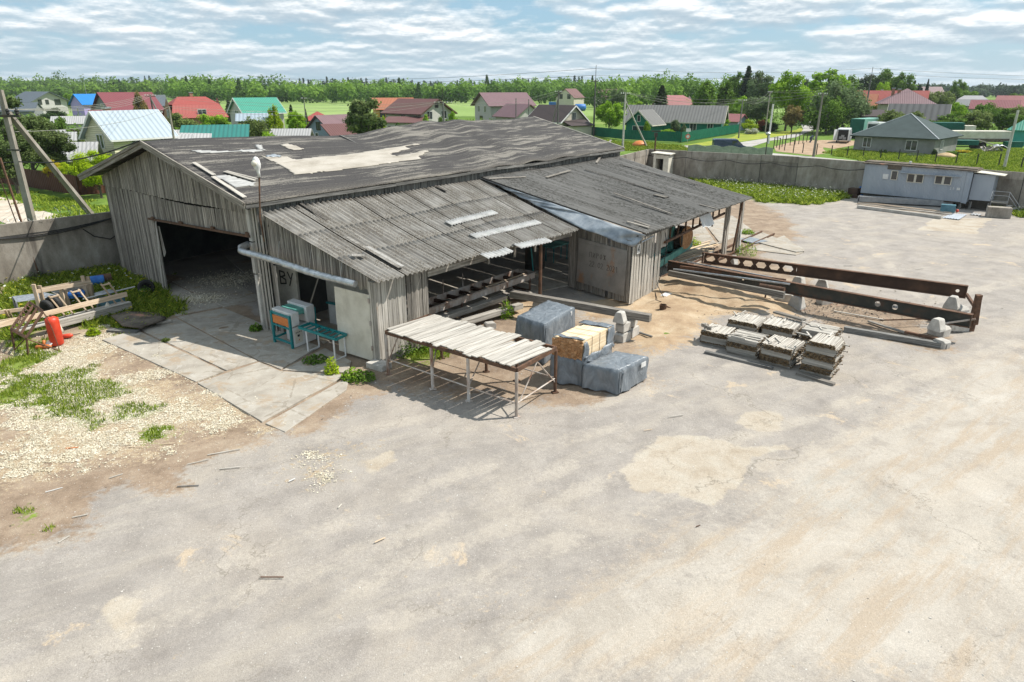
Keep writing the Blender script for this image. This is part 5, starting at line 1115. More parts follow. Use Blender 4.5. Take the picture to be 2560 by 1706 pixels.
# ---------------- left corner junk ----------------
p = g(136, 868); hz_ = gy(116, 797, p.y).z
mb = MB(); cr = .225; mb.lathe(p + V3(0, .2, 0), [(.05, .02), (.2, .03), (cr, .08), (cr, hz_ - .18), (.22, hz_ - .07), (.12, hz_), (.05, hz_ + .01)], 20); gc_ = thing('gas_cylinder', 'tall red gas cylinder standing upright by the brown steel stand', 'gas cylinder', tuple(p)); mb.build('body', M['red'], gc_, smooth=True)
mb = MB(); mb.cyl(p + V3(0, .2, hz_ - .02), p + V3(0, .2, hz_ + .08), .04, n=8); mb.build('valve', M['rust'], gc_)
p = g(158, 852); fe = thing('fire_extinguisher', 'small red fire extinguisher lying behind the gas cylinder', 'fire extinguisher', tuple(p)); mb = MB(); mb.lathe(p + V3(-.15, .2, .09), [(.02, 0), (.085, .03), (.085, .28), (.05, .36), (.02, .38)], 12, (1, .3, .05)); mb.build('body', M['red'], fe, smooth=True)
mb = MB(); mb.tube([p + V3(.2, .3, .12), p + V3(.3, .33, .13), p + V3(.45, .4, .15)], .012, 5); mb.build('hose', M['black'], fe)
f1_, f2_, f3_ = g(*R5(240, 1470)), g(*R5(462, 1560)), g(*R5(978, 1488))
bs = thing('brown_steel_stand', 'brown slatted steel stand leaning over beside the red cylinder', 'steel stand', tuple(f2_))
u1 = gy(*R5(180, 1130), f1_.y); u2 = gy(*R5(430, 1270), f2_.y); u3 = g(*R5(700, 845), 1.45); u4 = g(*R5(475, 690), 1.45)
mb = MB()
for a, b in ((u1, u2), (u2, u3), (u3, u4), (u4, u1), (u1.lerp(u2, .33), u4.lerp(u3, .33)), (u1.lerp(u2, .62), u4.lerp(u3, .62))): mb.board(a, b, .10, .02, (0, -1, .5))
for k in range(1, 8):
    a = u1.lerp(u4, k / 8); mb.board(a, a.lerp(u2.lerp(u3, k / 8), .28), .03, .03)
mb.build('slatted_panel', M['rust'], bs)
mb = MB(); mb.board(f1_, u1, .05, .05); mb.board(f2_, u2, .05, .05); mb.tube([f3_, u3.lerp(f3_, .5) + V3(.05, 0, .1), u3], .014, 5); mb.cyl(u2 - V3(0, 0, .05), f3_, .022, n=6); mb.cyl(f1_, u2, .02, n=6); mb.tube([u3, u3 + V3(-.1, .4, -.5), g(*R5(680, 1360))], .012, 5)
mb.build('stand_legs', M['rust'], bs)
p = g(100, 874); mb = MB(); mb.lathe(p + V3(-.2, .05, .06), [(.03, 0), (.075, .05), (.075, .4), (.06, .5), (.02, .55)], 10, (1, .25, 0)); mb.cyl(p + V3(.1, .1, .1), p + V3(.12, .15, .3), .05, n=8); tag(mb.build('orange_tool', M['orange'], loc=p, smooth=True), 'orange power tool lying at the foot of the brown stand', 'power tool')
p = g(126, 868); mb = MB(); mb.lathe(p + V3(.0, .0, .14), [(.13, 0), (.135, .02), (.09, .03), (.08, .015)], 16, (-.1, -.6, .8)); tag(mb.build('white_lid', M['white'], loc=p), 'round white lid lying between orange tool and red cylinder', 'lid')  # a loose white lid, not a dish
# plank trestle
tr = thing('plank_trestle', 'long plank trestle of pale boards with splayed legs at the weedy corner', 'trestle', tuple(g(*R5(1000, 1130))))
z = .45; a = g(*R5(300, 1160), z); b = g(*R5(2120, 690), z); n = V3(-(b - a).y, (b - a).x, 0).normalized()
mb = MB(); mb.board(a, b, .22, .05); mb.board(a + n * .25, b + n * .24 - (b - a) * .02, .2, .05); mb.board(a + (b - a) * .3 - n * .1 - Zm * .15, b - n * .1 - Zm * .15, .04, .22); mb.build('bench_board', M['wood_lt'], tr)
for f in (.39, .58, .86):
    c_ = a.lerp(b, f) + n * .25; dd = (b - a).normalized(); mb = MB()
    for s_ in (0, 1): mb.board(c_ + dd * (.25 + .3 * s_) - n * .1 - Zm * .3, c_ + dd * (-.25 + .3 * s_) + n * .05 + Zm * .95, .05, .07, n)
    mb.board(c_ + dd * -.25 + Zm * .9, c_ + dd * .1 + Zm * .9, .05, .05); mb.build('leg_pair', M['wood_tan'], tr)
for f in (.32, .75): c_ = a.lerp(b, f); mb = MB(); mb.board(V3(c_.x, c_.y, 0), c_, .1, .08); mb.board(V3(c_.x, c_.y, 0) + n * .3, c_ + n * .3, .1, .08); mb.build('foot', M['wood'], tr)
z = .85; beam('long_board', 'long rough tan board lying on the trestle legs', 'board', g(*R5(-200, 1110), z), g(*R5(2075, 560), z), .05, .20, 'wood_tan', up=(0, .2, 1))
rk = thing('wooden_frame', 'pale wooden frame with paired posts and long rail behind the trestle', 'wooden frame', tuple(g(*R5(680, 1100))))
Yr = g(*R5(900, 1000)).y + .4
for (x, y0, y1, s_) in ((545, 400, 760, 0), (640, 420, 770, 1), (1345, 262, 560, 0), (1430, 275, 570, 1), (995, 480, 640, 0), (1070, 480, 640, 1)):
    p = gy(*R5(x, y0), Yr + (x - 600) * .0018); mb = MB(); mb.board(V3(p.x, p.y, .0), p, .14, .07, (0, -1, 0)); mb.build('post', M['wood_tan'], rk)
mb = MB(); mb.board(gy(*R5(590, 520), Yr - .08), gy(*R5(1485, 365), Yr + 1.5), .04, .16); mb.board(gy(*R5(640, 480), Yr + .25), gy(*R5(1440, 335), Yr + 1.8), .04, .10); mb.build('rail', M['wood_tan'], rk)
for k, (x0, x1, yt) in enumerate(((0, 420, 850), (0, 330, 1010))):
    beam('tan_board', ['upper', 'lower'][k] + ' tan board at the left edge behind the brown stand', 'board', g(*R5(x0 - 150, yt + 30), .6 - .25 * k), g(*R5(x1, yt - 50), .6 - .25 * k), .05, .15, 'wood_tan')
sa = thing('sawhorse', 'small pale sawhorse leaning at the left edge of the yard', 'sawhorse', tuple(g(*R5(150, 1010)))); 
for k in range(2): mb = MB(); mb.board(g(*R5(190 + k * 50, 1020)), g(*R5(75 + k * 55, 815), .8), .07, .05); mb.build('leg', M['wood_tan'], sa)
q4 = [g(*R5(*q__), .75) for q__ in ((205, 600), (730, 535), (985, 590), (260, 690))]
mtb = thing('metal_table', 'low table topped with a corrugated pale metal sheet by the left wall', 'table', (q4[0].x, q4[0].y, 0))
mb = MB(); mb.grid(lambda u, s: q4[0].lerp(q4[1], u).lerp(q4[3].lerp(q4[2], u), s) + V3(0, 0, .015 * math.sin(s * 50)), 2, 60); mb.build('top_sheet', M['galv'], mtb, solid=.01)
for p in q4: mb = MB(); mb.board(V3(p.x, p.y, 0), p, .05, .05, (1, 0, 0)); mb.build('leg', M['grey'], mtb)
q4 = [g(*R5(*q__), .7) for q__ in ((1545, 545), (1790, 482), (1890, 520), (1560, 600))]
mtb = thing('metal_table', 'blue grey metal table standing over the blue cabinet', 'table', (q4[3].x, q4[3].y, 0))
mb = MB(); mb.grid(lambda u, s: q4[0].lerp(q4[1], u).lerp(q4[3].lerp(q4[2], u), s) + V3(0, 0, .012 * math.sin(s * 30)), 2, 30); mb.build('top_sheet', M['galv'], mtb, solid=.02)
for p in q4: mb = MB(); mb.board(V3(p.x, p.y, 0), p, .05, .05, (1, 0, 0)); mb.build('leg', M['grey'], mtb)
p = g(*R5(1790, 830)); cb = thing('blue_cabinet', 'pale blue steel cabinet lying under the trestle end', 'cabinet', tuple(p)); M['ltblue'] = mk('faded_blue_paint', [(.05, .13, .17), (.09, .20, .25), (.13, .26, .30)], 2, G1, None, 0, .6, 0, .1, 20, .002)
mb = MB(); mb.box(p + V3(0, .3, .28), (1.0, .45, .52), .45); mb.build('body', M['ltblue'], cb, bevel=.01); mb = MB(); mb.box(p + V3(.1, .08, .28), (.8, .02, .4), .45); mb.build('door', M['ltblue'], cb)
for k in range(5):
    zz_ = .45 + k * .05; q4 = [g(*R5(*q__), zz_) for q__ in ((830, 520), (1280, 455), (1370, 480), (930, 580))]; mb = MB(); mb.grid(lambda u, s: q4[0].lerp(q4[1], u).lerp(q4[3].lerp(q4[2], u), s) + V3(0, 0, .02 * math.sin(s * 32)), 2, 32)
    tag(mb.build('slate_sheet', M['slate2'] if k % 2 else M['slate1'], loc=(q4[0].x, q4[0].y, zz_), solid=.01), 'corrugated sheet in the small pile behind the wooden frame', 'corrugated sheet', 'small pile of corrugated sheets')
for k, (x, y) in enumerate(((1190, 620), (1330, 600))):
    p = g(*R5(x, y), .62); mo = thing('electric_motor', ['left', 'right'][k] + ' bright blue electric motor on the scrap behind the wooden frame', 'electric motor', tuple(p), 'blue electric motors')
    mb = MB(); mb.lathe(p + V3(-.12, .0, .14), [(.05, -.03), (.12, 0), (.13, .03), (.13, .2), (.11, .25), (.04, .27)], 12, (1, .5 * k, 0)); mb.build('housing', M['blue'], mo); mb = MB(); mb.box(p + V3(0, 0, .27), (.12, .1, .07)); mb.box(p + V3(0, 0, .02), (.24, .2, .03)); mb.build('terminal_box', M['blue'], mo)
mb = MB(); p = g(*R5(1260, 640)); mb.box(p + V3(0, .1, .3), (1.3, .4, .6), .45); tag(mb.build('scrap_crate', M['wood_tan'], loc=p), 'pale crate carrying the two blue motors', 'crate')
beam('white_pole', 'long white pole lying over the scrap towards the shed door', 'pole', g(*R5(1360, 640), .75), g(*R5(2200, 440), .6), .07, .05, 'white')
def wheel(p, rad, wdt, axis, label, rim=True, grp=None):
    w = thing('spare_wheel', label, 'wheel', tuple(p), grp); c_ = Vector(p) + V3(0, 0, rad + .3); ax = Vector(axis).normalized(); c0 = c_ - ax * wdt / 2
    mb = MB(); mb.lathe(c0, [(rad * .62, 0), (rad * .9, -.0), (rad, wdt * .2), (rad, wdt * .8), (rad * .9, wdt), (rad * .62, wdt), (rad * .6, wdt * .5), (rad * .62, 0)], 24, ax); mb.build('tyre', M['black'], w)
    if rim: mb = MB(); mb.lathe(c0, [(rad * .6, wdt * .15), (rad * .5, wdt * .35), (rad * .2, wdt * .3), (.01, wdt * .25)], 20, ax); mb.lathe(c0 + ax * wdt * .05, [(rad * .62, 0), (rad * .62, .03), (rad * .57, .03), (rad * .57, 0)], 20, ax); mb.build('rim', M['galv'], w)
wheel(g(*R5(830, 1020)), .33, .18, (.35, 1, .15), 'front car wheel with silver rim leaning under the long board', grp='car wheels under the trestle')
wheel(g(*R5(950, 985)), .38, .2, (.3, 1, .1), 'rear darker car wheel leaning behind the silver rimmed one', grp='car wheels under the trestle')
p = g(369, 738); mb = MB(); ax = V3(.55, -.8, .2); w = thing('discarded_tyre', 'black tyre standing against the plank wall beside the shed doorway', 'tyre', tuple(p)); mb.lathe(p + V3(0, 0, .36) - ax.normalized() * .1, [(.22, 0), (.32, 0), (.36, .05), (.36, .15), (.32, .2), (.22, .2), (.21, .1), (.22, 0)], 24, ax); mb.build('tyre', M['black'], w)  # bare tyre only, without a rim
for k, (x, y, mt_, lb) in enumerate(((1610, 380, 'blue', 'blue barrel lying in the dark weeds by the wall'), (1735, 350, 'rust', 'brown barrel lying in the weeds beside the blue one'))):
    p = g(*R5(x, y + 50)); mb = MB(); mb.lathe(p + V3(-.3, -.1, .25), [(.05, 0), (.25, .01), (.26, .25), (.25, .6), (.05, .61)], 14, (1, .6, 0)); tag(mb.build('barrel', M[mt_], loc=p), lb, 'barrel', 'barrels in the weeds')
# weathered sheet pile by the concrete pad
cpts = [(276, 790), (318, 781), (395, 783), (417, 795), (398, 803), (365, 815), (352, 822), (305, 815)]
mb = MB(); gp = [g(u, v, .22 + .05 * math.sin(i * 2.1)) for i, (u, v) in enumerate(cpts)]; ce = sum(gp, V3(0, 0, 0)) / len(gp) + V3(0, 0, .08)
vs = [ce]; 
for k in range(1, 5): vs += [ce.lerp(gp[i % 8].lerp(gp[(i + 1) % 8], 0), k / 4) + V3(ru(-.04, .04), ru(-.04, .04), ru(-.02, .03)) for i in range(8)]
fs = [(0, 1 + i, 1 + (i + 1) % 8) for i in range(8)] + [(1 + (k - 1) * 8 + i, 1 + k * 8 + i, 1 + k * 8 + (i + 1) % 8, 1 + (k - 1) * 8 + (i + 1) % 8) for k in range(1, 4) for i in range(8)]
mb.add(vs, fs); M['rot'] = mk('rotten_board', [(.05, .042, .034), (.12, .10, .08), (.20, .17, .13)], 2, G1, None, 0, .95, 0, .8, 12, .03, ov=[((.36, .20, .14), 1.0, .58, .66, G1)])
tag(mb.build('rotten_sheet', M['rot'], loc=gp[0], smooth=True, solid=.05), 'rotten curled board sheet lying beside the concrete pad', 'board')
beam('timber_offcut', 'grey offcut under the right edge of the rotten sheet', 'timber', g(390, 808, .1), g(428, 802, .1), .22, .1, 'wood')
beam('timber_offcut', 'slab of wood under the front of the rotten sheet', 'timber', g(272, 826, .06), g(345, 830, .06), .3, .1, 'wood_dk')
mb = MB()
for c_, rr in ((R5(950, 1190), .18), (R5(1800, 930), .22)):
    p = g(*c_); mb = MB(); mb.lathe(p, [(rr * 1.2, 0), (rr, .15), (rr * .7, .4), (.03, .62)], 9, (0, 0, 1)); 
    tag(mb.build('plastic_bag', M['dwhite'], loc=p, smooth=True), ['white plastic bag hanging under the trestle beside the red cylinder', 'grey plastic bag hanging under the trestle by the blue cabinet'][c_ == R5(1800, 930)], 'plastic bag')
# iron pipes at the left edge
for k, (a, b) in enumerate((((0, 395), (42, 568)), ((-6, 430), (34, 572)))):
    p = gy(*b, 33.0); q_ = gy(*a, 33.0); beam('rusty_pole', ['thick rusty orange pole rising behind the left wall', 'thin rusty pole beside the thick orange one'][k], 'pole', V3(p.x + .5, p.y, .2), q_, .08 - .04 * k, .08 - .04 * k, 'rust')
# ---------------- grey site cabin ----------------
cbn = thing('site_cabin', 'long blue grey corrugated site cabin on stilts against the rear wall', 'site cabin', tuple(g(2151, 482, .5)))
M['cabin'] = mk('blue_grey_cladding', [(.28, .31, .355), (.33, .365, .41), (.38, .41, .45)], .9, (1, 1, .4), None, 0, .6, .1, .1, 20, .003, fine=.06, ov=[((.13, .13, .14), 1.5, .66, .75, (1, 1, .25))])
c0_, c1_ = g(2151, 482, .55), g(2415, 507, .55); cd = (c1_ - c0_).normalized(); cn = V3(cd.y, -cd.x, 0); clen = (c1_ - c0_).length
CB = lambda s_, n_, z_: V3(c0_.x, c0_.y, 0) + cd * s_ + cn * n_ + V3(0, 0, z_)
ctop = 2.95; cdep = -2.1
mb = MB(); nr = int(clen / .12)
mb.grid(lambda u, s: CB(u * clen, .012 * (1 if int(u * nr * 2 + .5) % 2 else -1), .55 + (ctop - .55) * s), nr * 2, 2)
mb.grid(lambda u, s: CB(clen, cdep * u, .55 + (ctop - .55) * s), 20, 2); mb.grid(lambda u, s: CB(0, cdep * u, .55 + (ctop - .55) * s), 2, 2); mb.build('wall', M['cabin'], cbn)
mb = MB(); mb.board(CB(-.2, cdep / 2, ctop + .06), CB(clen + .25, cdep / 2, ctop + .02), 2.35, .10); mb.board(CB(-.2, cdep / 2, ctop + .14), CB(clen + .2, cdep / 2, ctop + .10), 1.4, .1); mb.build('roof', M['rot'], cbn)
mb = MB(); mb.board(CB(0, cdep / 2, .5), CB(clen, cdep / 2, .5), 2.0, .12); mb.build('floor_frame', M['steel_dk'], cbn)
RH = lambda x, y: (2100 + x / 5.115, 380 + y / 5.115)
def onwall(u, v): 
    o = V3(0, 0, CAMH); r_ = ray(u, v); P = CB(0, .03, 0); t_ = (P - o).dot(cn) / r_.dot(cn); q_ = o + r_ * t_; return (q_ - P).dot(cd), q_.z
for (x0, y0, x1, y1, k) in ((655, 240, 735, 360, 1), (860, 280, 1065, 400, 2), (1215, 305, 1425, 425, 2)):
    s0, z1 = onwall(*RH(x0, y0)); s1, z0 = onwall(*RH(x1, y1)); s0 = onwall(*RH((x0 + x0) / 2, (y0 + y1) / 2))[0]; s1 = onwall(*RH(x1, (y0 + y1) / 2))[0]
    mb = MB(); mb.board(CB(s0, .02, (z0 + z1) / 2), CB(s1, .02, (z0 + z1) / 2), .03, z1 - z0); wn = mb.build('window', M['glass'], cbn)
    mb = MB()
    for z_ in (z0, z1): mb.board(CB(s0, .045, z_), CB(s1, .045, z_), .03, .05)
    for s_ in ([s0, s1] + ([(s0 + s1) / 2] if k == 2 else [])): mb.board(CB(s_, .048, z0), CB(s_, .048, z1), .06 if s_ in (s0, s1) else .16, .03, cn)
    mb.build('frame', M['dwhite'], wn)
s0, z1 = onwall(*RH(615, 175)); s1, z0 = onwall(*RH(785, 235)); mb = MB(); mb.board(CB(s0, .03, (z0 + z1) / 2), CB(s1, .03, (z0 + z1) / 2), .04, abs(z1 - z0)); mb.build('rotten_panel', M['rot'], cbn)
s0, z1 = onwall(*RH(555, 280)); s1, z0 = onwall(*RH(612, 350)); mb = MB(); mb.board(CB(s0, .03, (z0 + z1) / 2), CB(s1, .03, (z0 + z1) / 2), .04, abs(z1 - z0)); mb.build('white_board', M['white'], cbn)
s0, z1 = onwall(*RH(785, 255)); s1, z0 = onwall(*RH(1545, 310)); mb = MB(); mb.board(CB(s0, .12, z1 - .05), CB(s1, .12, z1 - .05), .25, .04); mb.build('window_awning', M['cabin'], cbn)
s0, z0 = onwall(*RH(1405, 480)); mb = MB(); write(mb, '20', CB(s0, .03, z0), cd, Zm, .16, cn * .004, .03, 1.1); mb.board(CB(s0 + .45, .03, z0 + .08), CB(s0 + .68, .03, z0 + .08), .02, .2); mb.build('white_number', M['white'], cbn)
pc2 = CB(clen + .8, -1.1, 0)
mb = MB(); mb.prism([CB(clen + .05, -.35, .75), CB(clen + 1.45, -.5, .75), CB(clen + 1.45, -2.0, .75), CB(clen + .05, -2.0, .75)], V3(0, 0, 1.95)); mb.build('porch', M['cabin'], cbn)
mb = MB(); mb.board(CB(clen, -1.1, 2.86), CB(clen + 2.0, -1.2, 2.72), 1.9, .05); mb.build('porch_roof', M['dwhite'], cbn)
mb = MB(); mb.grid(lambda u, s: CB(clen - .35 + u * .4, .05 + .25 * s * u, 2.8 - 2.3 * s), 4, 6); mb.build('peeling_panel', M['cabin'], cbn, solid=.01)
mb = MB(); mb.board(CB(clen + 1.5, -.9, .72), CB(clen + 2.5, -1.0, .72), 1.1, .06); mb.build('landing', M['wood_lt'], cbn)
mb = MB()
for (a, b) in (((1.5, 1.55), (2.6, 1.55)), ((1.5, 1.25), (2.6, 1.25)), ((2.6, 1.55), (3.4, .6)), ((2.6, 1.25), (3.4, .3))): mb.cyl(CB(clen + a[0], -.4, a[1]), CB(clen + b[0], -.4, b[1]), .025, n=6)
for x, z_ in ((2.6, 1.55), (3.4, .6), (1.55, 1.55)): mb.cyl(CB(clen + x, -.4, 0), CB(clen + x, -.4, z_), .025, n=6)
mb.build('handrail', M['grey'], cbn)
for x, y in ((.3, -.2), (.3, -1.9), (clen / 2, -.2), (clen - .4, -.2), (clen + .2, -.5), (clen + 1.4, -.6)): mb = MB(); mb.board(CB(x, y, 0), CB(x, y, .6), .15, .15); mb.build('stilt', M['wood_dk'], cbn)
mb = MB(); c_ = onwall(*RH(880, 130)); mb.cyl(CB(c_[0] * .99, -.6, ctop), CB(c_[0] * .99, -.6, ctop + .3), .07, n=8); mb.cyl(CB(c_[0] * .99, -.6, ctop + .3), CB(c_[0] * .99, -.6, ctop + .38), .1, n=8); mb.build('roof_vent', M['white'], cbn)
for k in range(3): mb = MB(); mb.board(CB(clen + 2.6 + k * .35, -.8, .5 - k * .15), CB(clen + 2.85 + k * .35, -.8, .5 - k * .15), .8, .05); mb.build('step', M['wood_lt'], cbn)
p = g(*RH(2060, 850)); mb = MB(); mb.box(p + V3(0, .4, .38), (1.5, .7, .75), -.45); tag(mb.build('concrete_trough', M['concrete'], loc=p, bevel=.03), 'grey concrete trough on the ground below the cabin steps', 'trough')
ps = g(*RH(250, 650)); pe = g(*RH(1440, 715)); mb = MB(); mb.board(V3(ps.x, ps.y + .2, .32), V3(pe.x, pe.y + .2, .32), .6, .42)
for k in range(9): c_ = V3(ps.x, ps.y + .2, .32).lerp(V3(pe.x, pe.y + .2, .32), k / 8); mb.board(c_ - cd * .02, c_ + cd * .02, .64, .47)
tag(mb.build('riveted_box_duct', M['grey'], loc=ps), 'long riveted grey sheet metal box lying before the site cabin', 'sheet metal box')
for k in range(9):
    o = k * 9; a = g(*RH(230 + ru(-10, 30), 640 + o * .8), .05 + .04 * (k % 3)); b = g(*RH(1420 + ru(-300, 100), 775 + o * .6), .05 + .04 * (k % 3))
    beam('long_plank', 'thin plank in the long pile on the ground before the site cabin', 'plank', a, b, ru(.08, .14), .04, ['wood_tan', 'wood_lt', 'wood'][k % 3], 'planks piled before the site cabin', bv=0)
beam('steel_channel', 'long pale channel at the front of the plank pile before the cabin', 'steel beam', g(*RH(225, 700), .12), g(*RH(1300, 840), .12), .22, .22, 'conc_lt')
mb = MB(); q4 = [g(*RH(*q__), .06) for q__ in ((1300, 840), (1440, 790), (1630, 800), (1530, 865))]; mb.grid(lambda u, s: q4[0].lerp(q4[1], u).lerp(q4[3].lerp(q4[2], u), s) + V3(0, 0, .03 * math.sin(s * 40)), 2, 40); tag(mb.build('metal_sheet', M['cabin'], loc=q4[0], solid=.01), 'pale blue corrugated sheets lying at the end of the plank pile', 'metal sheet')
mb = MB(); q4 = [g(*RH(*q__), .06) for q__ in ((1660, 800), (1700, 780), (1830, 800), (1790, 812))]; mb.grid(lambda u, s: q4[0].lerp(q4[1], u).lerp(q4[3].lerp(q4[2], u), s) + V3(0, 0, .03 * math.sin(s * 20)), 2, 20); tag(mb.build('metal_sheet', M['galv'], loc=q4[0], solid=.01), 'small corrugated sheet on the ground under the cabin porch', 'metal sheet')
p = g(*RH(1400, 780)); mb = MB(); mb.box(p + V3(0, .3, .3), (.95, .5, .55), -.5); tag(mb.build('steel_bin', M['ltblue'], loc=p), 'dark blue steel bin behind the end of the grey box duct', 'bin')
p = g(*RH(1495, 775)); mb = MB(); mb.lathe(p, [(.02, .0), (.09, .05), (.12, .12), (.09, .2), (.02, .23)], 10); tag(mb.build('red_ball', M['red'], loc=p, smooth=True), 'small red ball beside the blue steel bin', 'ball')
p = g(*RH(190, 590)); mb = MB(); mb.box(p + V3(0, .3, .4), (.8, .8, .8), -.8); tag(mb.build('rusty_box', M['steel_brown'], loc=p), 'rusty brown steel box left of the site cabin', 'box')
p = g(*RH(270, 570)); mb = MB(); mb.lathe(p, [(.25, 0), (.27, .4), (.25, .85), (.03, .86)], 12); tag(mb.build('blue_drum', M['blue'], loc=p), 'blue drum tucked beneath the left end of the site cabin', 'drum')
for k in range(3): beam('metal_strip', 'light blue strip lying along the foot of the rear wall', 'metal strip', g(2030, 473 + k * 4, .1), g(2125, 486 + k * 4, .1), .25, .06, 'ltblue' if k == 0 else 'cabin', 'blue strips by the rear wall', bv=0)
# booth in the far corner
bo = thing('corner_booth', 'small white booth with dark doorway in the far wall corner', 'booth', (15.3, 72.2, 0)); bc = V3(15.55, 72.2, 0)
bd_ = V3(.866, -.5, 0); bn_ = V3(-.5, -.866, 0); Bp = lambda x, y, z_: bc + bd_ * x + bn_ * y + V3(0, 0, z_)
mb = MB(); mb.prism([Bp(-.8, -.8, 0), Bp(-.55, -.8, 0), Bp(-.55, .8, 0), Bp(-.8, .8, 0)], V3(0, 0, 2.6)); mb.prism([Bp(.25, -.8, 0), Bp(.8, -.8, 0), Bp(.8, .8, 0), Bp(.25, .8, 0)], V3(0, 0, 2.5)); mb.board(Bp(-.55, .7, 2.35), Bp(.25, .7, 2.35), .1, .4); mb.build('wall', M['dwhite'], bo)
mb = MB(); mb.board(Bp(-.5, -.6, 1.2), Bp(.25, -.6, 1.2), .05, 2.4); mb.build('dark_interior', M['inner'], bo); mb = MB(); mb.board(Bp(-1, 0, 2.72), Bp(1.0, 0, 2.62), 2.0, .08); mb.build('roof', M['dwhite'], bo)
# wall lamp post with round plate
p = FENCE_R[2].lerp(FENCE_R[3], .25) + V3(-.1, -.12, 0); pl = gy(1911, 409, p.y - .05)
lpn = thing('yard_lamp', 'thin dark lamp post fixed to the rear wall above a round black plate', 'lamp post', (pl.x, pl.y, 0))
mb = MB(); mb.cyl(V3(pl.x, pl.y, 1.8), V3(pl.x, pl.y, 4.6), .05, n=8); mb.build('pole', M['steel_dk'], lpn); mb = MB(); mb.lathe(V3(pl.x, pl.y, 4.6), [(.05, 0), (.2, .1), (.26, .22), (.1, .34), (.02, .36)], 10); mb.build('lamp_head', M['galv'], lpn)
mb = MB(); mb.cyl(pl + V3(0, -.02, 0), pl + V3(0, -.06, 0), .24, n=14); mb.build('round_plate', M['black'], lpn)
p = V3(14.8, 73.2, 0); lb_ = thing('wall_lantern', 'small dark lantern post at the corner of the rear wall', 'lamp post', tuple(p)); mb = MB(); mb.cyl(p + Zm * 2.6, p + Zm * 4.3, .08, n=8); mb.build('post', M['rust'], lb_); mb = MB(); mb.box(p + Zm * 4.4, (.3, .3, .4)); mb.box(p + Zm * 4.75, (.9, .15, .1)); mb.build('lantern', M['steel_dk'], lb_)
# ---------------- foliage ----------------
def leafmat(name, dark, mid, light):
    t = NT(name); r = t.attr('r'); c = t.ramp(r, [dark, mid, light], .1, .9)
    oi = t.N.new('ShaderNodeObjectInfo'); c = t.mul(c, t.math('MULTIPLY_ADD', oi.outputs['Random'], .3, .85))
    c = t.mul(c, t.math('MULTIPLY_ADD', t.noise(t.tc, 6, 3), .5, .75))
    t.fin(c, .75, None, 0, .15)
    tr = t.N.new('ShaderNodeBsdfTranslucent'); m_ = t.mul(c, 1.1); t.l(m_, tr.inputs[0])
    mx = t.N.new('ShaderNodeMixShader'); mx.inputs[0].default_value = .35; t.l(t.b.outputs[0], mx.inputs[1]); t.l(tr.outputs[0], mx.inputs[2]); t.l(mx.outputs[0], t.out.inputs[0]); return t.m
LM = {'green': leafmat('green_leaves', (.055, .11, .015), (.11, .20, .026), (.18, .30, .04)),
      'bright': leafmat('bright_spring_leaves', (.10, .19, .012), (.19, .34, .02), (.30, .46, .04)),
      'lime': leafmat('yellow_green_leaves', (.16, .24, .01), (.27, .38, .012), (.40, .50, .02)),
      'olive': leafmat('olive_leaves', (.08, .11, .03), (.14, .19, .05), (.22, .28, .08)),
      'silver': leafmat('silvery_willow_leaves', (.07, .11, .045), (.13, .19, .08), (.20, .27, .13)),
      'dark': leafmat('dark_leaves', (.02, .045, .014), (.04, .075, .022), (.07, .115, .035)),
      'spruce': leafmat('spruce_needles', (.012, .028, .014), (.022, .045, .02), (.04, .075, .03)),
      'pine': leafmat('pine_needles', (.05, .08, .03), (.10, .145, .045), (.19, .24, .08)),
      'orange': leafmat('orange_brown_leaves', (.14, .11, .04), (.24, .19, .07), (.34, .28, .10)),
      'yellow': leafmat('yellow_blossom', (.30, .26, .02), (.50, .42, .03), (.60, .50, .06)),
      'white': leafmat('white_blossom', (.35, .38, .28), (.5, .52, .42), (.62, .64, .55)),
      'red': leafmat('red_leaves', (.10, .04, .025), (.2, .06, .03), (.3, .1, .05)),
      'grass': leafmat('grass_blades', (.10, .15, .016), (.19, .28, .024), (.36, .42, .06)),
      'forest': leafmat('forest_leaves', (.045, .095, .015), (.10, .19, .026), (.18, .30, .04)),
      'forest_far': leafmat('far_forest_needles', (.016, .04, .02), (.03, .06, .028), (.055, .095, .04))}
M['bark'] = mk('grey_bark', [(.05, .042, .035), (.11, .095, .08), (.18, .16, .14)], 8, (1, 1, .3), None, 0, .95, 0, .5, 40, .02)
M['bark_birch'] = mk('pale_bark', [(.18, .165, .145), (.33, .31, .28), (.45, .43, .40)], 4, (1, 1, .5), None, 0, .9, 0, .4, 30, .02, ov=[((.06, .05, .045), 5, .6, .7, (.6, .6, 2))])
RS_ = np.random.RandomState(3)
def leafquads(P, Nn, size, rs=RS_, asp=1.0):
    n = len(P); r = rs.normal(size=(n, 3)); u = np.cross(Nn, r); u /= np.linalg.norm(u, axis=1)[:, None] + 1e-9; v = np.cross(Nn, u); v /= np.linalg.norm(v, axis=1)[:, None] + 1e-9
    s = (size * (.6 + .8 * rs.rand(n)))[:, None]; u = u * s * asp; v = v * s
    V = np.stack([P - u * .5, P - v * .3 + u * .05, P + u * .5, P + v * .35], 1).reshape(-1, 3)
    return V, np.arange(4 * n).reshape(n, 4)
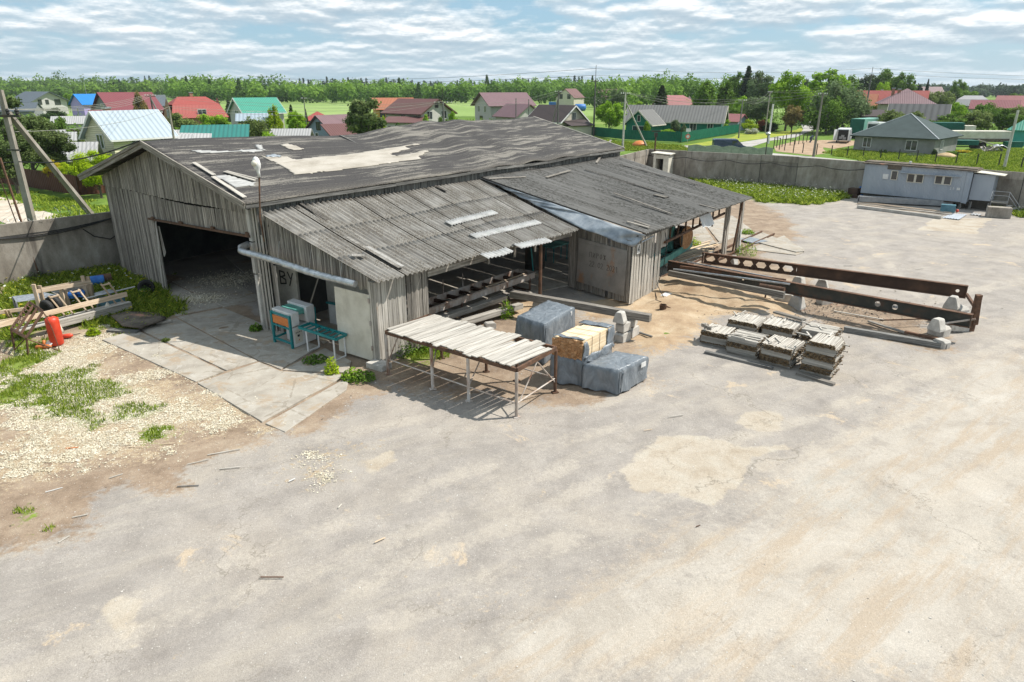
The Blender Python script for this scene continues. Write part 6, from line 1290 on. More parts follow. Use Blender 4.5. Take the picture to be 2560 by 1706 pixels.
def crown(kind, seed, n, ls):
    rs = np.random.RandomState(seed); C = []
    if kind == 'spruce':
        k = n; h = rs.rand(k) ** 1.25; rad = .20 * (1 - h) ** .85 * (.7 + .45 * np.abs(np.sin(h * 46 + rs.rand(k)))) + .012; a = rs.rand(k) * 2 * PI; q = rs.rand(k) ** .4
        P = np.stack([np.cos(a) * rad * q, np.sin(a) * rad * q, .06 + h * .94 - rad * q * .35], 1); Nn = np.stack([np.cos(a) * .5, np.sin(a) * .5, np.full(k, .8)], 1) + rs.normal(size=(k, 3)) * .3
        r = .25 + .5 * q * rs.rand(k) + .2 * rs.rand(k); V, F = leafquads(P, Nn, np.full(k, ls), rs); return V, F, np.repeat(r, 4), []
    nc = {'round': 34, 'tall': 40, 'birch': 36, 'willow': 34, 'pine': 16, 'bush': 18, 'apple': 26}[kind]
    for i in range(nc):
        for _ in range(60):
            p = rs.uniform(-1, 1, 3)
            if np.linalg.norm(p) < 1 and np.linalg.norm(p) > .35: break
        if kind == 'round': c = [p[0] * .34, p[1] * .34, .60 + p[2] * .32]; cr = .10 + .06 * rs.rand()
        elif kind == 'tall': c = [p[0] * .24, p[1] * .24, .56 + p[2] * .36]; cr = .08 + .05 * rs.rand()
        elif kind == 'birch': z = .56 + p[2] * .40; k_ = max(.25, 1 - abs(z - .45) * 1.3); c = [p[0] * .24 * k_, p[1] * .24 * k_, z]; cr = .05 + .05 * rs.rand()
        elif kind == 'willow': c = [p[0] * .42, p[1] * .42, .55 + p[2] * .36]; cr = .10 + .05 * rs.rand()
        elif kind == 'pine': c = [p[0] * .22, p[1] * .22, .62 + p[2] * .32]; cr = .08 + .05 * rs.rand()
        elif kind == 'apple': c = [p[0] * .50, p[1] * .50, .62 + p[2] * .28]; cr = .12 + .06 * rs.rand()
        else: c = [p[0] * .5, p[1] * .5, .45 + p[2] * .42]; cr = .18 + .08 * rs.rand()
        C.append((np.array(c), cr, rs.rand()))
    m = n // nc; Ps = []; Ns = []; Rr = []
    for c, cr, t_ in C:
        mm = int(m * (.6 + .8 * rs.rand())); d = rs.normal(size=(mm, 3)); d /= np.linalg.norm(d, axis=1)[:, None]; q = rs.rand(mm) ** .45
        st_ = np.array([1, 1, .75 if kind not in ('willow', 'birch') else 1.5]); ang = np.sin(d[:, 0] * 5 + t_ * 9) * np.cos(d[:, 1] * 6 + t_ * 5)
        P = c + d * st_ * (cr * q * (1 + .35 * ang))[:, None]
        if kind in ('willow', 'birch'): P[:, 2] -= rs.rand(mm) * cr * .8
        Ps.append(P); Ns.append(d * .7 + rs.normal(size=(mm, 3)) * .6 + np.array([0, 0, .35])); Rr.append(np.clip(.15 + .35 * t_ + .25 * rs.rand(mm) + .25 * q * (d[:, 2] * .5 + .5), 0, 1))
    P = np.concatenate(Ps); P[:, 2] = np.maximum(P[:, 2], .03); V, F = leafquads(P, np.concatenate(Ns), np.full(len(P), ls), rs)
    return V, F, np.repeat(np.concatenate(Rr), 4), C
CR = {}
def tree_proto(kind, seed, n, ls):
    key = (kind, seed, n)
    if key in CR: return CR[key]
    V, F, r, C = crown(kind, seed, n, ls); me = bpy.data.meshes.new('crown'); nv = len(V); m = len(F)
    me.vertices.add(nv); me.vertices.foreach_set('co', V.astype(np.float32).ravel()); me.loops.add(m * 4); me.loops.foreach_set('vertex_index', F.astype(np.int32).ravel())
    me.polygons.add(m); me.polygons.foreach_set('loop_start', np.arange(0, m * 4, 4, dtype=np.int32)); me.update(calc_edges=True)
    a = me.attributes.new('r', 'FLOAT', 'POINT'); a.data.foreach_set('value', r.astype(np.float32)); me.materials.append(LM['green'])
    mb = MB(); rs = random.Random(seed); th = .022 if kind != 'bush' else .01
    mb.tube([(0, 0, -.02), (rs.uniform(-.01, .01), 0, .2), (rs.uniform(-.02, .02), rs.uniform(-.02, .02), .45), (rs.uniform(-.02, .02), 0, .7 if kind != 'apple' else .5), (0, 0, .9 if kind in ('spruce', 'pine', 'birch', 'tall') else .62)], [th, th * .8, th * .6, th * .35, th * .12], 7)
    for c, cr, t_ in C[:16]:
        z0 = max(.15, c[2] - .25 - .1 * t_); b = Vector((0, 0, z0)); e = Vector(c); mb.tube([b, b.lerp(e, .5) + Vector((0, 0, -.02)), e], [th * .4, th * .25, th * .08], 5)
    me2 = bpy.data.meshes.new('trunk'); me2.from_pydata([tuple(v) for v in mb.v], [], mb.f); me2.update(); me2.materials.append(M['bark'])
    CR[key] = (me, me2); return CR[key]
TREES = 'trees and shrubs of the village'
ntree = [0]
def tree(label, kind, col, u, D, vtop, wpx, near=False, name=None, base=None, wide=None):
    X = gy(u, 300, D).x; ht = (base if base else gy(u, vtop, D).z) ; wd_ = wpx * D / 1821.0
    nat = {'round': .92, 'tall': .66, 'birch': .58, 'willow': 1.08, 'pine': .60, 'spruce': .40, 'bush': 1.35, 'apple': 1.35}[kind]
    n = {'spruce': 3400}.get(kind, 6500) * (3 if near else 1); ls = {'spruce': .05, 'bush': .075, 'pine': .045, 'apple': .06, 'willow': .042}.get(kind, .044) * (.55 if near else 1)
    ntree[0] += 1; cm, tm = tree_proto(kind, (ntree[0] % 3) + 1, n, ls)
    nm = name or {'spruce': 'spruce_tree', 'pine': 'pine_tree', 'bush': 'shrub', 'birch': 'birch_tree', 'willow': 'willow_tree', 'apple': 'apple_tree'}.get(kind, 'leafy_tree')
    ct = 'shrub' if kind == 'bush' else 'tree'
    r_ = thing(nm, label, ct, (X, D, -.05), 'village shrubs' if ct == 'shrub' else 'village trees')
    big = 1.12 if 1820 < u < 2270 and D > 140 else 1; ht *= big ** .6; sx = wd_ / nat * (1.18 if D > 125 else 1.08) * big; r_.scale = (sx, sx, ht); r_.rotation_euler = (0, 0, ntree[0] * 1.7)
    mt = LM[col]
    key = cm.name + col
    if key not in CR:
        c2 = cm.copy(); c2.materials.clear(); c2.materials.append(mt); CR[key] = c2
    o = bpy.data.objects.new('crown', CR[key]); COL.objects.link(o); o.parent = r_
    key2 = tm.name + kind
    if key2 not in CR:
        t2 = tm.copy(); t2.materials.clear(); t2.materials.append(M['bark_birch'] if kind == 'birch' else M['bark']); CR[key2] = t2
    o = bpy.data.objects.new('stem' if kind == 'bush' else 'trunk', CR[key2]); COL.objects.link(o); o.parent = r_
    return r_
T_ = [
 # left, outside the wall
 ('tall dark pine behind the left concrete pole', 'pine', 'pine', 52, 68, 236, 140, 1), ('pine with bare lower trunk right of the tall dark pine', 'pine', 'pine', 112, 66, 310, 125, 1), ('dark green pine at the left photo edge', 'pine', 'pine', 0, 62, 300, 120, 1),
 ('small tree with yellow orange leaves before the brown fence', 'tall', 'yellow', 112, 64, 395, 60, 1), ('small pale green tree beside the yellow orange one', 'tall', 'lime', 137, 63, 400, 55, 1), ('thin grey barked tree between the small trees and the shed', 'birch', 'olive', 160, 62, 392, 44, 1),
 ('vivid yellow green maple beside the shed roof corner', 'round', 'lime', 214, 60, 372, 125, 1), ('low yellow green maple branches behind the shed barge board', 'round', 'lime', 262, 63, 400, 60, 1), ('dark shrub mass behind the yellow green maple', 'bush', 'dark', 190, 68, 430, 70, 1),
 ('green shrub left of the yellow house', 'bush', 'green', 140, 105, 290, 80), ('loose shrub by the greenhouse near the yellow house', 'bush', 'olive', 165, 92, 345, 50), ('bare twiggy tree at the yellow house corner', 'birch', 'olive', 192, 90, 315, 22),
 ('dark bush before the grey roofed far left house', 'bush', 'dark', 138, 190, 268, 60), ('round tree in the meadow left of the blue roof', 'round', 'green', 181, 270, 228, 22),
 # belt behind the shed
 ('orange tinted birch in front of the maroon roof', 'birch', 'orange', 356, 165, 224, 36), ('brown green bush below the red mansard roof', 'bush', 'olive', 446, 140, 280, 78), ('light green bush right of the red mansard roof', 'bush', 'bright', 528, 140, 278, 74), ('small pine behind the red roofed house', 'spruce', 'dark', 577, 200, 250, 30),
 ('wide grey green willow bush behind the shed ridge', 'willow', 'olive', 640, 105, 290, 130), ('bright bush at the right of the grey green willow', 'bush', 'bright', 668, 100, 322, 60), ('slim yellow green birch beside the green roofed house', 'birch', 'lime', 684, 125, 258, 44), ('bright green young tree between green and brown roofs', 'tall', 'bright', 742, 120, 272, 52), ('narrow dark spruce behind the bright young tree', 'spruce', 'dark', 730, 135, 262, 26), ('small spruce beside the field pole', 'spruce', 'dark', 766, 160, 272, 12), ('light shrub by the brown roofed house gable', 'bush', 'bright', 762, 108, 325, 34),
 ('tall dark pine in front of the orange roofed house', 'pine', 'pine', 917, 98, 232, 92), ('second pine leaning on the tall dark pine', 'pine', 'pine', 900, 104, 262, 70), ('yellow green bush right of the dark pines', 'bush', 'lime', 955, 108, 288, 26), ('thin young birch before the white and brown house', 'birch', 'bright', 1065, 130, 280, 22), ('green bush left of the cross arm pole', 'bush', 'green', 1108, 128, 285, 30), ('leafy bush right of the cross arm pole', 'bush', 'bright', 1130, 140, 276, 34),
 ('small bush before the garage of the big purple roof', 'bush', 'lime', 1298, 130, 292, 26), ('small tree beside the beige dark roofed house', 'tall', 'olive', 1335, 170, 262, 26),
 ('large rounded bright maple behind the green fence', 'round', 'bright', 1523, 138, 250, 74), ('grey green tree behind the bright rounded maple', 'round', 'silver', 1542, 220, 214, 46), ('light green tree left of the pink roof', 'round', 'bright', 1588, 190, 250, 54), ('dark spruce left of the pink roofed house', 'spruce', 'dark', 1650, 185, 213, 52), ('tall drooping birch right of the pink roof', 'birch', 'green', 1757, 180, 190, 64), ('second drooping birch nearer the dark spruce', 'birch', 'green', 1806, 185, 198, 58), ('small garden tree before the green dormer', 'birch', 'bright', 1618, 140, 302, 18), ('small garden tree right of the green dormer', 'birch', 'silver', 1689, 142, 296, 26), ('garden tree at the right end of the green house', 'birch', 'silver', 1711, 142, 308, 18), ('low shrub row in front of the green house wall', 'bush', 'bright', 1668, 141, 322, 60),
 ('bright shrub by the small brown garage', 'bush', 'bright', 1788, 150, 290, 46), ('bright shrub next to the pink garage', 'bush', 'bright', 1810, 150, 292, 38), ('wide light green tree behind the pink garage', 'round', 'green', 1812, 170, 256, 62),
 ('tall dark spruce in the middle of the tree row', 'spruce', 'spruce', 1858, 230, 174, 44), ('grey green tall tree right of the dark spruce', 'tall', 'silver', 1894, 225, 176, 62), ('leafy tree left of the tall dark spruce', 'round', 'green', 1836, 240, 184, 50), ('greyish tree behind the white roadside pole', 'round', 'silver', 1892, 165, 240, 66), ('low leafy tree left of the greyish roadside tree', 'round', 'bright', 1850, 175, 240, 40),
 ('large vivid maple left of the village road', 'round', 'bright', 1966, 158, 184, 92), ('orange brown young tree at the foot of the vivid maple', 'tall', 'orange', 1982, 150, 262, 44), ('round white flowering shrub on the roadside verge', 'bush', 'white', 1881, 146, 320, 30), ('yellow green shrub left of the white flowering shrub', 'bush', 'lime', 1874, 152, 300, 38), ('red leaved shrub behind the white flowering shrub', 'bush', 'red', 1906, 156, 298, 22), ('dark shrub between the two roadside poles', 'bush', 'dark', 1924, 156, 306, 46),
 ('big yellow green tree right of the village road', 'tall', 'bright', 2058, 185, 176, 82), ('dark green tree behind the big yellow green one', 'round', 'green', 2098, 190, 184, 60), ('broad silvery willow above the white van', 'willow', 'silver', 2096, 150, 202, 130), ('leafy willow foot beside the green trailer', 'willow', 'green', 2070, 145, 246, 100), ('silvery willow right half above the green trailer', 'willow', 'silver', 2135, 152, 222, 70), ('small grey tree at the end of the road', 'tall', 'silver', 2010, 240, 196, 36), ('shadowed bush where the road bends', 'bush', 'dark', 2010, 185, 262, 40),
 ('dark rounded tree left of the tall dark pole', 'round', 'dark', 2160, 250, 184, 54), ('big dark tree right of the tall dark pole', 'round', 'green', 2196, 255, 172, 56), ('rounded dark tree above the red roof', 'round', 'green', 2240, 250, 185, 54), ('small bright tree in front of the dark tree group', 'round', 'bright', 2194, 220, 203, 34), ('bush between the willow and the brown hipped house', 'bush', 'green', 2172, 165, 262, 60),
 ('blue green pine behind the brown hipped roof', 'pine', 'dark', 2271, 260, 200, 20), ('pine left of the dark gabled roof', 'pine', 'spruce', 2284, 262, 203, 18), ('pointed spruce above the dark gabled roof', 'spruce', 'spruce', 2302, 270, 198, 16),
 ('tree rising above the right gardens', 'round', 'green', 2381, 290, 196, 38), ('leafy garden tree left of the white roof', 'round', 'olive', 2340, 240, 222, 60), ('dark garden tree beside the white roof', 'round', 'dark', 2372, 250, 226, 46), ('brown green garden tree behind the slate roof', 'round', 'olive', 2312, 230, 232, 46), ('garden tree behind the slate shed', 'round', 'green', 2410, 260, 222, 60),
 ('wide olive apple tree behind the square grey house', 'apple', 'olive', 2254, 132, 270, 112), ('apple tree right of the slate striped roof', 'apple', 'green', 2362, 132, 282, 92), ('wide apple tree behind the tarpaulin trailer', 'apple', 'olive', 2442, 132, 270, 88), ('bright maple above the apple trees', 'round', 'bright', 2388, 150, 250, 46), ('apple tree left of the pale right pole', 'apple', 'green', 2512, 132, 268, 84), ('bushy tree at the right photo edge', 'apple', 'olive', 2556, 140, 256, 70), ('leafy tree below the two red roofs', 'apple', 'green', 2460, 160, 252, 70), ('tree at the far right behind the red roof', 'round', 'green', 2530, 230, 232, 70), ('small bush at the wall of the square grey house', 'bush', 'dark', 2353, 99, 370, 14), ('low green bush before the square grey house', 'bush', 'dark', 2222, 102, 372, 22),
 ('broad leaved plant patch before the square grey house', 'bush', 'silver', 2305, 98, 382, 44), ('leafy plant patch right of the square grey house', 'bush', 'green', 2400, 100, 376, 34), ('yellow flower patch beside the debris heap', 'bush', 'yellow', 2428, 104, 374, 40),
]
for T in T_: tree(*T)
# forest masses far off
def forest(name, label, rows, mat, seed, spr=0.0, nl=90, ls=1.5):
    rs = np.random.RandomState(seed); Vs = []; Rr = []
    for (u0, u1, D0, D1, h0, h1, nrow, sp) in rows:
        for k in range(nrow):
            f = k / max(1, nrow - 1); D = D0 + (D1 - D0) * f; Xa, Xb = gy(u0, 240, D).x, gy(u1, 240, D).x; n = int((Xb - Xa) / sp)
            for i in range(n):
                x = Xa + (i + rs.rand()) * sp; y = D + rs.uniform(-.5, .5) * (D1 - D0) / nrow; h = (h0 + (h1 - h0) * f) * (.78 + .35 * rs.rand()) * (1 + .12 * math.sin(x * .02) + .08 * math.sin(x * .07 + 2)); w = sp * (.62 + .3 * rs.rand()); t_ = rs.rand(); s_ = rs.rand() < spr
                m = nl; d = rs.normal(size=(m, 3)); d /= np.linalg.norm(d, axis=1)[:, None]; d[:, 1] = -np.abs(d[:, 1]); q = rs.rand(m) ** .4
                if s_: hh = rs.rand(m); P = np.stack([x + d[:, 0] * w * .5 * (1.08 - hh), y + d[:, 1] * w * .5 * (1.08 - hh), h * 1.05 * (.1 + .9 * hh)], 1)
                else: lob = 1 + .22 * np.sin(d[:, 0] * 6 + t_ * 20) * np.cos(d[:, 2] * 5 + t_ * 7); P = np.stack([x + d[:, 0] * w * q * lob, y + d[:, 1] * w * q, h * .50 + d[:, 2] * h * .5 * q * lob], 1)
                Nn = d * .6 + rs.normal(size=(m, 3)) * .5 + np.array([0, -.2, .4])
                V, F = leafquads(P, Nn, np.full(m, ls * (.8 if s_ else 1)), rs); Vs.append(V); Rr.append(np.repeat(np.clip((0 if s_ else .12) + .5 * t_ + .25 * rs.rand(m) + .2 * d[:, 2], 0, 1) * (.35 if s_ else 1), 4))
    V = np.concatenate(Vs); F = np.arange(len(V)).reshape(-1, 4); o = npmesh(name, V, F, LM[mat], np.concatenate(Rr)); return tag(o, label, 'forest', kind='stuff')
forest('forest', 'long light green wood across the far side of the field', [(420, 1720, 440, 560, 12, 15, 4, 8.5)], 'forest', 5, .03, 420, 1.6)
forest('forest', 'dense green wood on the far left behind the village roofs', [(-300, 640, 560, 700, 11, 15, 3, 10), (-300, 560, 720, 900, 17, 21, 3, 12)], 'forest', 6, .06, 330, 2.3)
forest('spruce_forest', 'dark spiky spruce ridge along the left and middle horizon', [(-300, 1500, 1000, 1150, 17, 19, 2, 9)], 'forest_far', 7, .5, 120, 3.6)
forest('forest', 'tall leafy wood behind the pink roof and birches', [(1470, 1860, 300, 380, 11, 13, 3, 7), (1850, 2130, 330, 380, 9, 10, 2, 7)], 'forest', 8, .0, 600, 1.2)
forest('forest', 'hazy distant woods low on the right horizon', [(2040, 2900, 620, 800, 9, 12, 3, 12), (2040, 3000, 1200, 1500, 12, 13, 2, 20)], 'forest_far', 9, .03, 200, 3.2)
forest('hedge', 'scrubby bushes at the edge of the far left meadow', [(-100, 330, 330, 420, 3.2, 5, 2, 9)], 'forest', 12, .0, 130, 1.2)
forest('garden_thicket', 'mass of garden bushes between the right village roofs', [(2120, 2800, 175, 215, 3.2, 4.6, 3, 5), (2390, 2800, 138, 150, 2.2, 3.4, 2, 4)], 'forest', 10, .0, 220, .5)
forest('garden_thicket', 'mixed garden bushes between the left village houses', [(-60, 300, 120, 175, 2.0, 3.2, 4, 5)], 'forest', 13, .0, 130, .5)
forest('garden_thicket', 'bushes and young trees between the middle village houses', [(390, 1010, 112, 132, 2.0, 3.0, 2, 4.5), (1020, 1420, 150, 165, 1.4, 2.4, 2, 4.5)], 'forest', 14, .04, 130, .45)
forest('garden_thicket', 'dark bushes behind the brown fence on the left', [(-120, 230, 72, 82, 2.2, 3.4, 2, 3.2)], 'forest', 15, .0, 260, .3)
forest('roadside_thicket', 'leafy undergrowth behind the green house and roadside poles', [(1740, 2000, 172, 200, 4, 6, 2, 5), (2010, 2180, 168, 185, 3.5, 6, 2, 5)], 'forest', 11, .0, 170, .55)

# ---------------- houses ----------------
def cm_(name, c, rough=.7, rib=None, ribn=6, metal=0, var=.06, sp=.3):
    t = NT(name); v = t.tc; col = t.mul(t.ramp(t.noise(v, .8, 6), [tuple(x * (1 - var) for x in c), tuple(x * (1 + var) for x in c)]), t.math('MULTIPLY_ADD', t.noise(v, 9, 4), .2, .9)); nrm = None
    if rib is not None:
        gv = t.attr('g', True); s_ = t.N.new('ShaderNodeSeparateXYZ'); t.l(gv, s_.inputs[0]); w = t.math('ABSOLUTE', t.math('SINE', t.math('MULTIPLY', s_.outputs[rib], ribn))); nrm = t.bump(w, .7, .04)
        col = t.mul(col, t.math('MULTIPLY_ADD', w, .35, .75))
    return t.fin(col, rough, nrm, metal, sp)
HM = {'white': cm_('white_render', (.45, .44, .41)), 'cream': cm_('cream_siding', (.60, .56, .40), rib=2, ribn=14), 'beige': cm_('beige_siding', (.50, .47, .38), rib=2, ribn=12), 'grey': cm_('grey_block_wall', (.19, .20, .21)), 'lgrey': cm_('light_brick_wall', (.46, .45, .44), rib=2, ribn=14),
      'lilac': cm_('lilac_siding', (.40, .33, .62)), 'brick': cm_('brick_wall', (.34, .19, .12), rib=2, ribn=30), 'green': cm_('green_wall', (.012, .17, .12), rib=2, ribn=14), 'teal': cm_('teal_wall', (.05, .30, .27)), 'ochre': cm_('ochre_wall', (.45, .26, .06)), 'roundw': cm_('raw_plaster', (.22, .225, .21), var=.2), 'bluegrey': cm_('blue_grey_wall', (.24, .30, .36)), 'wood': M['wood_dk'],
      'r_blue': cm_('blue_metal_roof', (.015, .17, .47), .5, 0, 9), 'r_maroon': cm_('maroon_metal_roof', (.17, .045, .055), .6, 0, 9), 'r_red': cm_('red_metal_roof', (.30, .065, .055), .6, 0, 9), 'r_orange': cm_('orange_tile_roof', (.33, .125, .07), .75, 0, 9), 'r_brown': cm_('brown_tile_roof', (.13, .06, .055), .6, 0, 9), 'r_purple': cm_('dull_purple_roof', (.16, .095, .105), .6, 0, 9), 'r_dark': cm_('dark_brown_roof', (.055, .042, .042), .8), 'r_green': cm_('green_metal_roof', (.05, .25, .18), .55, 0, 9), 'r_dgreen': cm_('teal_metal_roof', (.02, .15, .13), .5, 0, 6),
      'r_grey': cm_('slate_grey_roof', (.09, .11, .13), .6, 0, 9), 'r_slate': cm_('striped_slate_roof', (.15, .15, .145), .9, 0, 5), 'r_zinc': cm_('pale_zinc_roof', (.30, .36, .41), .5, 0, 5, .1), 'r_white': cm_('white_slate_roof', (.34, .34, .34), .8, 0, 8), 'r_felt': cm_('dark_green_shingle_roof', (.055, .075, .075), .95, var=.15), 'r_pink': cm_('pink_red_roof', (.30, .125, .125), .7, 0, 9), 'r_stripe': cm_('black_white_ribbed_roof', (.12, .12, .12), .9, 0, 3)}
def house(name, label, cat, D, u, Wd, Dp, rot, ez, rz, wall, roof, kind='gable', win=(), over=.45, chim=(), cmat='brick', gwall=None, z0=-.1, mans=.5, trim=None, group='village houses'):
    X = gy(u, 300, D).x; rot += math.degrees(math.atan2(-X, D)); c_, s_ = math.cos(math.radians(rot)), math.sin(math.radians(rot)); P = lambda x, y, z: V3(X + x * c_ - y * s_, D + x * s_ + y * c_, z)
    h = thing(name, label, cat, (X, D, 0), group); a, b = Wd / 2, Dp / 2
    def gq(mb, q4, nu, nv): # quad with g coordinates (along, up)
        mb.add(q4, [(0, 1, 2, 3)], .5, [V3(0, 0, 0), V3(nu, 0, 0), V3(nu, nv, 0), V3(0, nv, 0)])
    def wallq(mb, p, q_, z1): mb.add([V3(p.x, p.y, z0), V3(q_.x, q_.y, z0), V3(q_.x, q_.y, z1), V3(p.x, p.y, z1)], [(0, 1, 2, 3)], .5)
    mb = MB(); cs = [P(-a, -b, 0), P(a, -b, 0), P(a, b, 0), P(-a, b, 0)]
    for i in range(4): wallq(mb, cs[i], cs[(i + 1) % 4], ez)
    mb.build('wall', HM[wall], h)
    if kind in ('gable', 'half'):
        for sx in (-1, 1): mb = MB(); mb.add([P(sx * a, -b, ez), P(sx * a, b, ez), P(sx * a, 0, rz - .06)], [(0, 1, 2)], .5); mb.build('gable', HM[gwall or wall], h)
    mb = MB(); sl = (rz - ez) / b; eo = ez - sl * over; A = a + over; B_ = b + over; ln = math.hypot(B_, rz - eo); tz = V3(0, 0, .07)
    if kind == 'gable':
        for sy in (-1, 1): gq(mb, [P(-A, sy * B_, eo) + tz, P(A, sy * B_, eo) + tz, P(A, 0, rz) + tz, P(-A, 0, rz) + tz], 2 * A, ln)
    elif kind == 'hip':
        rl = max(0, a - b) if a >= b else 0
        for sy in (-1, 1):
            q4 = [P(-A, sy * B_, eo), P(A, sy * B_, eo), P(rl, 0, rz), P(-rl, 0, rz)]; mb.add([p + tz for p in q4], [(0, 1, 2, 3)], .5, [V3(-A, 0, 0), V3(A, 0, 0), V3(rl, ln, 0), V3(-rl, ln, 0)])
        for sx in (-1, 1): mb.add([P(sx * A, -B_, eo) + tz, P(sx * A, B_, eo) + tz, P(sx * rl, 0, rz) + tz], [(0, 1, 2)], .5, [V3(-B_, 0, 0), V3(B_, 0, 0), V3(0, ln, 0)])
    elif kind == 'half':     # mansard: steep lower slope, shallow top, clipped ends
        my, mz = b * .62, ez + (rz - ez) * .58; rl = a * .55
        for sy in (-1, 1):
            gq(mb, [P(-A, sy * B_, eo) + tz, P(A, sy * B_, eo) + tz, P(a * .92, sy * my, mz) + tz, P(-a * .92, sy * my, mz) + tz], 2 * A, ln * .6); gq(mb, [P(-a * .92, sy * my, mz) + tz, P(a * .92, sy * my, mz) + tz, P(rl, 0, rz) + tz, P(-rl, 0, rz) + tz], 2 * a, ln * .5)
        for sx in (-1, 1): mb.add([P(sx * a * .92, -my, mz) + tz, P(sx * a * .92, my, mz) + tz, P(sx * rl, 0, rz) + tz], [(0, 1, 2)], .5)
    elif kind == 'shed': gq(mb, [P(-A, -B_, ez) + tz, P(A, -B_, ez) + tz, P(A, B_, rz) + tz, P(-A, B_, rz) + tz], 2 * A, 2 * B_)
    ro = mb.build('roof', HM[roof], h, solid=.14)
    if trim and kind == 'gable':
        mb = MB()
        for sx in (-1, 1):
            for sy in (-1, 1): mb.board(P(sx * (A + .03), sy * B_, eo), P(sx * (A + .03), 0, rz), .05, .24)
        for sy in (-1, 1): mb.board(P(-A, sy * (B_ + .03), eo + .02), P(A, sy * (B_ + .03), eo + .02), .05, .2)
        mb.build('trim', M[trim], ro)
    for (cx, cy, ch) in chim:
        mb = MB(); mb.box(P(cx, cy, rz + ch / 2 - 1.0), (.6, .6, ch + 2.0 - .0), math.radians(rot)); cc = mb.build('chimney', HM[cmat], ro)
        mb = MB(); mb.box(P(cx, cy, rz + ch + .08), (.75, .75, .16), math.radians(rot)); mb.build('chimney_cap', M['galv'], cc)
    for w in win:   # side, position, height, width, height
        sd, p, z, ww, wh = w[:5]; fm = w[5] if len(w) > 5 else 'white'
        if sd in 'fb': y = (-b - .03) * (1 if sd == 'f' else -1); Q = lambda s2, o, z_: P(p + s2, y - .03 * o * (1 if sd == 'f' else -1), z_)
        else: x = (a + .03) * (1 if sd == 'r' else -1); Q = lambda s2, o, z_: P(x + .03 * o * (1 if sd == 'r' else -1), p + s2, z_)
        mb = MB(); mb.add([Q(-ww / 2, 0, z - wh / 2), Q(ww / 2, 0, z - wh / 2), Q(ww / 2, 0, z + wh / 2), Q(-ww / 2, 0, z + wh / 2)], [(0, 1, 2, 3)], .5); wo_ = mb.build('window', M['glass'], h, solid=.02)
        mb = MB(); t_ = .09
        for s2 in (-1, 1): mb.board(Q(s2 * ww / 2, 1, z - wh / 2), Q(s2 * ww / 2, 1, z + wh / 2), t_, .04, (0, 1, 0)); mb.board(Q(-ww / 2, 1, z + s2 * wh / 2), Q(ww / 2, 1, z + s2 * wh / 2), .04, t_)
        if ww > .8: mb.board(Q(0, 1, z - wh / 2), Q(0, 1, z + wh / 2), t_ * .8, .04, (0, 1, 0))
        mb.build('frame', M[fm], wo_)
    return h, P
VH = 'village houses'
house('village_house', 'far left house with slate grey roof and light brick gable', 'house', 255, 108, 12, 12, -60, 4.6, 7.4, 'lgrey', 'r_grey', win=(('r', -3.2, 4.1, 1.2, 1.6, 'steel_dk'), ('r', -.8, 4.1, 1.1, 1.5, 'steel_dk'), ('r', 2.8, 4.0, 2, 1.8, 'steel_dk')), over=1.2)
house('garage', 'low grey roofed garage in front of the light brick house', 'garage', 235, 58, 10, 8, -20, 1.8, 4.2, 'grey', 'r_grey')
house('village_house', 'lilac house with vivid blue metal roof', 'house', 190, 238, 7.5, 7, 24, 4.9, 7.2, 'lilac', 'r_blue', win=(('f', -1.6, 3.9, 1.1, 1.2), ('f', 1.6, 3.9, 1.1, 1.2), ('f', -1, 1.6, 1, 1.2), ('f', 2.2, 1.6, 1, 1.2), ('l', 0, 3.2, .5, 1.6)))
house('village_house', 'big house under a large maroon metal roof', 'house', 178, 325, 11.5, 10, 22, 4.0, 7.7, 'grey', 'r_maroon', win=(('l', 0, 4.5, 1.4, 1.4), ('f', 0, 2.6, 1.2, 1.3)), over=.7)
house('porch', 'small maroon roofed porch before the lilac house', 'porch', 165, 262, 5, 4, 10, 2.3, 4.0, 'white', 'r_maroon')
house('village_house', 'grey plastered house behind the maroon roof edge', 'house', 205, 385, 7, 7, 10, 4.2, 6.8, 'lgrey', 'r_grey')
house('village_house', 'orange brick house under a bright red mansard roof', 'house', 158, 488, 10.5, 9, 14, 3.2, 6.9, 'brick', 'r_red', 'half', win=(('f', 0.5, 3.6, 1.7, 1.8), ('l', 0, 3.6, 1.6, 1.6), ('f', -3.5, 2, 1.2, 1.3)), chim=((0, .3, .9),), over=.6)
yh, YP = house('village_house', 'pale cream sided house with ribbed light zinc roof next to the shed', 'house', 84, 316, 7.2, 5.6, 30, 3.8, 6.35, 'cream', 'r_zinc', win=(('l', -.3, 3.2, 1.3, 1.5), ('f', -1.0, 3.0, 1.0, 1.35), ('f', 2.4, 3.15, .9, 1.1)), over=.5, trim='white', chim=((-1.0, 1.9, .3),))
mb = MB()
for k in range(24):
    x = -4.05 + k * 8.1 / 23; mb.board(YP(x, -3.28, 3.37 + .1), YP(x, 0, 6.35 + .12), .035, .07)
mb.build('roof_ribs', M['galv'], yh)
house('shed', 'low shed with teal metal roof beside the cream sided house', 'shed', 92, 532, 7.5, 4.5, -6, 2.6, 4.2, 'wood', 'r_dgreen', 'shed'); house('shed', 'low open shed with pale sheet roof left of the teal roof', 'shed', 90, 458, 5.2, 4, -6, 2.6, 3.7, 'brick', 'r_white', 'shed'); house('shed', 'small cream annex with white roof right of the zinc roof', 'shed', 86, 428, 3.2, 4, -6, 2.7, 3.4, 'cream', 'r_white', 'shed')
house('village_house', 'white house with bright green metal roof', 'house', 138, 644, 7.6, 7, 22, 4.6, 7.0, 'white', 'r_green', win=(('l', 0, 3.9, 1.5, 2.0), ('f', -2.6, 3.8, 1.5, 1.8), ('f', -.6, 3.8, 1.5, 1.8), ('f', 2.2, 3.8, 1.5, 1.8)), trim='white')
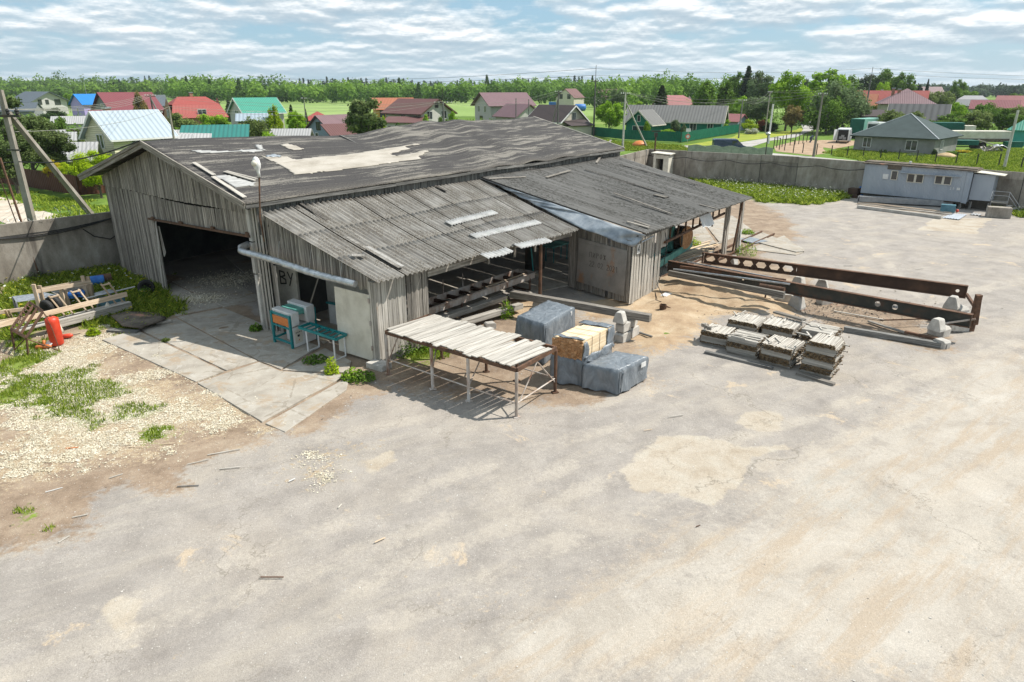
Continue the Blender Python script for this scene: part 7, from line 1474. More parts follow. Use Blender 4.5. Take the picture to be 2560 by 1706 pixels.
house('shed', 'low shed with pale zinc roof before the green roofed house', 'shed', 126, 640, 5.6, 4, -4, 3.6, 4.6, 'wood', 'r_zinc', 'gable')
house('shed', 'small red roofed outbuilding behind the bright young tree', 'shed', 165, 795, 6.2, 6, 0, 2.0, 3.6, 'white', 'r_red', 'hip')
house('village_house', 'small pale gabled house with purple brown roof behind the shed ridge', 'house', 116, 832, 6.2, 5.6, 42, 2.6, 4.7, 'bluegrey', 'r_purple', win=(('l', 0, 3.2, .9, 1.2, 'steel_dk'), ('l', .5, 1.7, .7, .9)), over=.5)
house('shed', 'lean-to with red brown roof against the purple brown roofed house', 'shed', 108, 856, 4.6, 3.6, 20, 2.0, 3.6, 'wood', 'r_brown', 'shed')
house('village_house', 'ochre walled house with orange tiled roof', 'house', 172, 985, 9, 8, 6, 4.2, 6.5, 'ochre', 'r_orange', win=(('f', -1.5, 3.2, 1.1, 1.6, 'steel_dk'), ('f', -3, 3.2, 1.1, 1.6, 'steel_dk')), chim=())
house('village_house', 'two storey white panelled house with brown tiled roof', 'house', 145, 1048, 10.0, 8.6, -46, 4.4, 6.7, 'white', 'r_brown', win=(('r', -2.0, 3.8, 1.4, 1.5), ('r', 2.0, 3.8, 1.5, 1.5), ('r', -2.0, 1.2, 1.2, 1.4), ('r', 2.0, 1.2, 1.2, 1.4), ('f', 0, 3.5, .9, 1.4, 'steel_dk'), ('r', 0, 5.6, .9, .8, 'steel_dk')), trim='steel_brown', over=.8)
house('porch', 'brown roofed porch on the left of the white panelled house', 'porch', 137, 1012, 7.5, 4, -20, 2.6, 3.5, 'white', 'r_brown', 'shed', win=(('f', -2, 1.4, 1.4, 1.5), ('f', 1.5, 1.4, 1.4, 1.5)))
house('village_house', 'big two storey light block house with dull purple roof', 'house', 182, 1258, 11.4, 9.5, 26, 5.0, 7.6, 'lgrey', 'r_purple', win=(('l', 2.2, 3.9, 1.2, 1.5), ('l', -1.6, 3.9, 1.2, 1.5), ('l', .8, 1.2, 1.6, 2, 'steel_dk')), over=.9)
house('garage', 'white gabled garage with purple roof in front of the block house', 'garage', 168, 1296, 8, 7.5, -52, 2.8, 5.2, 'white', 'r_purple', over=.6)
house('village_house', 'beige sided house with dark brown roof and white trim', 'house', 142, 1392, 8.8, 7.6, -42, 2.9, 5.6, 'beige', 'r_dark', win=(('r', 0, 3.6, 1.1, 1.5), ('r', -1.4, 1.2, 1.3, 1.7, 'steel_dk')), over=.5, trim='white')
house('porch', 'brown roofed porch at the gable of the beige sided house', 'porch', 138, 1440, 5.0, 3.6, 40, 2.0, 3.3, 'beige', 'r_dark', 'shed')
house('village_house', 'small cream house with brown roof at the field edge', 'house', 330, 1424, 10, 9, 62, 4.6, 8.2, 'beige', 'r_brown', win=(('l', -2, 5, 1.6, 2, 'steel_dk'), ('l', 2, 5, 1.6, 2, 'steel_dk')), over=.4)
house('village_house', 'narrow cream house with brown roof left of the grey green tree', 'house', 340, 1515, 9, 9, 20, 4.0, 8.0, 'beige', 'r_brown', over=.4)
house('village_house', 'long green wooden house with striped grey slate roof', 'house', 152, 1690, 19.5, 8, -9, 2.5, 5.3, 'green', 'r_slate', win=(('f', 4.2, 1.35, 1.3, 1.6), ('f', 7.6, 1.35, 1.1, 1.6), ('r', -1.5, 1.3, .9, 1.3), ('r', 1.2, 1.3, .9, 1.3)), over=.6, gwall='green', trim='dwhite')
gd, GP = house('porch', 'green gabled dormer porch of the long green house', 'porch', 146, 1612, 5.0, 5.6, 62, 2.2, 4.6, 'green', 'r_slate', win=(('l', 0, 3.1, .7, 1.2), ('l', 0, 1.1, 2.6, 1.1)), over=.5, trim='dwhite')
house('village_house', 'teal gable end annex at the right of the long green house', 'house', 151, 1741, 4, 6, -12, 2.4, 4.6, 'teal', 'r_slate', win=(('f', 0, 1.2, 1, 1.4), ('f', 1.5, 1.2, .8, 1.4)))
house('village_house', 'white house with folded pink red roof behind the long green house', 'house', 215, 1682, 10, 9, 30, 3.2, 6.6, 'white', 'r_pink', 'half', over=.7); house('warehouse', 'long pale blue warehouse roof beyond the pink roof', 'warehouse', 335, 1735, 34, 14, 4, 4.2, 6.6, 'bluegrey', 'r_zinc')
house('shed', 'small garage with brown roof right of the green house', 'shed', 168, 1776, 5.2, 5, -6, 1.9, 3.0, 'beige', 'r_brown'); house('shed', 'small shed with pink roof beside the road pole', 'shed', 160, 1838, 3.6, 4, -30, 2.0, 3.3, 'bluegrey', 'r_pink')
house('village_house', 'wide red metal roof behind the tall dark pole', 'house', 215, 2210, 20, 12, -4, 3.2, 7.9, 'ochre', 'r_red', chim=((-2, 1, .3),), cmat='lgrey'); house('village_house', 'salmon roofed house end left of the wide red roof', 'house', 214, 2158, 5, 10, -4, 3.0, 7.0, 'ochre', 'r_orange')
house('village_house', 'tall beige house with brown hipped tile roof', 'house', 158, 2254, 9.6, 9.6, 6, 5.9, 8.6, 'beige', 'r_purple', 'hip', win=(('f', 1.6, 5.0, 1.4, 1.2),), chim=((-1.6, -1.2, -.1), (-2.6, .6, .1)), over=.7)
house('village_house', 'far gabled house with dark purple roof', 'house', 290, 2300, 12, 10, 35, 4.5, 9.0, 'r_purple', 'r_purple'); house('shed', 'steep black and white ribbed roof over an old barn', 'barn', 136, 2292, 9.4, 8, -2, 2.2, 5.9, 'wood', 'r_stripe', trim='dwhite'); house('shed', 'small dark lean-to by the beige hipped house', 'shed', 150, 2180, 4, 4, 10, 3.2, 4.4, 'wood', 'r_dark', 'shed')
house('village_house', 'dark walled house under a white slate roof', 'house', 225, 2420, 8.6, 7, 0, 3.8, 6.4, 'grey', 'r_white', 'half'); house('village_house', 'low house with dark red tiled roof below the white roof', 'house', 195, 2478, 10.5, 8, 0, 3.6, 5.6, 'white', 'r_maroon'); house('village_house', 'house with pale red tiled roof at the right edge', 'house', 205, 2546, 12, 8, -6, 4.0, 6.6, 'beige', 'r_pink')
house('shed', 'teal garden cabin at the right photo edge', 'shed', 118, 2566, 3.6, 3.2, 0, 2.6, 3.9, 'teal', 'r_green', 'hip')
rh, RP = house('village_house', 'square grey plastered single storey house with dark green hipped roof', 'house', 107.2, 2275, 10.9, 10.9, -17, 2.35, 5.15, 'roundw', 'r_felt', 'hip', win=(('f', -3.6, 1.25, 1.15, 1.35), ('f', 2.5, 1.15, 1.5, 1.35), ('r', -2.2, 1.2, 1.1, 1.3)), over=.55)
mb = MB(); 
for sx in (-1, 1): mb.board(RP(sx * 6.0, -6.0, 2.2), RP(0, 0, 5.32), .14, .06)
mb.build('ridge_strip', M['galv'], rh)
# greenhouse, garages left
for (u, D, w, lb, r_) in ((97, 100, 5, 'ribbed pale roof of a shed behind the left pines', 'r_white'), (150, 96, 3.5, 'small white greenhouse roof beyond the pines', 'r_white'), (178, 78, 3.4, 'small barn with bleached sheet roof beside the cream sided house', 'r_white'), (190, 150, 8, 'white arched shelters behind the lilac house', 'r_white'), (725, 104, 5, 'pale shed roof behind the shed ridge', 'r_white')):
    house('shed', lb, 'shed', D, u, w, 4, -12, 1.7 if D < 100 else 2.0, 3.2, 'wood' if D < 100 else 'white', r_)
# ---------------- fences ----------------
def fence(name, label, pts, h, mat, post=2.5, rib=True, pmat='steel_dk', wave=False):
    r_ = thing(name, label, 'fence', tuple(pts[0]))
    for a, b in zip(pts[:-1], pts[1:]):
        d = (b - a); ln = d.length; d.normalize(); n = V3(-d.y, d.x, 0); m = MB(); k = int(ln / .35) * 2
        if wave: m.grid(lambda u, s: a.lerp(b, u) + V3(0, 0, .0 + s * (h + .22 * abs(math.sin(u * ln / 2.2 * PI)))), max(8, int(ln * 5)), 2)
        else: m.grid(lambda u, s: a.lerp(b, u) + n * (.02 if int(u * k + .5) % 2 else -.02) * rib + V3(0, 0, .1 + s * (h - .1)), k, 1)
        m.build('panel', mat, r_, solid=.02 if not wave else .06)
        for j in range(int(ln / post) + 1): m = MB(); p = a + d * j * post; m.board(p + n * .05, p + n * .05 + V3(0, 0, h + .05), .06, .06, n); m.build('fence_post', M[pmat], r_)
    return r_
M['fgreen'] = mk('green_fence_sheet', [(.0, .085, .05), (.002, .11, .065), (.01, .14, .085)], .5, G1, None, 0, .5, 0, .05, 10, .002, fine=.08); M['fbrown'] = mk('brown_fence_sheet', [(.06, .022, .014), (.085, .032, .02), (.11, .045, .03)], .5, G1, None, 0, .6, 0, .05, 10, .002)
M['fconc'] = mk('pale_green_concrete_fence', [(.22, .25, .21), (.30, .33, .28), (.36, .38, .33)], 1.5, G1, None, 0, .9, 0, .8, 5, .05)
fence('green_fence', 'long green sheet fence in front of the village houses', [V3(gy(1410, 340, 150).x, 150, 0), g(1560, 350), g(1703, 357), g(1850, 332)], 1.75, M['fgreen'], 5)
fence('brown_fence', 'dark brown sheet fence behind the left row of small trees', [g(-60, 452), g(70, 470), g(200, 492), V3(-32, 66, 0)], 1.8, M['fbrown'], 5)
fence('brown_fence', 'reddish brown scalloped fence beyond the left pines', [V3(gy(105, 300, 128).x, 128, 0), V3(gy(222, 300, 122).x, 122, 0)], 1.9, M['fbrown'], 4, wave=True)
fence('scalloped_fence', 'pale green scalloped concrete fence behind the rear wall and van', [V3(gy(1720, 370, 93).x, 93, 0), V3(gy(1932, 380, 88).x, 88, 0)], 1.75, M['fconc'], 2.2, wave=True, pmat='concrete')
Z17 = lambda x, y: (1700 + x / 5.348, 160 + y / 5.348); Z21 = lambda x, y: (2120 + x / 5.348, 160 + y / 5.348)
fp = [(Z17, *q__) for q__ in ((1257, 985, 1250, 1140), (1312, 970, 1290, 1120), (1340, 990, 1325, 1150), (1375, 960, 1362, 1110), (1425, 945, 1408, 1090), (1400, 1010, 1395, 1160), (1485, 940, 1470, 1090), (1530, 1020, 1512, 1190), (1540, 935, 1535, 1080), (1597, 930, 1585, 1075), (1652, 925, 1640, 1065), (1700, 915, 1692, 1045), (1652, 1055, 1638, 1190), (1770, 890, 1760, 1010), (1838, 1065, 1820, 1215), (2032, 1090, 2020, 1220), (2245, 1100, 2230, 1240))] + [(Z21, *q__) for q__ in ((215, 1125, 200, 1240), (450, 1135, 430, 1265), (693, 1145, 672, 1285), (940, 1155, 912, 1305), (1193, 1175, 1162, 1325), (1468, 1185, 1437, 1345), (1752, 1200, 1715, 1350), (2055, 1200, 2010, 1370), (2350, 1250, 2312, 1390))]
for (Zf, x0, y0, x1, y1) in fp:
    p = g(*Zf(x1, y1)); h_ = gy(*Zf(x0, y0), p.y).z; mb = MB(); mb.board(p, V3(p.x, p.y, h_), .10, .10, (0, 1, 0)); tag(mb.build('steel_fence_post', M['steel_dk'], loc=p), 'dark steel fence post without panels around the bare plot and lawn', 'fence post', 'bare steel fence posts')
for k, (a, b) in enumerate((((1257, 985), (1340, 995)), ((1400, 1010), (1530, 1025)))):
    pa1, pb1 = g(*Z17(a[0] - 7, a[1] + 155)), g(*Z17(b[0] - 15, b[1] + 158)); beam('steel_rail', ['left', 'right'][k] + ' dark top rail joining two fence posts on the bare plot', 'rail', gy(*Z17(*a), pa1.y), gy(*Z17(*b), pb1.y), .08, .08, 'steel_dk', bv=0)
# ---------------- poles and wires ----------------
tops = {}
def pole(key, label, top, D, mat='concrete', r0=.16, r1=.10, arm=0, brace=None, ext=0, lamp=0, arm_a=.3):
    p = gy(*top, D); b = V3(p.x, p.y, 0); r_ = thing('utility_pole', label, 'utility pole', tuple(b), 'utility poles of the village'); mb = MB(); zt = p.z - ext
    mb.cyl(b + V3(0, 0, -.1), V3(b.x, b.y, zt), r0, r1, 8); mb.build('pole', M[mat], r_)
    if ext: mb = MB(); mb.cyl(V3(b.x, b.y, zt - .5), V3(b.x, b.y, p.z), .05, n=6); mb.build('steel_top', M['steel_dk'], r_)
    if arm:
        d = V3(math.cos(arm_a), math.sin(arm_a), 0); mb = MB(); mb.board(V3(b.x, b.y, zt - .3) - d * arm, V3(b.x, b.y, zt - .3) + d * arm, .09, .09); mb.build('cross_arm', M['steel_dk'], r_)
        for s_ in (-1, -.5, .5, 1): mb = MB(); q_ = V3(b.x, b.y, zt - .25) + d * arm * s_; mb.lathe(q_, [(.03, 0), (.06, .05), (.05, .12), (.07, .16), (.03, .22)], 8); mb.build('insulator', M['white'], r_)
    if brace: q_ = g(*brace); mb = MB(); mb.cyl(q_ + V3(0, 0, -.05), V3(b.x, b.y, zt * .86), r0 * .85, r1 * .9, 8); mb.build('brace', M[mat], r_)
    tops[key] = V3(p.x, p.y, zt); return r_
pole('C', 'slim grey pole right of the cream sided house', (421.6, 267), 82, arm=0)
pole('B', 'braced dark wooden pole before the maroon roof', (375, 236), 112, 'wood_dk', arm=.7, brace=None)
mb = MB(); t_ = tops['B']; mb.cyl(t_ - V3(0, 0, .6), V3(t_.x + 3.2, t_.y - 1, 0), .12, n=8); tag(mb.build('pole_brace', M['wood_dk'], loc=t_), 'leaning strut at the foot of the braced dark wooden pole', 'pole strut')
pole('D', 'thin distant pole in the green field left of the dark pines', (759, 244), 152, 'wood_dk', .12, .08, arm=.5)
pole('E', 'tall pole with dark cross arm beside the white panelled house', (1106.5, 218), 118, 'wood_dk', .2, .14, arm=1.4, ext=2.2)
pole('F', 'short dark pole before the garage of the block house', (1290, 246), 150, 'wood_dk', .12, .09); pole('F2', 'short dark pole left of the beige sided house', (1322, 248), 152, 'wood_dk', .12, .09)
pole('G', 'double legged wooden pole before the beige sided house', (1396.5, 227), 128, 'wood_dk', .15, .11, arm=.6); mb = MB(); t_ = tops['G']; mb.cyl(t_ - V3(0, 0, 1.2), V3(t_.x - 1.6, t_.y, 0), .13, n=8); tag(mb.build('pole_brace', M['wood'], loc=t_), 'leaning leg of the double legged wooden pole', 'pole strut')
pole('H', 'tallest pole standing before the green fence', (1490.5, 163), 138, 'wood_dk', .2, .12, arm=.4, ext=2.6)
pole('I', 'pale concrete pole with strut and lamps in the middle', (1564, 231), 111, 'conc_lt', .18, .11, arm=.7, brace=(1617, 367))
pole('J', 'dark wooden pole with cross arm at the end of the green fence', (1857, 249), 134, 'wood_dk', .15, .11, arm=.8)
pole('K', 'white concrete pole beside the road', (1933, 261), 121, 'white', .17, .13); pole('L', 'slim pole behind the white roadside pole', (1925.6, 228), 150, 'wood', .14, .1, arm=.5)
pole('M', 'grey concrete pole behind the rear wall near the white van', (2057.5, 232), 97.7, 'concrete', .2, .11, arm=.7)
pole('N', 'very tall dark pole rising over the red roof', (2182.6, 167.4), 158, 'wood_dk', .24, .13, ext=1.5, arm=.6)
pole('O', 'pale concrete pole behind the site cabin at the right', (2545.5, 276), 83.5, 'conc_lt', .17, .13)
pole('P', 'thin antenna mast behind the lilac house', (208, 196), 260, 'galv', .1, .05)
# big near pole with strut
pa = gy(84, 567, 37.2); pt_ = gy(3, 225, 37.2); b = V3(pa.x, pa.y, 0)
np_ = thing('utility_pole', 'big square concrete pole with slanting strut at the left edge', 'utility pole', tuple(b), 'utility poles of the village')
mb = MB(); mb.board(V3(b.x, b.y, -.1), V3(b.x, b.y, pt_.z), .36, .30, (0, 1, 0), taper=.62); mb.build('pole', M['concrete'], np_)
s0 = gy(232, 542, 40.5); s1 = gy(20, 282, 37.4); dr2 = (s0 - s1); s2 = s1 + dr2 * (s1.z / (s1.z - s0.z)) * 1.0
mb = MB(); mb.board(s2, s1, .30, .26, (0, 1, 0), taper=.8); mb.build('brace', M['concrete'], np_)
mb = MB(); mb.board(V3(b.x - .9, b.y, 7.6), V3(b.x + .9, b.y - .3, 7.6), .1, .12); mb.build('cross_arm', M['steel_dk'], np_); mb = MB(); mb.board(V3(b.x - .4, b.y, 5.9), V3(b.x + .4, b.y - .2, 5.9), .08, .08); mb.build('cross_arm', M['steel_dk'], np_)
for k in range(4): mb = MB(); q_ = V3(b.x - .8 + k * .52, b.y - .05 - k * .07, 7.66); mb.lathe(q_, [(.04, 0), (.09, .06), (.07, .14), (.1, .2), (.04, .3)], 10); mb.build('insulator', M['black'], np_)
def wire(P, Q, sag, label, r=.014, mat='wire', n=14):
    P, Q = Vector(P), Vector(Q); mb = MB(); mb.tube([P.lerp(Q, k / n) - V3(0, 0, sag * 4 * (k / n) * (1 - k / n)) for k in range(n + 1)], r, 4); tag(mb.build('overhead_wire', M[mat], loc=P), label, 'wire', 'overhead wires of the village')
for k in range(4): wire(V3(b.x - .8 + k * .52, b.y - .05, 7.9), tops['B'] + V3(-.6 + k * .4, 0, 0), .5 + .1 * k, 'overhead wire from the big left pole to the braced dark wooden pole', .016)
wire(V3(b.x, b.y, 6.8), tops['C'], .6, 'overhead wire from the big left pole to the slim grey pole', .016)
wire(V3(b.x, b.y, 5.3), RF[0] + V3(0, -.2, .1), .35, 'black service cable from the big left pole to the shed ridge', .03, 'black'); wire(V3(b.x - 6, b.y - 3, 5.2), V3(b.x, b.y, 5.3), .1, 'black service cable leaving the photo left of the big pole', .03, 'black')
for a_, c_ in (('B', 'E'), ('C', 'E'), ('E', 'G'), ('D', 'E'), ('G', 'I'), ('I', 'J'), ('I', 'M'), ('J', 'L'), ('L', 'N')):
    for k in range(2): wire(tops[a_] + V3(.4 * k, 0, -.2 * k), tops[c_] + V3(.4 * k, 0, -.2 * k), 1.0 + .3 * k, 'overhead wire strung between two village poles', .016)
for k in range(2): wire(tops['H'] + V3(0, 0, 2 - k * 1.2), tops['N'] + V3(0, 0, 1.2 - k), .8, 'high overhead wire between the tallest pole and the very tall dark pole', .018, 'steel_dk'); wire(tops['H'] + V3(0, 0, 2 - k * 1.2), V3(-120, 330, 14), 2, 'high overhead wire running left from the tallest pole', .03, 'steel_dk'); wire(tops['N'] + V3(0, 0, 1.2 - k), V3(190, 150, 13), 2, 'high overhead wire running right from the very tall dark pole', .02, 'steel_dk')
# ---------------- vehicles, person, signs ----------------
def van(name, label, D, u, L_, Wd, H_, rot, col, opened=False):
    X = gy(u, 330, D).x; c_, s_ = math.cos(math.radians(rot)), math.sin(math.radians(rot)); P = lambda x, y, z: V3(X + x * c_ - y * s_, D + x * s_ + y * c_, z)
    v_ = thing(name, label, 'van', (X, D, 0)); w = Wd / 2
    pr = [(-L_ / 2, .4), (-L_ / 2, H_ * .94), (-L_ / 2 + .15, H_), (L_ * .16, H_), (L_ * .34, H_ * .58), (L_ * .48, H_ * .47), (L_ * .5, .45), (L_ * .5, .35), (-L_ / 2, .35)]
    mb = MB(); n = len(pr); vs = [P(x, -w * (1 if z < H_ * .6 else .92), z) for x, z in pr] + [P(x, w * (1 if z < H_ * .6 else .92), z) for x, z in pr]
    mb.add(vs, [tuple(range(n)), tuple(reversed(range(n, 2 * n)))] + [((i + 1) % n, i, n + i, n + (i + 1) % n) for i in range(n)]); mb.build('body', col, v_, bevel=.05)
    mb = MB(); mb.prism([P(L_ * .17, -w * .94 - .01, H_ * .92), P(L_ * .17, -w * 1.0 - .01, H_ * .6), P(L_ * .31, -w * 1.0 - .01, H_ * .6)], (P(0, 1, 0) - P(0, 0, 0)) * (2 * w + .02)); mb.add([P(L_ * .17, -w * .85, H_ * .97), P(L_ * .17, w * .85, H_ * .97), P(L_ * .335, w * .9, H_ * .61), P(L_ * .335, -w * .9, H_ * .61)], [(0, 1, 2, 3)]); wn = mb.build('windscreen', M['glass'], v_)
    mb = MB()
    for sy in (-1, 1): mb.board(P(L_ * .02, sy * (w * .965 + .005), H_ * .76), P(L_ * .14, sy * (w * .965 + .005), H_ * .76), .01, H_ * .26)
    mb.build('side_window', M['glass'], v_)
    for x in (-L_ * .3, L_ * .32):
        for sy in (-1, 1): mb = MB(); mb.cyl(P(x, sy * w * .82, .34), P(x, sy * (w + .01), .34), .34, n=16); wh = mb.build('wheel', M['black'], v_); mb = MB(); mb.cyl(P(x, sy * w, .34), P(x, sy * (w + .03), .34), .19, n=12); mb.build('rim', M['galv'], wh)
    if opened:
        mb = MB(); mb.board(P(-L_ / 2 - .03, -w * .8, H_ * .55), P(-L_ / 2 - .03, w * .8, H_ * .55), .04, H_ * .72); mb.build('load_space_shade', M['black'], v_)  # flat black panel on the closed rear, painted shade of an open load space
        for sy in (-1, 1): mb = MB(); mb.board(P(-L_ / 2, sy * w, H_ * .56), P(-L_ / 2 - .85, sy * (w + .35), H_ * .56), .05, H_ * .76); mb.build('rear_door', col, v_)
        for z_, y_ in ((.85, .3), (.75, -.3), (1.1, .0)): mb = MB(); mb.box(P(-L_ / 2 - .06, y_, z_), (.12, .5, .4), math.radians(rot)); mb.build('cargo', M['grey'], v_)
    mb = MB(); mb.box(P(L_ * .5 + .02, 0, .5), (.1, Wd * .96, .22), math.radians(rot)); mb.build('bumper', M['black'], v_)
    for sy in (-1, 1): mb = MB(); mb.box(P(L_ * .49, sy * w * .75, .78), (.08, .3, .2), math.radians(rot)); mb.build('headlight', M['white'], v_)
M['navy'] = mk('dark_blue_car_paint', [(.012, .025, .06), (.018, .035, .08), (.025, .05, .10)], 1, G1, None, 0, .25, 0, 0, 5, .001, fine=.02, spec=.6)
M['cpaint'] = mk('white_car_paint', [(.62, .63, .64), (.68, .69, .70), (.72, .73, .74)], 1, G1, None, 0, .3, 0, 0, 5, .001, fine=.03, spec=.5)
van('van', 'dark blue van parked on the road behind the scalloped fence', 103, 1829, 4.9, 1.9, 1.95, -6, M['navy']); van('van', 'white van with open rear doors parked by the green trailer', 124, 2112, 5.0, 2.0, 2.35, 60, M['cpaint'], True)
M['trailerg'] = mk('dark_green_tarpaulin', [(.0, .06, .045), (.004, .09, .065), (.01, .12, .09)], .6, G1, None, 0, .5, 0, .3, 2, .02)
M['trailerl'] = mk('pale_green_tarpaulin_side', [(.12, .30, .25), (.17, .36, .30), (.22, .42, .36)], .6, G1, None, 0, .5, 0, .3, 2, .02)
tX = gy(2118, 340, 132).x; tr_ = thing('truck_trailer', 'green box truck trailer parked behind the white van', 'trailer', (tX, 132, 0)); a_ = math.radians(42); TP = lambda x, y, z: V3(tX + 1.5 + x * math.cos(a_) - y * math.sin(a_), 132 + x * math.sin(a_) + y * math.cos(a_), z)
mb = MB(); mb.prism([TP(0, -1.25, 1.0), TP(8, -1.25, 1.0), TP(8, 1.25, 1.0), TP(0, 1.25, 1.0)], V3(0, 0, 2.5)); mb.build('box', M['trailerl'], tr_); mb = MB(); mb.board(TP(-.03, -1.25, 2.25), TP(-.03, 1.25, 2.25), .05, 2.5); mb.build('rear_curtain', M['trailerg'], tr_)
mb = MB(); mb.board(TP(0, 0, .85), TP(8, 0, .85), 2.0, .2); mb.build('chassis', M['steel_dk'], tr_)
for x in (1.2, 2.4, 6.8):
    for sy in (-1, 1): mb = MB(); mb.cyl(TP(x, sy * .9, .48), TP(x, sy * 1.25, .48), .48, n=16); wh = mb.build('wheel', M['black'], tr_); mb = MB(); mb.cyl(TP(x, sy * 1.2, .48), TP(x, sy * 1.28, .48), .26, n=12); mb.build('rim', M['galv'], wh)
def simple(name, label, cat, D, u, dims, z, rot, mat, parts=()):
    X = gy(u, 330, D).x; r_ = thing(name, label, cat, (X, D, 0)); mb = MB(); mb.box((X, D, z), dims, math.radians(rot)); mb.build('body', mat, r_, bevel=.05)
    for (nm, dx, dy, dz, dm, mt) in parts: mb = MB(); c_, s_ = math.cos(math.radians(rot)), math.sin(math.radians(rot)); mb.box((X + dx * c_ - dy * s_, D + dx * s_ + dy * c_, dz), dm, math.radians(rot)); mb.build(nm, mt, r_)
simple('truck', 'green sided truck body behind the square grey house', 'truck', 122, 2366, (4.5, 2.3, 1.9), 2.4, -20, M['trailerg'], (('cab', 3.2, 0, 1.8, (1.6, 2.2, 2.2), M['dwhite']),)); simple('truck', 'white truck cab between willow and square grey house', 'truck', 128, 2188, (2.0, 2.2, 2.3), 2.0, 30, M['cpaint'], (('windscreen', -1.02, 0, 2.4, (.05, 1.8, .8), M['glass']),))
simple('covered_trailer', 'long trailer under a pale dusty tarpaulin in the right garden', 'trailer', 115, 2446, (9.0, 2.4, 1.3), 1.75, -6, M['dwhite'], (('side_board', 0, -1.25, 1.0, (8.8, .08, .5), M['rot']),)); simple('farm_trailer', 'dark green farm trailer left of the pale tarpaulin trailer', 'trailer', 108, 2415, (3.4, 2.0, .7), 1.1, -6, M['trailerg'], (('tow_bar', 2.2, 0, .7, (1.6, .1, .1), M['steel_dk']),))
for k in range(3): mb = MB(); p = V3(gy(2437 + k * 12, 350, 109).x, 109, 0); mb.lathe(p + V3(0, 0, .55), [(.3, 0), (.53, 0), (.55, .25), (.3, .25)], 16, (0, 1, 0)); tag(mb.build('large_tyre', M['black'], loc=p), ['left', 'middle', 'right'][k] + ' large tyre standing beside the tarpaulin trailer', 'tyre', 'large tyres by the trailer')
beam('long_pole', 'long pale pole leaning from the tarpaulin trailer to the grass', 'pole', g(*Z21(2040, 1115), .2), gy(*Z21(1740, 1015), 108), .15, .15, 'wood_lt'); simple('garden_box', 'dark green box lying in the grass left of the pale pole', 'box', 112, 2540, (2.6, 1.0, .9), .5, -5, M['trailerg'])
simple('container', 'blue shipping container at the field edge', 'container', 330, 1398, (10, 2.5, 2.6), 1.3, 0, M['blue']); p = V3(gy(1452, 272, 290).x, 290, 0); mb = MB(); mb.lathe(p + V3(-2.5, 0, 1.3), [(.5, 0), (1.3, .3), (1.3, 4.2), (.5, 4.6)], 16, (1, 0, 0)); tag(mb.build('blue_tank', M['blue'], loc=p, smooth=True), 'blue round tank lying in the field before the small cream house', 'tank')
p = V3(gy(2483, 380, 105).x, 105, 0); mb = MB()
for k in range(22): c_ = p + V3(ru(-1.8, 1.6), ru(-.7, .7), ru(.1, .7)); e_ = V3(ru(-1, 1), ru(-.5, .5), ru(-.4, .4)); mb.board(c_ - e_ * .7, c_ + e_ * .7, ru(.2, .7), .04)
tag(mb.build('debris_heap', M['wood_lt'], loc=p), 'heap of pale boards and scrap in the right garden', 'debris heap', kind='stuff'); mb = MB(); mb.grid(lambda u, s: p + V3(.2 + u * 2.0, -.5 + s * 1.4, .95 - abs(u - .3) * .9 + .1 * math.sin(s * 9)), 8, 8); tag(mb.build('blue_sheet', M['galv'], loc=p, smooth=True, solid=.02), 'light blue sheet draped over the debris heap', 'sheet')
p = g(2365, 393); mb = MB(); mb.lathe(p, [(1.5, 0), (1.0, .35), (.4, .55), (.05, .6)], 14); tag(mb.build('sand_mound', M['sawdust'], loc=p, smooth=True), 'small sand mound in the grass before the square grey house', 'sand heap'); p = g(1598, 366); mb = MB()
mb.lathe(p, [(1.3, 0), (1.15, .4), (.6, .8), (.05, .9)], 12); tag(mb.build('orange_bags', M['orange'], loc=p, smooth=True), 'orange mesh sacks heaped outside the wall corner', 'sacks')
# road sign
p = g(1718, 358); h_ = gy(1719, 328, p.y).z; sg_ = thing('road_sign', 'round road sign under a white plate before the green fence', 'road sign', tuple(p)); mb = MB(); mb.cyl(p, V3(p.x, p.y, h_), .05, n=8); mb.build('pole', M['galv'], sg_)
mb = MB(); mb.cyl(V3(p.x, p.y - .06, h_ - .9), V3(p.x, p.y - .08, h_ - .9), .42, n=18); mb.build('sign_disc', M['red'], sg_); mb = MB(); mb.cyl(V3(p.x, p.y - .085, h_ - .9), V3(p.x, p.y - .10, h_ - .9), .28, n=18); mb.build('sign_centre', M['white'], sg_); mb = MB(); mb.board(V3(p.x - .4, p.y - .07, h_ + .15), V3(p.x + .4, p.y - .07, h_ + .15), .02, .55); mb.build('white_plate', M['white'], sg_)
# crouching person
p = g(2024, 357); pr = thing('person', 'person in dark blue clothes bending over on the bare plot', 'person', tuple(p)); me = bpy.data.meshes.new('body')
J_ = [(0, 0, .62), (.1, 0, .85), (.28, 0, 1.02), (.4, -.02, 1.02), (.52, -.02, .98), (.02, -.14, .58), (.22, -.17, .38), (-.02, -.18, .06), (.14, -.18, .03), (.02, .14, .58), (.24, .17, .4), (.02, .18, .06), (.18, .18, .03), (.3, -.2, .92), (.42, -.24, .62), (.55, -.12, .42), (.3, .2, .92), (.42, .24, .62), (.56, .12, .42)]
E_ = [(0, 1), (1, 2), (2, 3), (3, 4), (0, 5), (5, 6), (6, 7), (7, 8), (0, 9), (9, 10), (10, 11), (11, 12), (2, 13), (13, 14), (14, 15), (2, 16), (16, 17), (17, 18)]
me.from_pydata(J_, E_, []); po = bpy.data.objects.new('body', me); COL.objects.link(po); po.parent = pr; me.materials.append(M['navy']); md = po.modifiers.new('skin', 'SKIN')
R_ = [.17, .18, .16, .07, .11, .11, .09, .06, .05, .11, .09, .06, .05, .07, .055, .04, .07, .055, .04]
for v_, q_ in zip(me.skin_vertices[0].data, R_): v_.radius = (q_, q_)
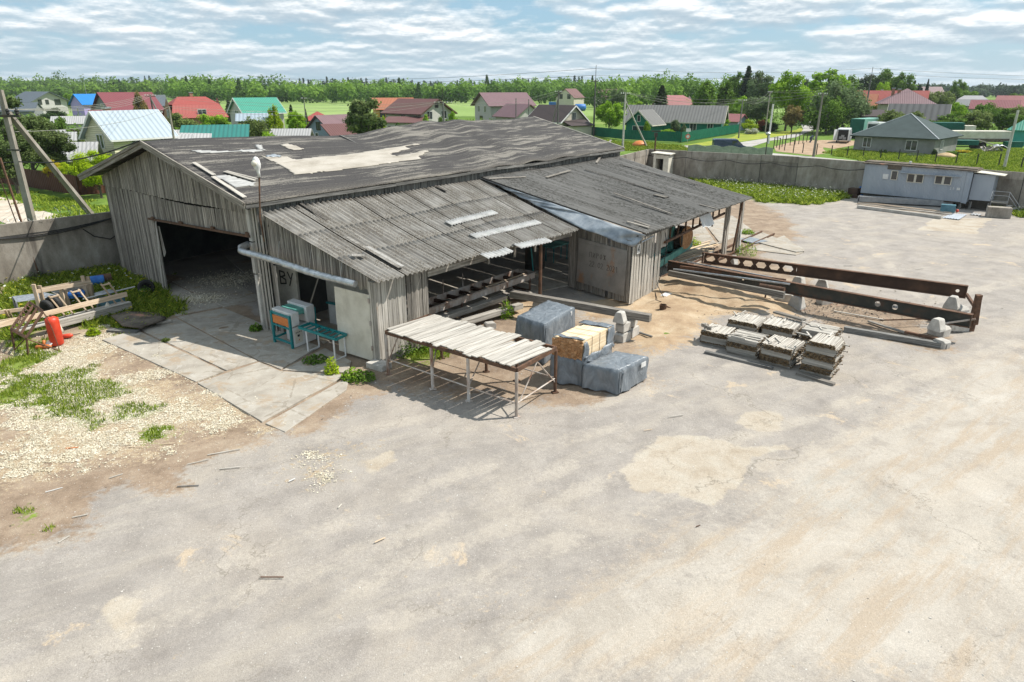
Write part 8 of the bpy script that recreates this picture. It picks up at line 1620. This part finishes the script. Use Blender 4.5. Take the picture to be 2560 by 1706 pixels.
me.skin_vertices[0].data[0].use_root = True; po.modifiers.new('sub', 'SUBSURF').levels = 2
mb = MB(); mb.lathe(p + V3(.5, -.02, .88), [(.03, .0), (.09, .03), (.105, .12), (.08, .2), (.02, .23)], 12); mb.build('hair', M['black'], pr, smooth=True); pr.scale = (1.1, 1.1, 1.1)
# ---------------- grass, chips, flowers, weeds, scraps ----------------
def blades(name, label, P, hmin, hmax, wd_, mat, seed, lean=.4):
    rs = np.random.RandomState(seed); n = len(P); a = rs.rand(n) * 2 * PI; h = hmin + (hmax - hmin) * rs.rand(n) ** 1.5; w = wd_ * (.6 + .8 * rs.rand(n)); dx, dy = np.cos(a) * w, np.sin(a) * w; la = rs.rand(n) * 2 * PI; ll = h * lean * rs.rand(n)
    V = np.stack([P + np.stack([-dx, -dy, 0 * h], 1), P + np.stack([dx, dy, 0 * h], 1), P + np.stack([dx * .6 + np.cos(la) * ll * .4, dy * .6 + np.sin(la) * ll * .4, h * .6], 1), P + np.stack([np.cos(la) * ll, np.sin(la) * ll, h], 1)], 1).reshape(-1, 3)
    o = npmesh(name, V, np.arange(4 * n).reshape(n, 4), LM[mat] if mat in LM else M[mat], np.repeat(rs.rand(n), 4)); return tag(o, label, name.replace('_', ' '), kind='stuff')
rs = np.random.RandomState(4)
def sample(mk_, n, ymax=45, xr=(-36, 60), th=.55):
    ok = np.argwhere((mk_ > th) & (GY < ymax) & (GX > xr[0]) & (GX < xr[1]) & (sdy < 0)); i = ok[rs.randint(len(ok), size=n)]
    x = xs[i[:, 1]] + rs.uniform(-st / 2, st / 2, n); y = ys[i[:, 0]] + rs.uniform(-st / 2, st / 2, n); return np.stack([x, y, Z[i[:, 0], i[:, 1]]], 1)
gm = A['gras'] + nz(GX, GY, 1.0, 40) * .5
Pg = sample(gm, 60000, 40, (-34, 0), .62); blades('grass', 'short green grass growing through the left corner of the yard', Pg, .04, .16, .012, 'grass', 1)
weed_area = (A['gras'] > .6) & (sdpoly(GX, GY, pix([(0, 700), (60, 680), (130, 665), (300, 660), (380, 705), (440, 740), (480, 770), (440, 800), (330, 830), (200, 815), (100, 830), (0, 860)])) < 0)
Pw = sample(weed_area.astype(float), 26000, 45, (-34, 0)); blades('weeds', 'tall weeds along the foot of the left concrete wall', Pw, .06, .36, .022, 'grass', 2, 1.3)
Pw2 = sample((A['gras'] + nz(GX, GY, 1.6, 44) * .9) * (A['gras'] > .3), 34000, 75, (10, 60), .5); blades('weeds', 'overgrown weeds along the foot of the rear concrete wall', Pw2, .05, .45, .055, 'grass', 3, 1.5)
def outer(pts, n, seed):
    r2 = np.random.RandomState(seed); q_ = gg(pts); lo = min(p.x for p in q_), min(p.y for p in q_); hi = max(p.x for p in q_), max(p.y for p in q_); P = np.stack([r2.uniform(lo[0], hi[0], n), r2.uniform(lo[1], hi[1], n)], 1)
    k_ = (sdpoly(P[:, 0], P[:, 1], q_) + nz(P[:, 0], P[:, 1], 5, seed) * 1.5 < 0) & (sdpoly(P[:, 0], P[:, 1], yard_poly) > .3); P = P[k_]; return np.concatenate([P, np.full((len(P), 1), -.05)], 1)
blades('meadow_grass', 'tall unmown grass between the rear wall and the square grey house', outer([(2060, 380), (2140, 372), (2400, 392), (2440, 372), (2700, 372), (2800, 440), (2560, 440), (2170, 410)], 110000, 3), .05, .32, .075, 'grass', 21, 1.2)
blades('meadow_grass', 'rough grass around the poles outside the far wall corner', outer([(1450, 345), (1560, 356), (1700, 364), (1720, 380), (1620, 376), (1500, 380)], 26000, 4), .1, .4, .10, 'grass', 22, 1.2)
blades('meadow_grass', 'grass beside the track outside the left wall', outer([(-40, 480), (60, 478), (200, 500), (300, 520), (300, 560), (190, 548), (90, 520), (40, 500)], 26000, 5), .05, .25, .05, 'grass', 23, 1)
def dots(name, label, P, size, mat, zoff, seed):
    rs2 = np.random.RandomState(seed); P = P + np.array([0, 0, 1.0]) * (zoff[0] + (zoff[1] - zoff[0]) * rs2.rand(len(P)))[:, None]; V, F = leafquads(P, np.array([0, -.2, 1.0]) + rs2.normal(size=(len(P), 3)) * .3, np.full(len(P), size) * (.45 + 1.1 * rs2.rand(len(P)) ** 2), rs2)
    return tag(npmesh(name, V, F, LM[mat] if mat in LM else M[mat], np.repeat(rs2.rand(len(P)), 4)), label, name.replace('_', ' '), kind='stuff')
dots('dandelions', 'yellow dandelions among the weeds beside the shed doorway', sample(weed_area.astype(float), 420, 45, (-34, 0)), .10, 'yellow', (.2, .4), 1); dots('dandelion_clocks', 'white seed heads scattered in the weeds at the left wall', sample(weed_area.astype(float), 220, 45, (-34, -18)), .09, 'white', (.2, .45), 2)
dots('white_flowers', 'white flowers scattered in the weeds at the rear wall', sample((A['gras'] > .5).astype(float), 700, 75, (10, 40)), .12, 'white', (.35, .7), 3)
cmk = np.clip(A['chip'] + nz(GX, GY, 2.0, 41) * .5 - .15, 0, 1) * (A['chip'] > .12); dots('wood_chips', 'pale wood chips strewn over the left corner of the yard', np.concatenate([sample(cmk, 62000, 40, (-36, 5), .5), sample(cmk, 16000, 40, (-36, 5), .25)]), .036, 'chips', (.005, .03), 5)
dots('wood_chips', 'pale chip heap inside the wide shed doorway', np.concatenate([np.stack([g(500, 750).x + rs.normal(size=3000) * .55, g(500, 750).y + rs.normal(size=3000) * .4, .04 + 0 * rs.rand(3000)], 1), np.stack([g(590, 700).x + rs.normal(size=5000) * 1.0, g(590, 700).y + rs.normal(size=5000) * .8, .05 + 0 * rs.rand(5000)], 1)]), .05, 'chips', (.0, .05), 6)
yard_any = (sdpoly(GX, GY, pix([(0, 1706), (2560, 1706), (2560, 700), (1500, 700), (1300, 900), (0, 1000)])) < 0).astype(float)
dots('gravel', 'small pale stones scattered over the worn asphalt', sample(yard_any, 2600, 40, (-20, 40)), .035, 'conc_lt', (.005, .01), 7); dots('leaf_litter', 'dark bark crumbs scattered over the worn asphalt', sample(A['dirt'] * (GX > -20), 900, 40, (-20, 40), .5), .035, 'bark', (.005, .012), 8)
dots('bark_litter', 'brown bark litter under the rail frame and slat stacks', np.stack([g(2060, 775).x + rs.normal(size=2500) * 2.2, g(2060, 775).y + rs.normal(size=2500) * 1.2, .03 + 0 * rs.rand(2500)], 1), .07, 'rot', (.0, .04), 9)
def weedplant(u, v, h, w, mat, label, n=420, sp=0):
    p = g(u, v); rs2 = np.random.RandomState(int(u)); a = rs2.rand(n) * 2 * PI; q = rs2.rand(n) ** .6; hh = rs2.rand(n); P = np.stack([p.x + np.cos(a) * q * w * .5, p.y + np.sin(a) * q * w * .5, .03 + hh * h * (1.15 - .75 * q) * (.6 + .6 * np.abs(np.sin(a * 4)))], 1); V, F = leafquads(P, rs2.normal(size=(n, 3)) * .6 + np.array([0, 0, .8]), np.full(n, .065), rs2, 1.8)
    r_ = thing('weed_plant', label, 'plant', tuple(p), 'weed plants in the yard'); o = npmesh('leaves', V - np.array(p), F, LM[mat], np.repeat(rs2.rand(n), 4)); o.parent = r_
    mb = MB(); [mb.cyl(p, p + V3(ru(-w, w) * .3, ru(-w, w) * .3, h * ru(.6, 1)), .008, n=4) for _ in range(7)]; mb.build('stem', M['wood_tan'], r_)
for a_ in ((1265, 795, .75, .7, 'bright', 'tall grassy weed beside the bleached beams'), (1035, 880, .9, 1.1, 'green', 'dark leafy weed under the left end of the rack table'), (1085, 872, .5, 1.2, 'bright', 'low leafy weed under the middle of the rack table'), (1000, 890, .7, .9, 'green', 'leafy weed between lean-to corner and first table leg'), (830, 935, .55, .5, 'lime', 'yellowish weed at the foot of the white sheet door'), (790, 905, .2, .9, 'green', 'flat weed tuft in front of the roller table'), (880, 948, .35, .7, 'bright', 'leafy weed left of the concrete footing'), (905, 950, .3, .9, 'green', 'creeping weed before the concrete footing'), (640, 828, .3, .5, 'green', 'weed tuft at the concrete corner post'), (1865, 638, .8, 1.2, 'bright', 'bushy light green weed right of the outer timber posts'), (1735, 616, .5, .8, 'lime', 'weed beside the mint sawmill bed'), (1868, 586, .35, .9, 'bright', 'low weed at the left rail end'), (1825, 830, .1, .3, 'green', 'tiny weed before the slat stacks'), (365, 742, .45, .6, 'green', 'weed at the old tyre'), (235, 838, .3, .5, 'lime', 'light green dock plant in the wood chips'), (90, 700, .5, 1.1, 'silver', 'broad leaved burdock by the left wall'), (415, 855, .1, .25, 'olive', 'tiny weed in the joint of the concrete pad'), (1228, 900, .15, .5, 'green', 'small weed under the right half of the rack table')): weedplant(*a_)
k = 0
for (u, v, a, ln, mt) in ((680, 1443, 0, .45, 'rust'), (495, 1155, .5, .5, 'wood_lt'), (560, 1130, .4, .8, 'wood_lt'), (470, 1215, .1, .5, 'wood_dk'), (575, 1170, .2, .5, 'wood_lt'), (290, 1190, .7, .3, 'wood_lt'), (135, 1225, .6, .35, 'white'), (200, 1290, .4, .3, 'wood_lt'), (1690, 1040, .3, .5, 'wood_lt'), (950, 1350, .7, .25, 'wood_tan'), (160, 1348, 1.2, .25, 'wood_lt'), (1745, 1315, .5, .12, 'rust'), (2300, 672, .4, .6, 'wood_lt'), (2120, 665, .1, .5, 'wood_dk'), (2170, 700, .2, .5, 'wood_dk'), (730, 1200, .9, .18, 'white'), (1620, 1075, .3, .25, 'wood_tan'), (850, 1265, 1.3, .15, 'dwhite'), (420, 1110, .1, .4, 'wood_tan'), (345, 1118, .0, .5, 'wood_tan'), (180, 1120, .2, .3, 'orange')):
    p = g(u, v, .03); d = V3(math.cos(a), math.sin(a), 0) * ln / 2; mb = MB(); mb.board(p - d, p + d, ru(.015, .03), .015, r=.9); tag(mb.build('wood_scrap', M[mt], loc=p), 'small scrap of wood lying loose on the open ground', 'scrap', 'scraps lying on the yard'); k += 1
# ---------------- haze ----------------
hm = bpy.data.materials.new('haze_air'); hm.use_nodes = True; hn = hm.node_tree.nodes; hl = hm.node_tree.links
for n in list(hn): hn.remove(n)
ho = hn.new('ShaderNodeOutputMaterial'); hv = hn.new('ShaderNodeVolumePrincipled'); hl.new(hv.outputs[0], ho.inputs['Volume'])
hv.inputs['Color'].default_value = (.80, .88, .95, 1); hv.inputs['Density'].default_value = .00012; hv.inputs['Anisotropy'].default_value = .3
mb = MB(); mb.box((0, 3990, 19), (7990, 8200 + 100, 40.2)); hz = mb.build('haze', hm); tag(hz, kind='stuff', label='thin pale haze over the far woods and village', cat='haze')
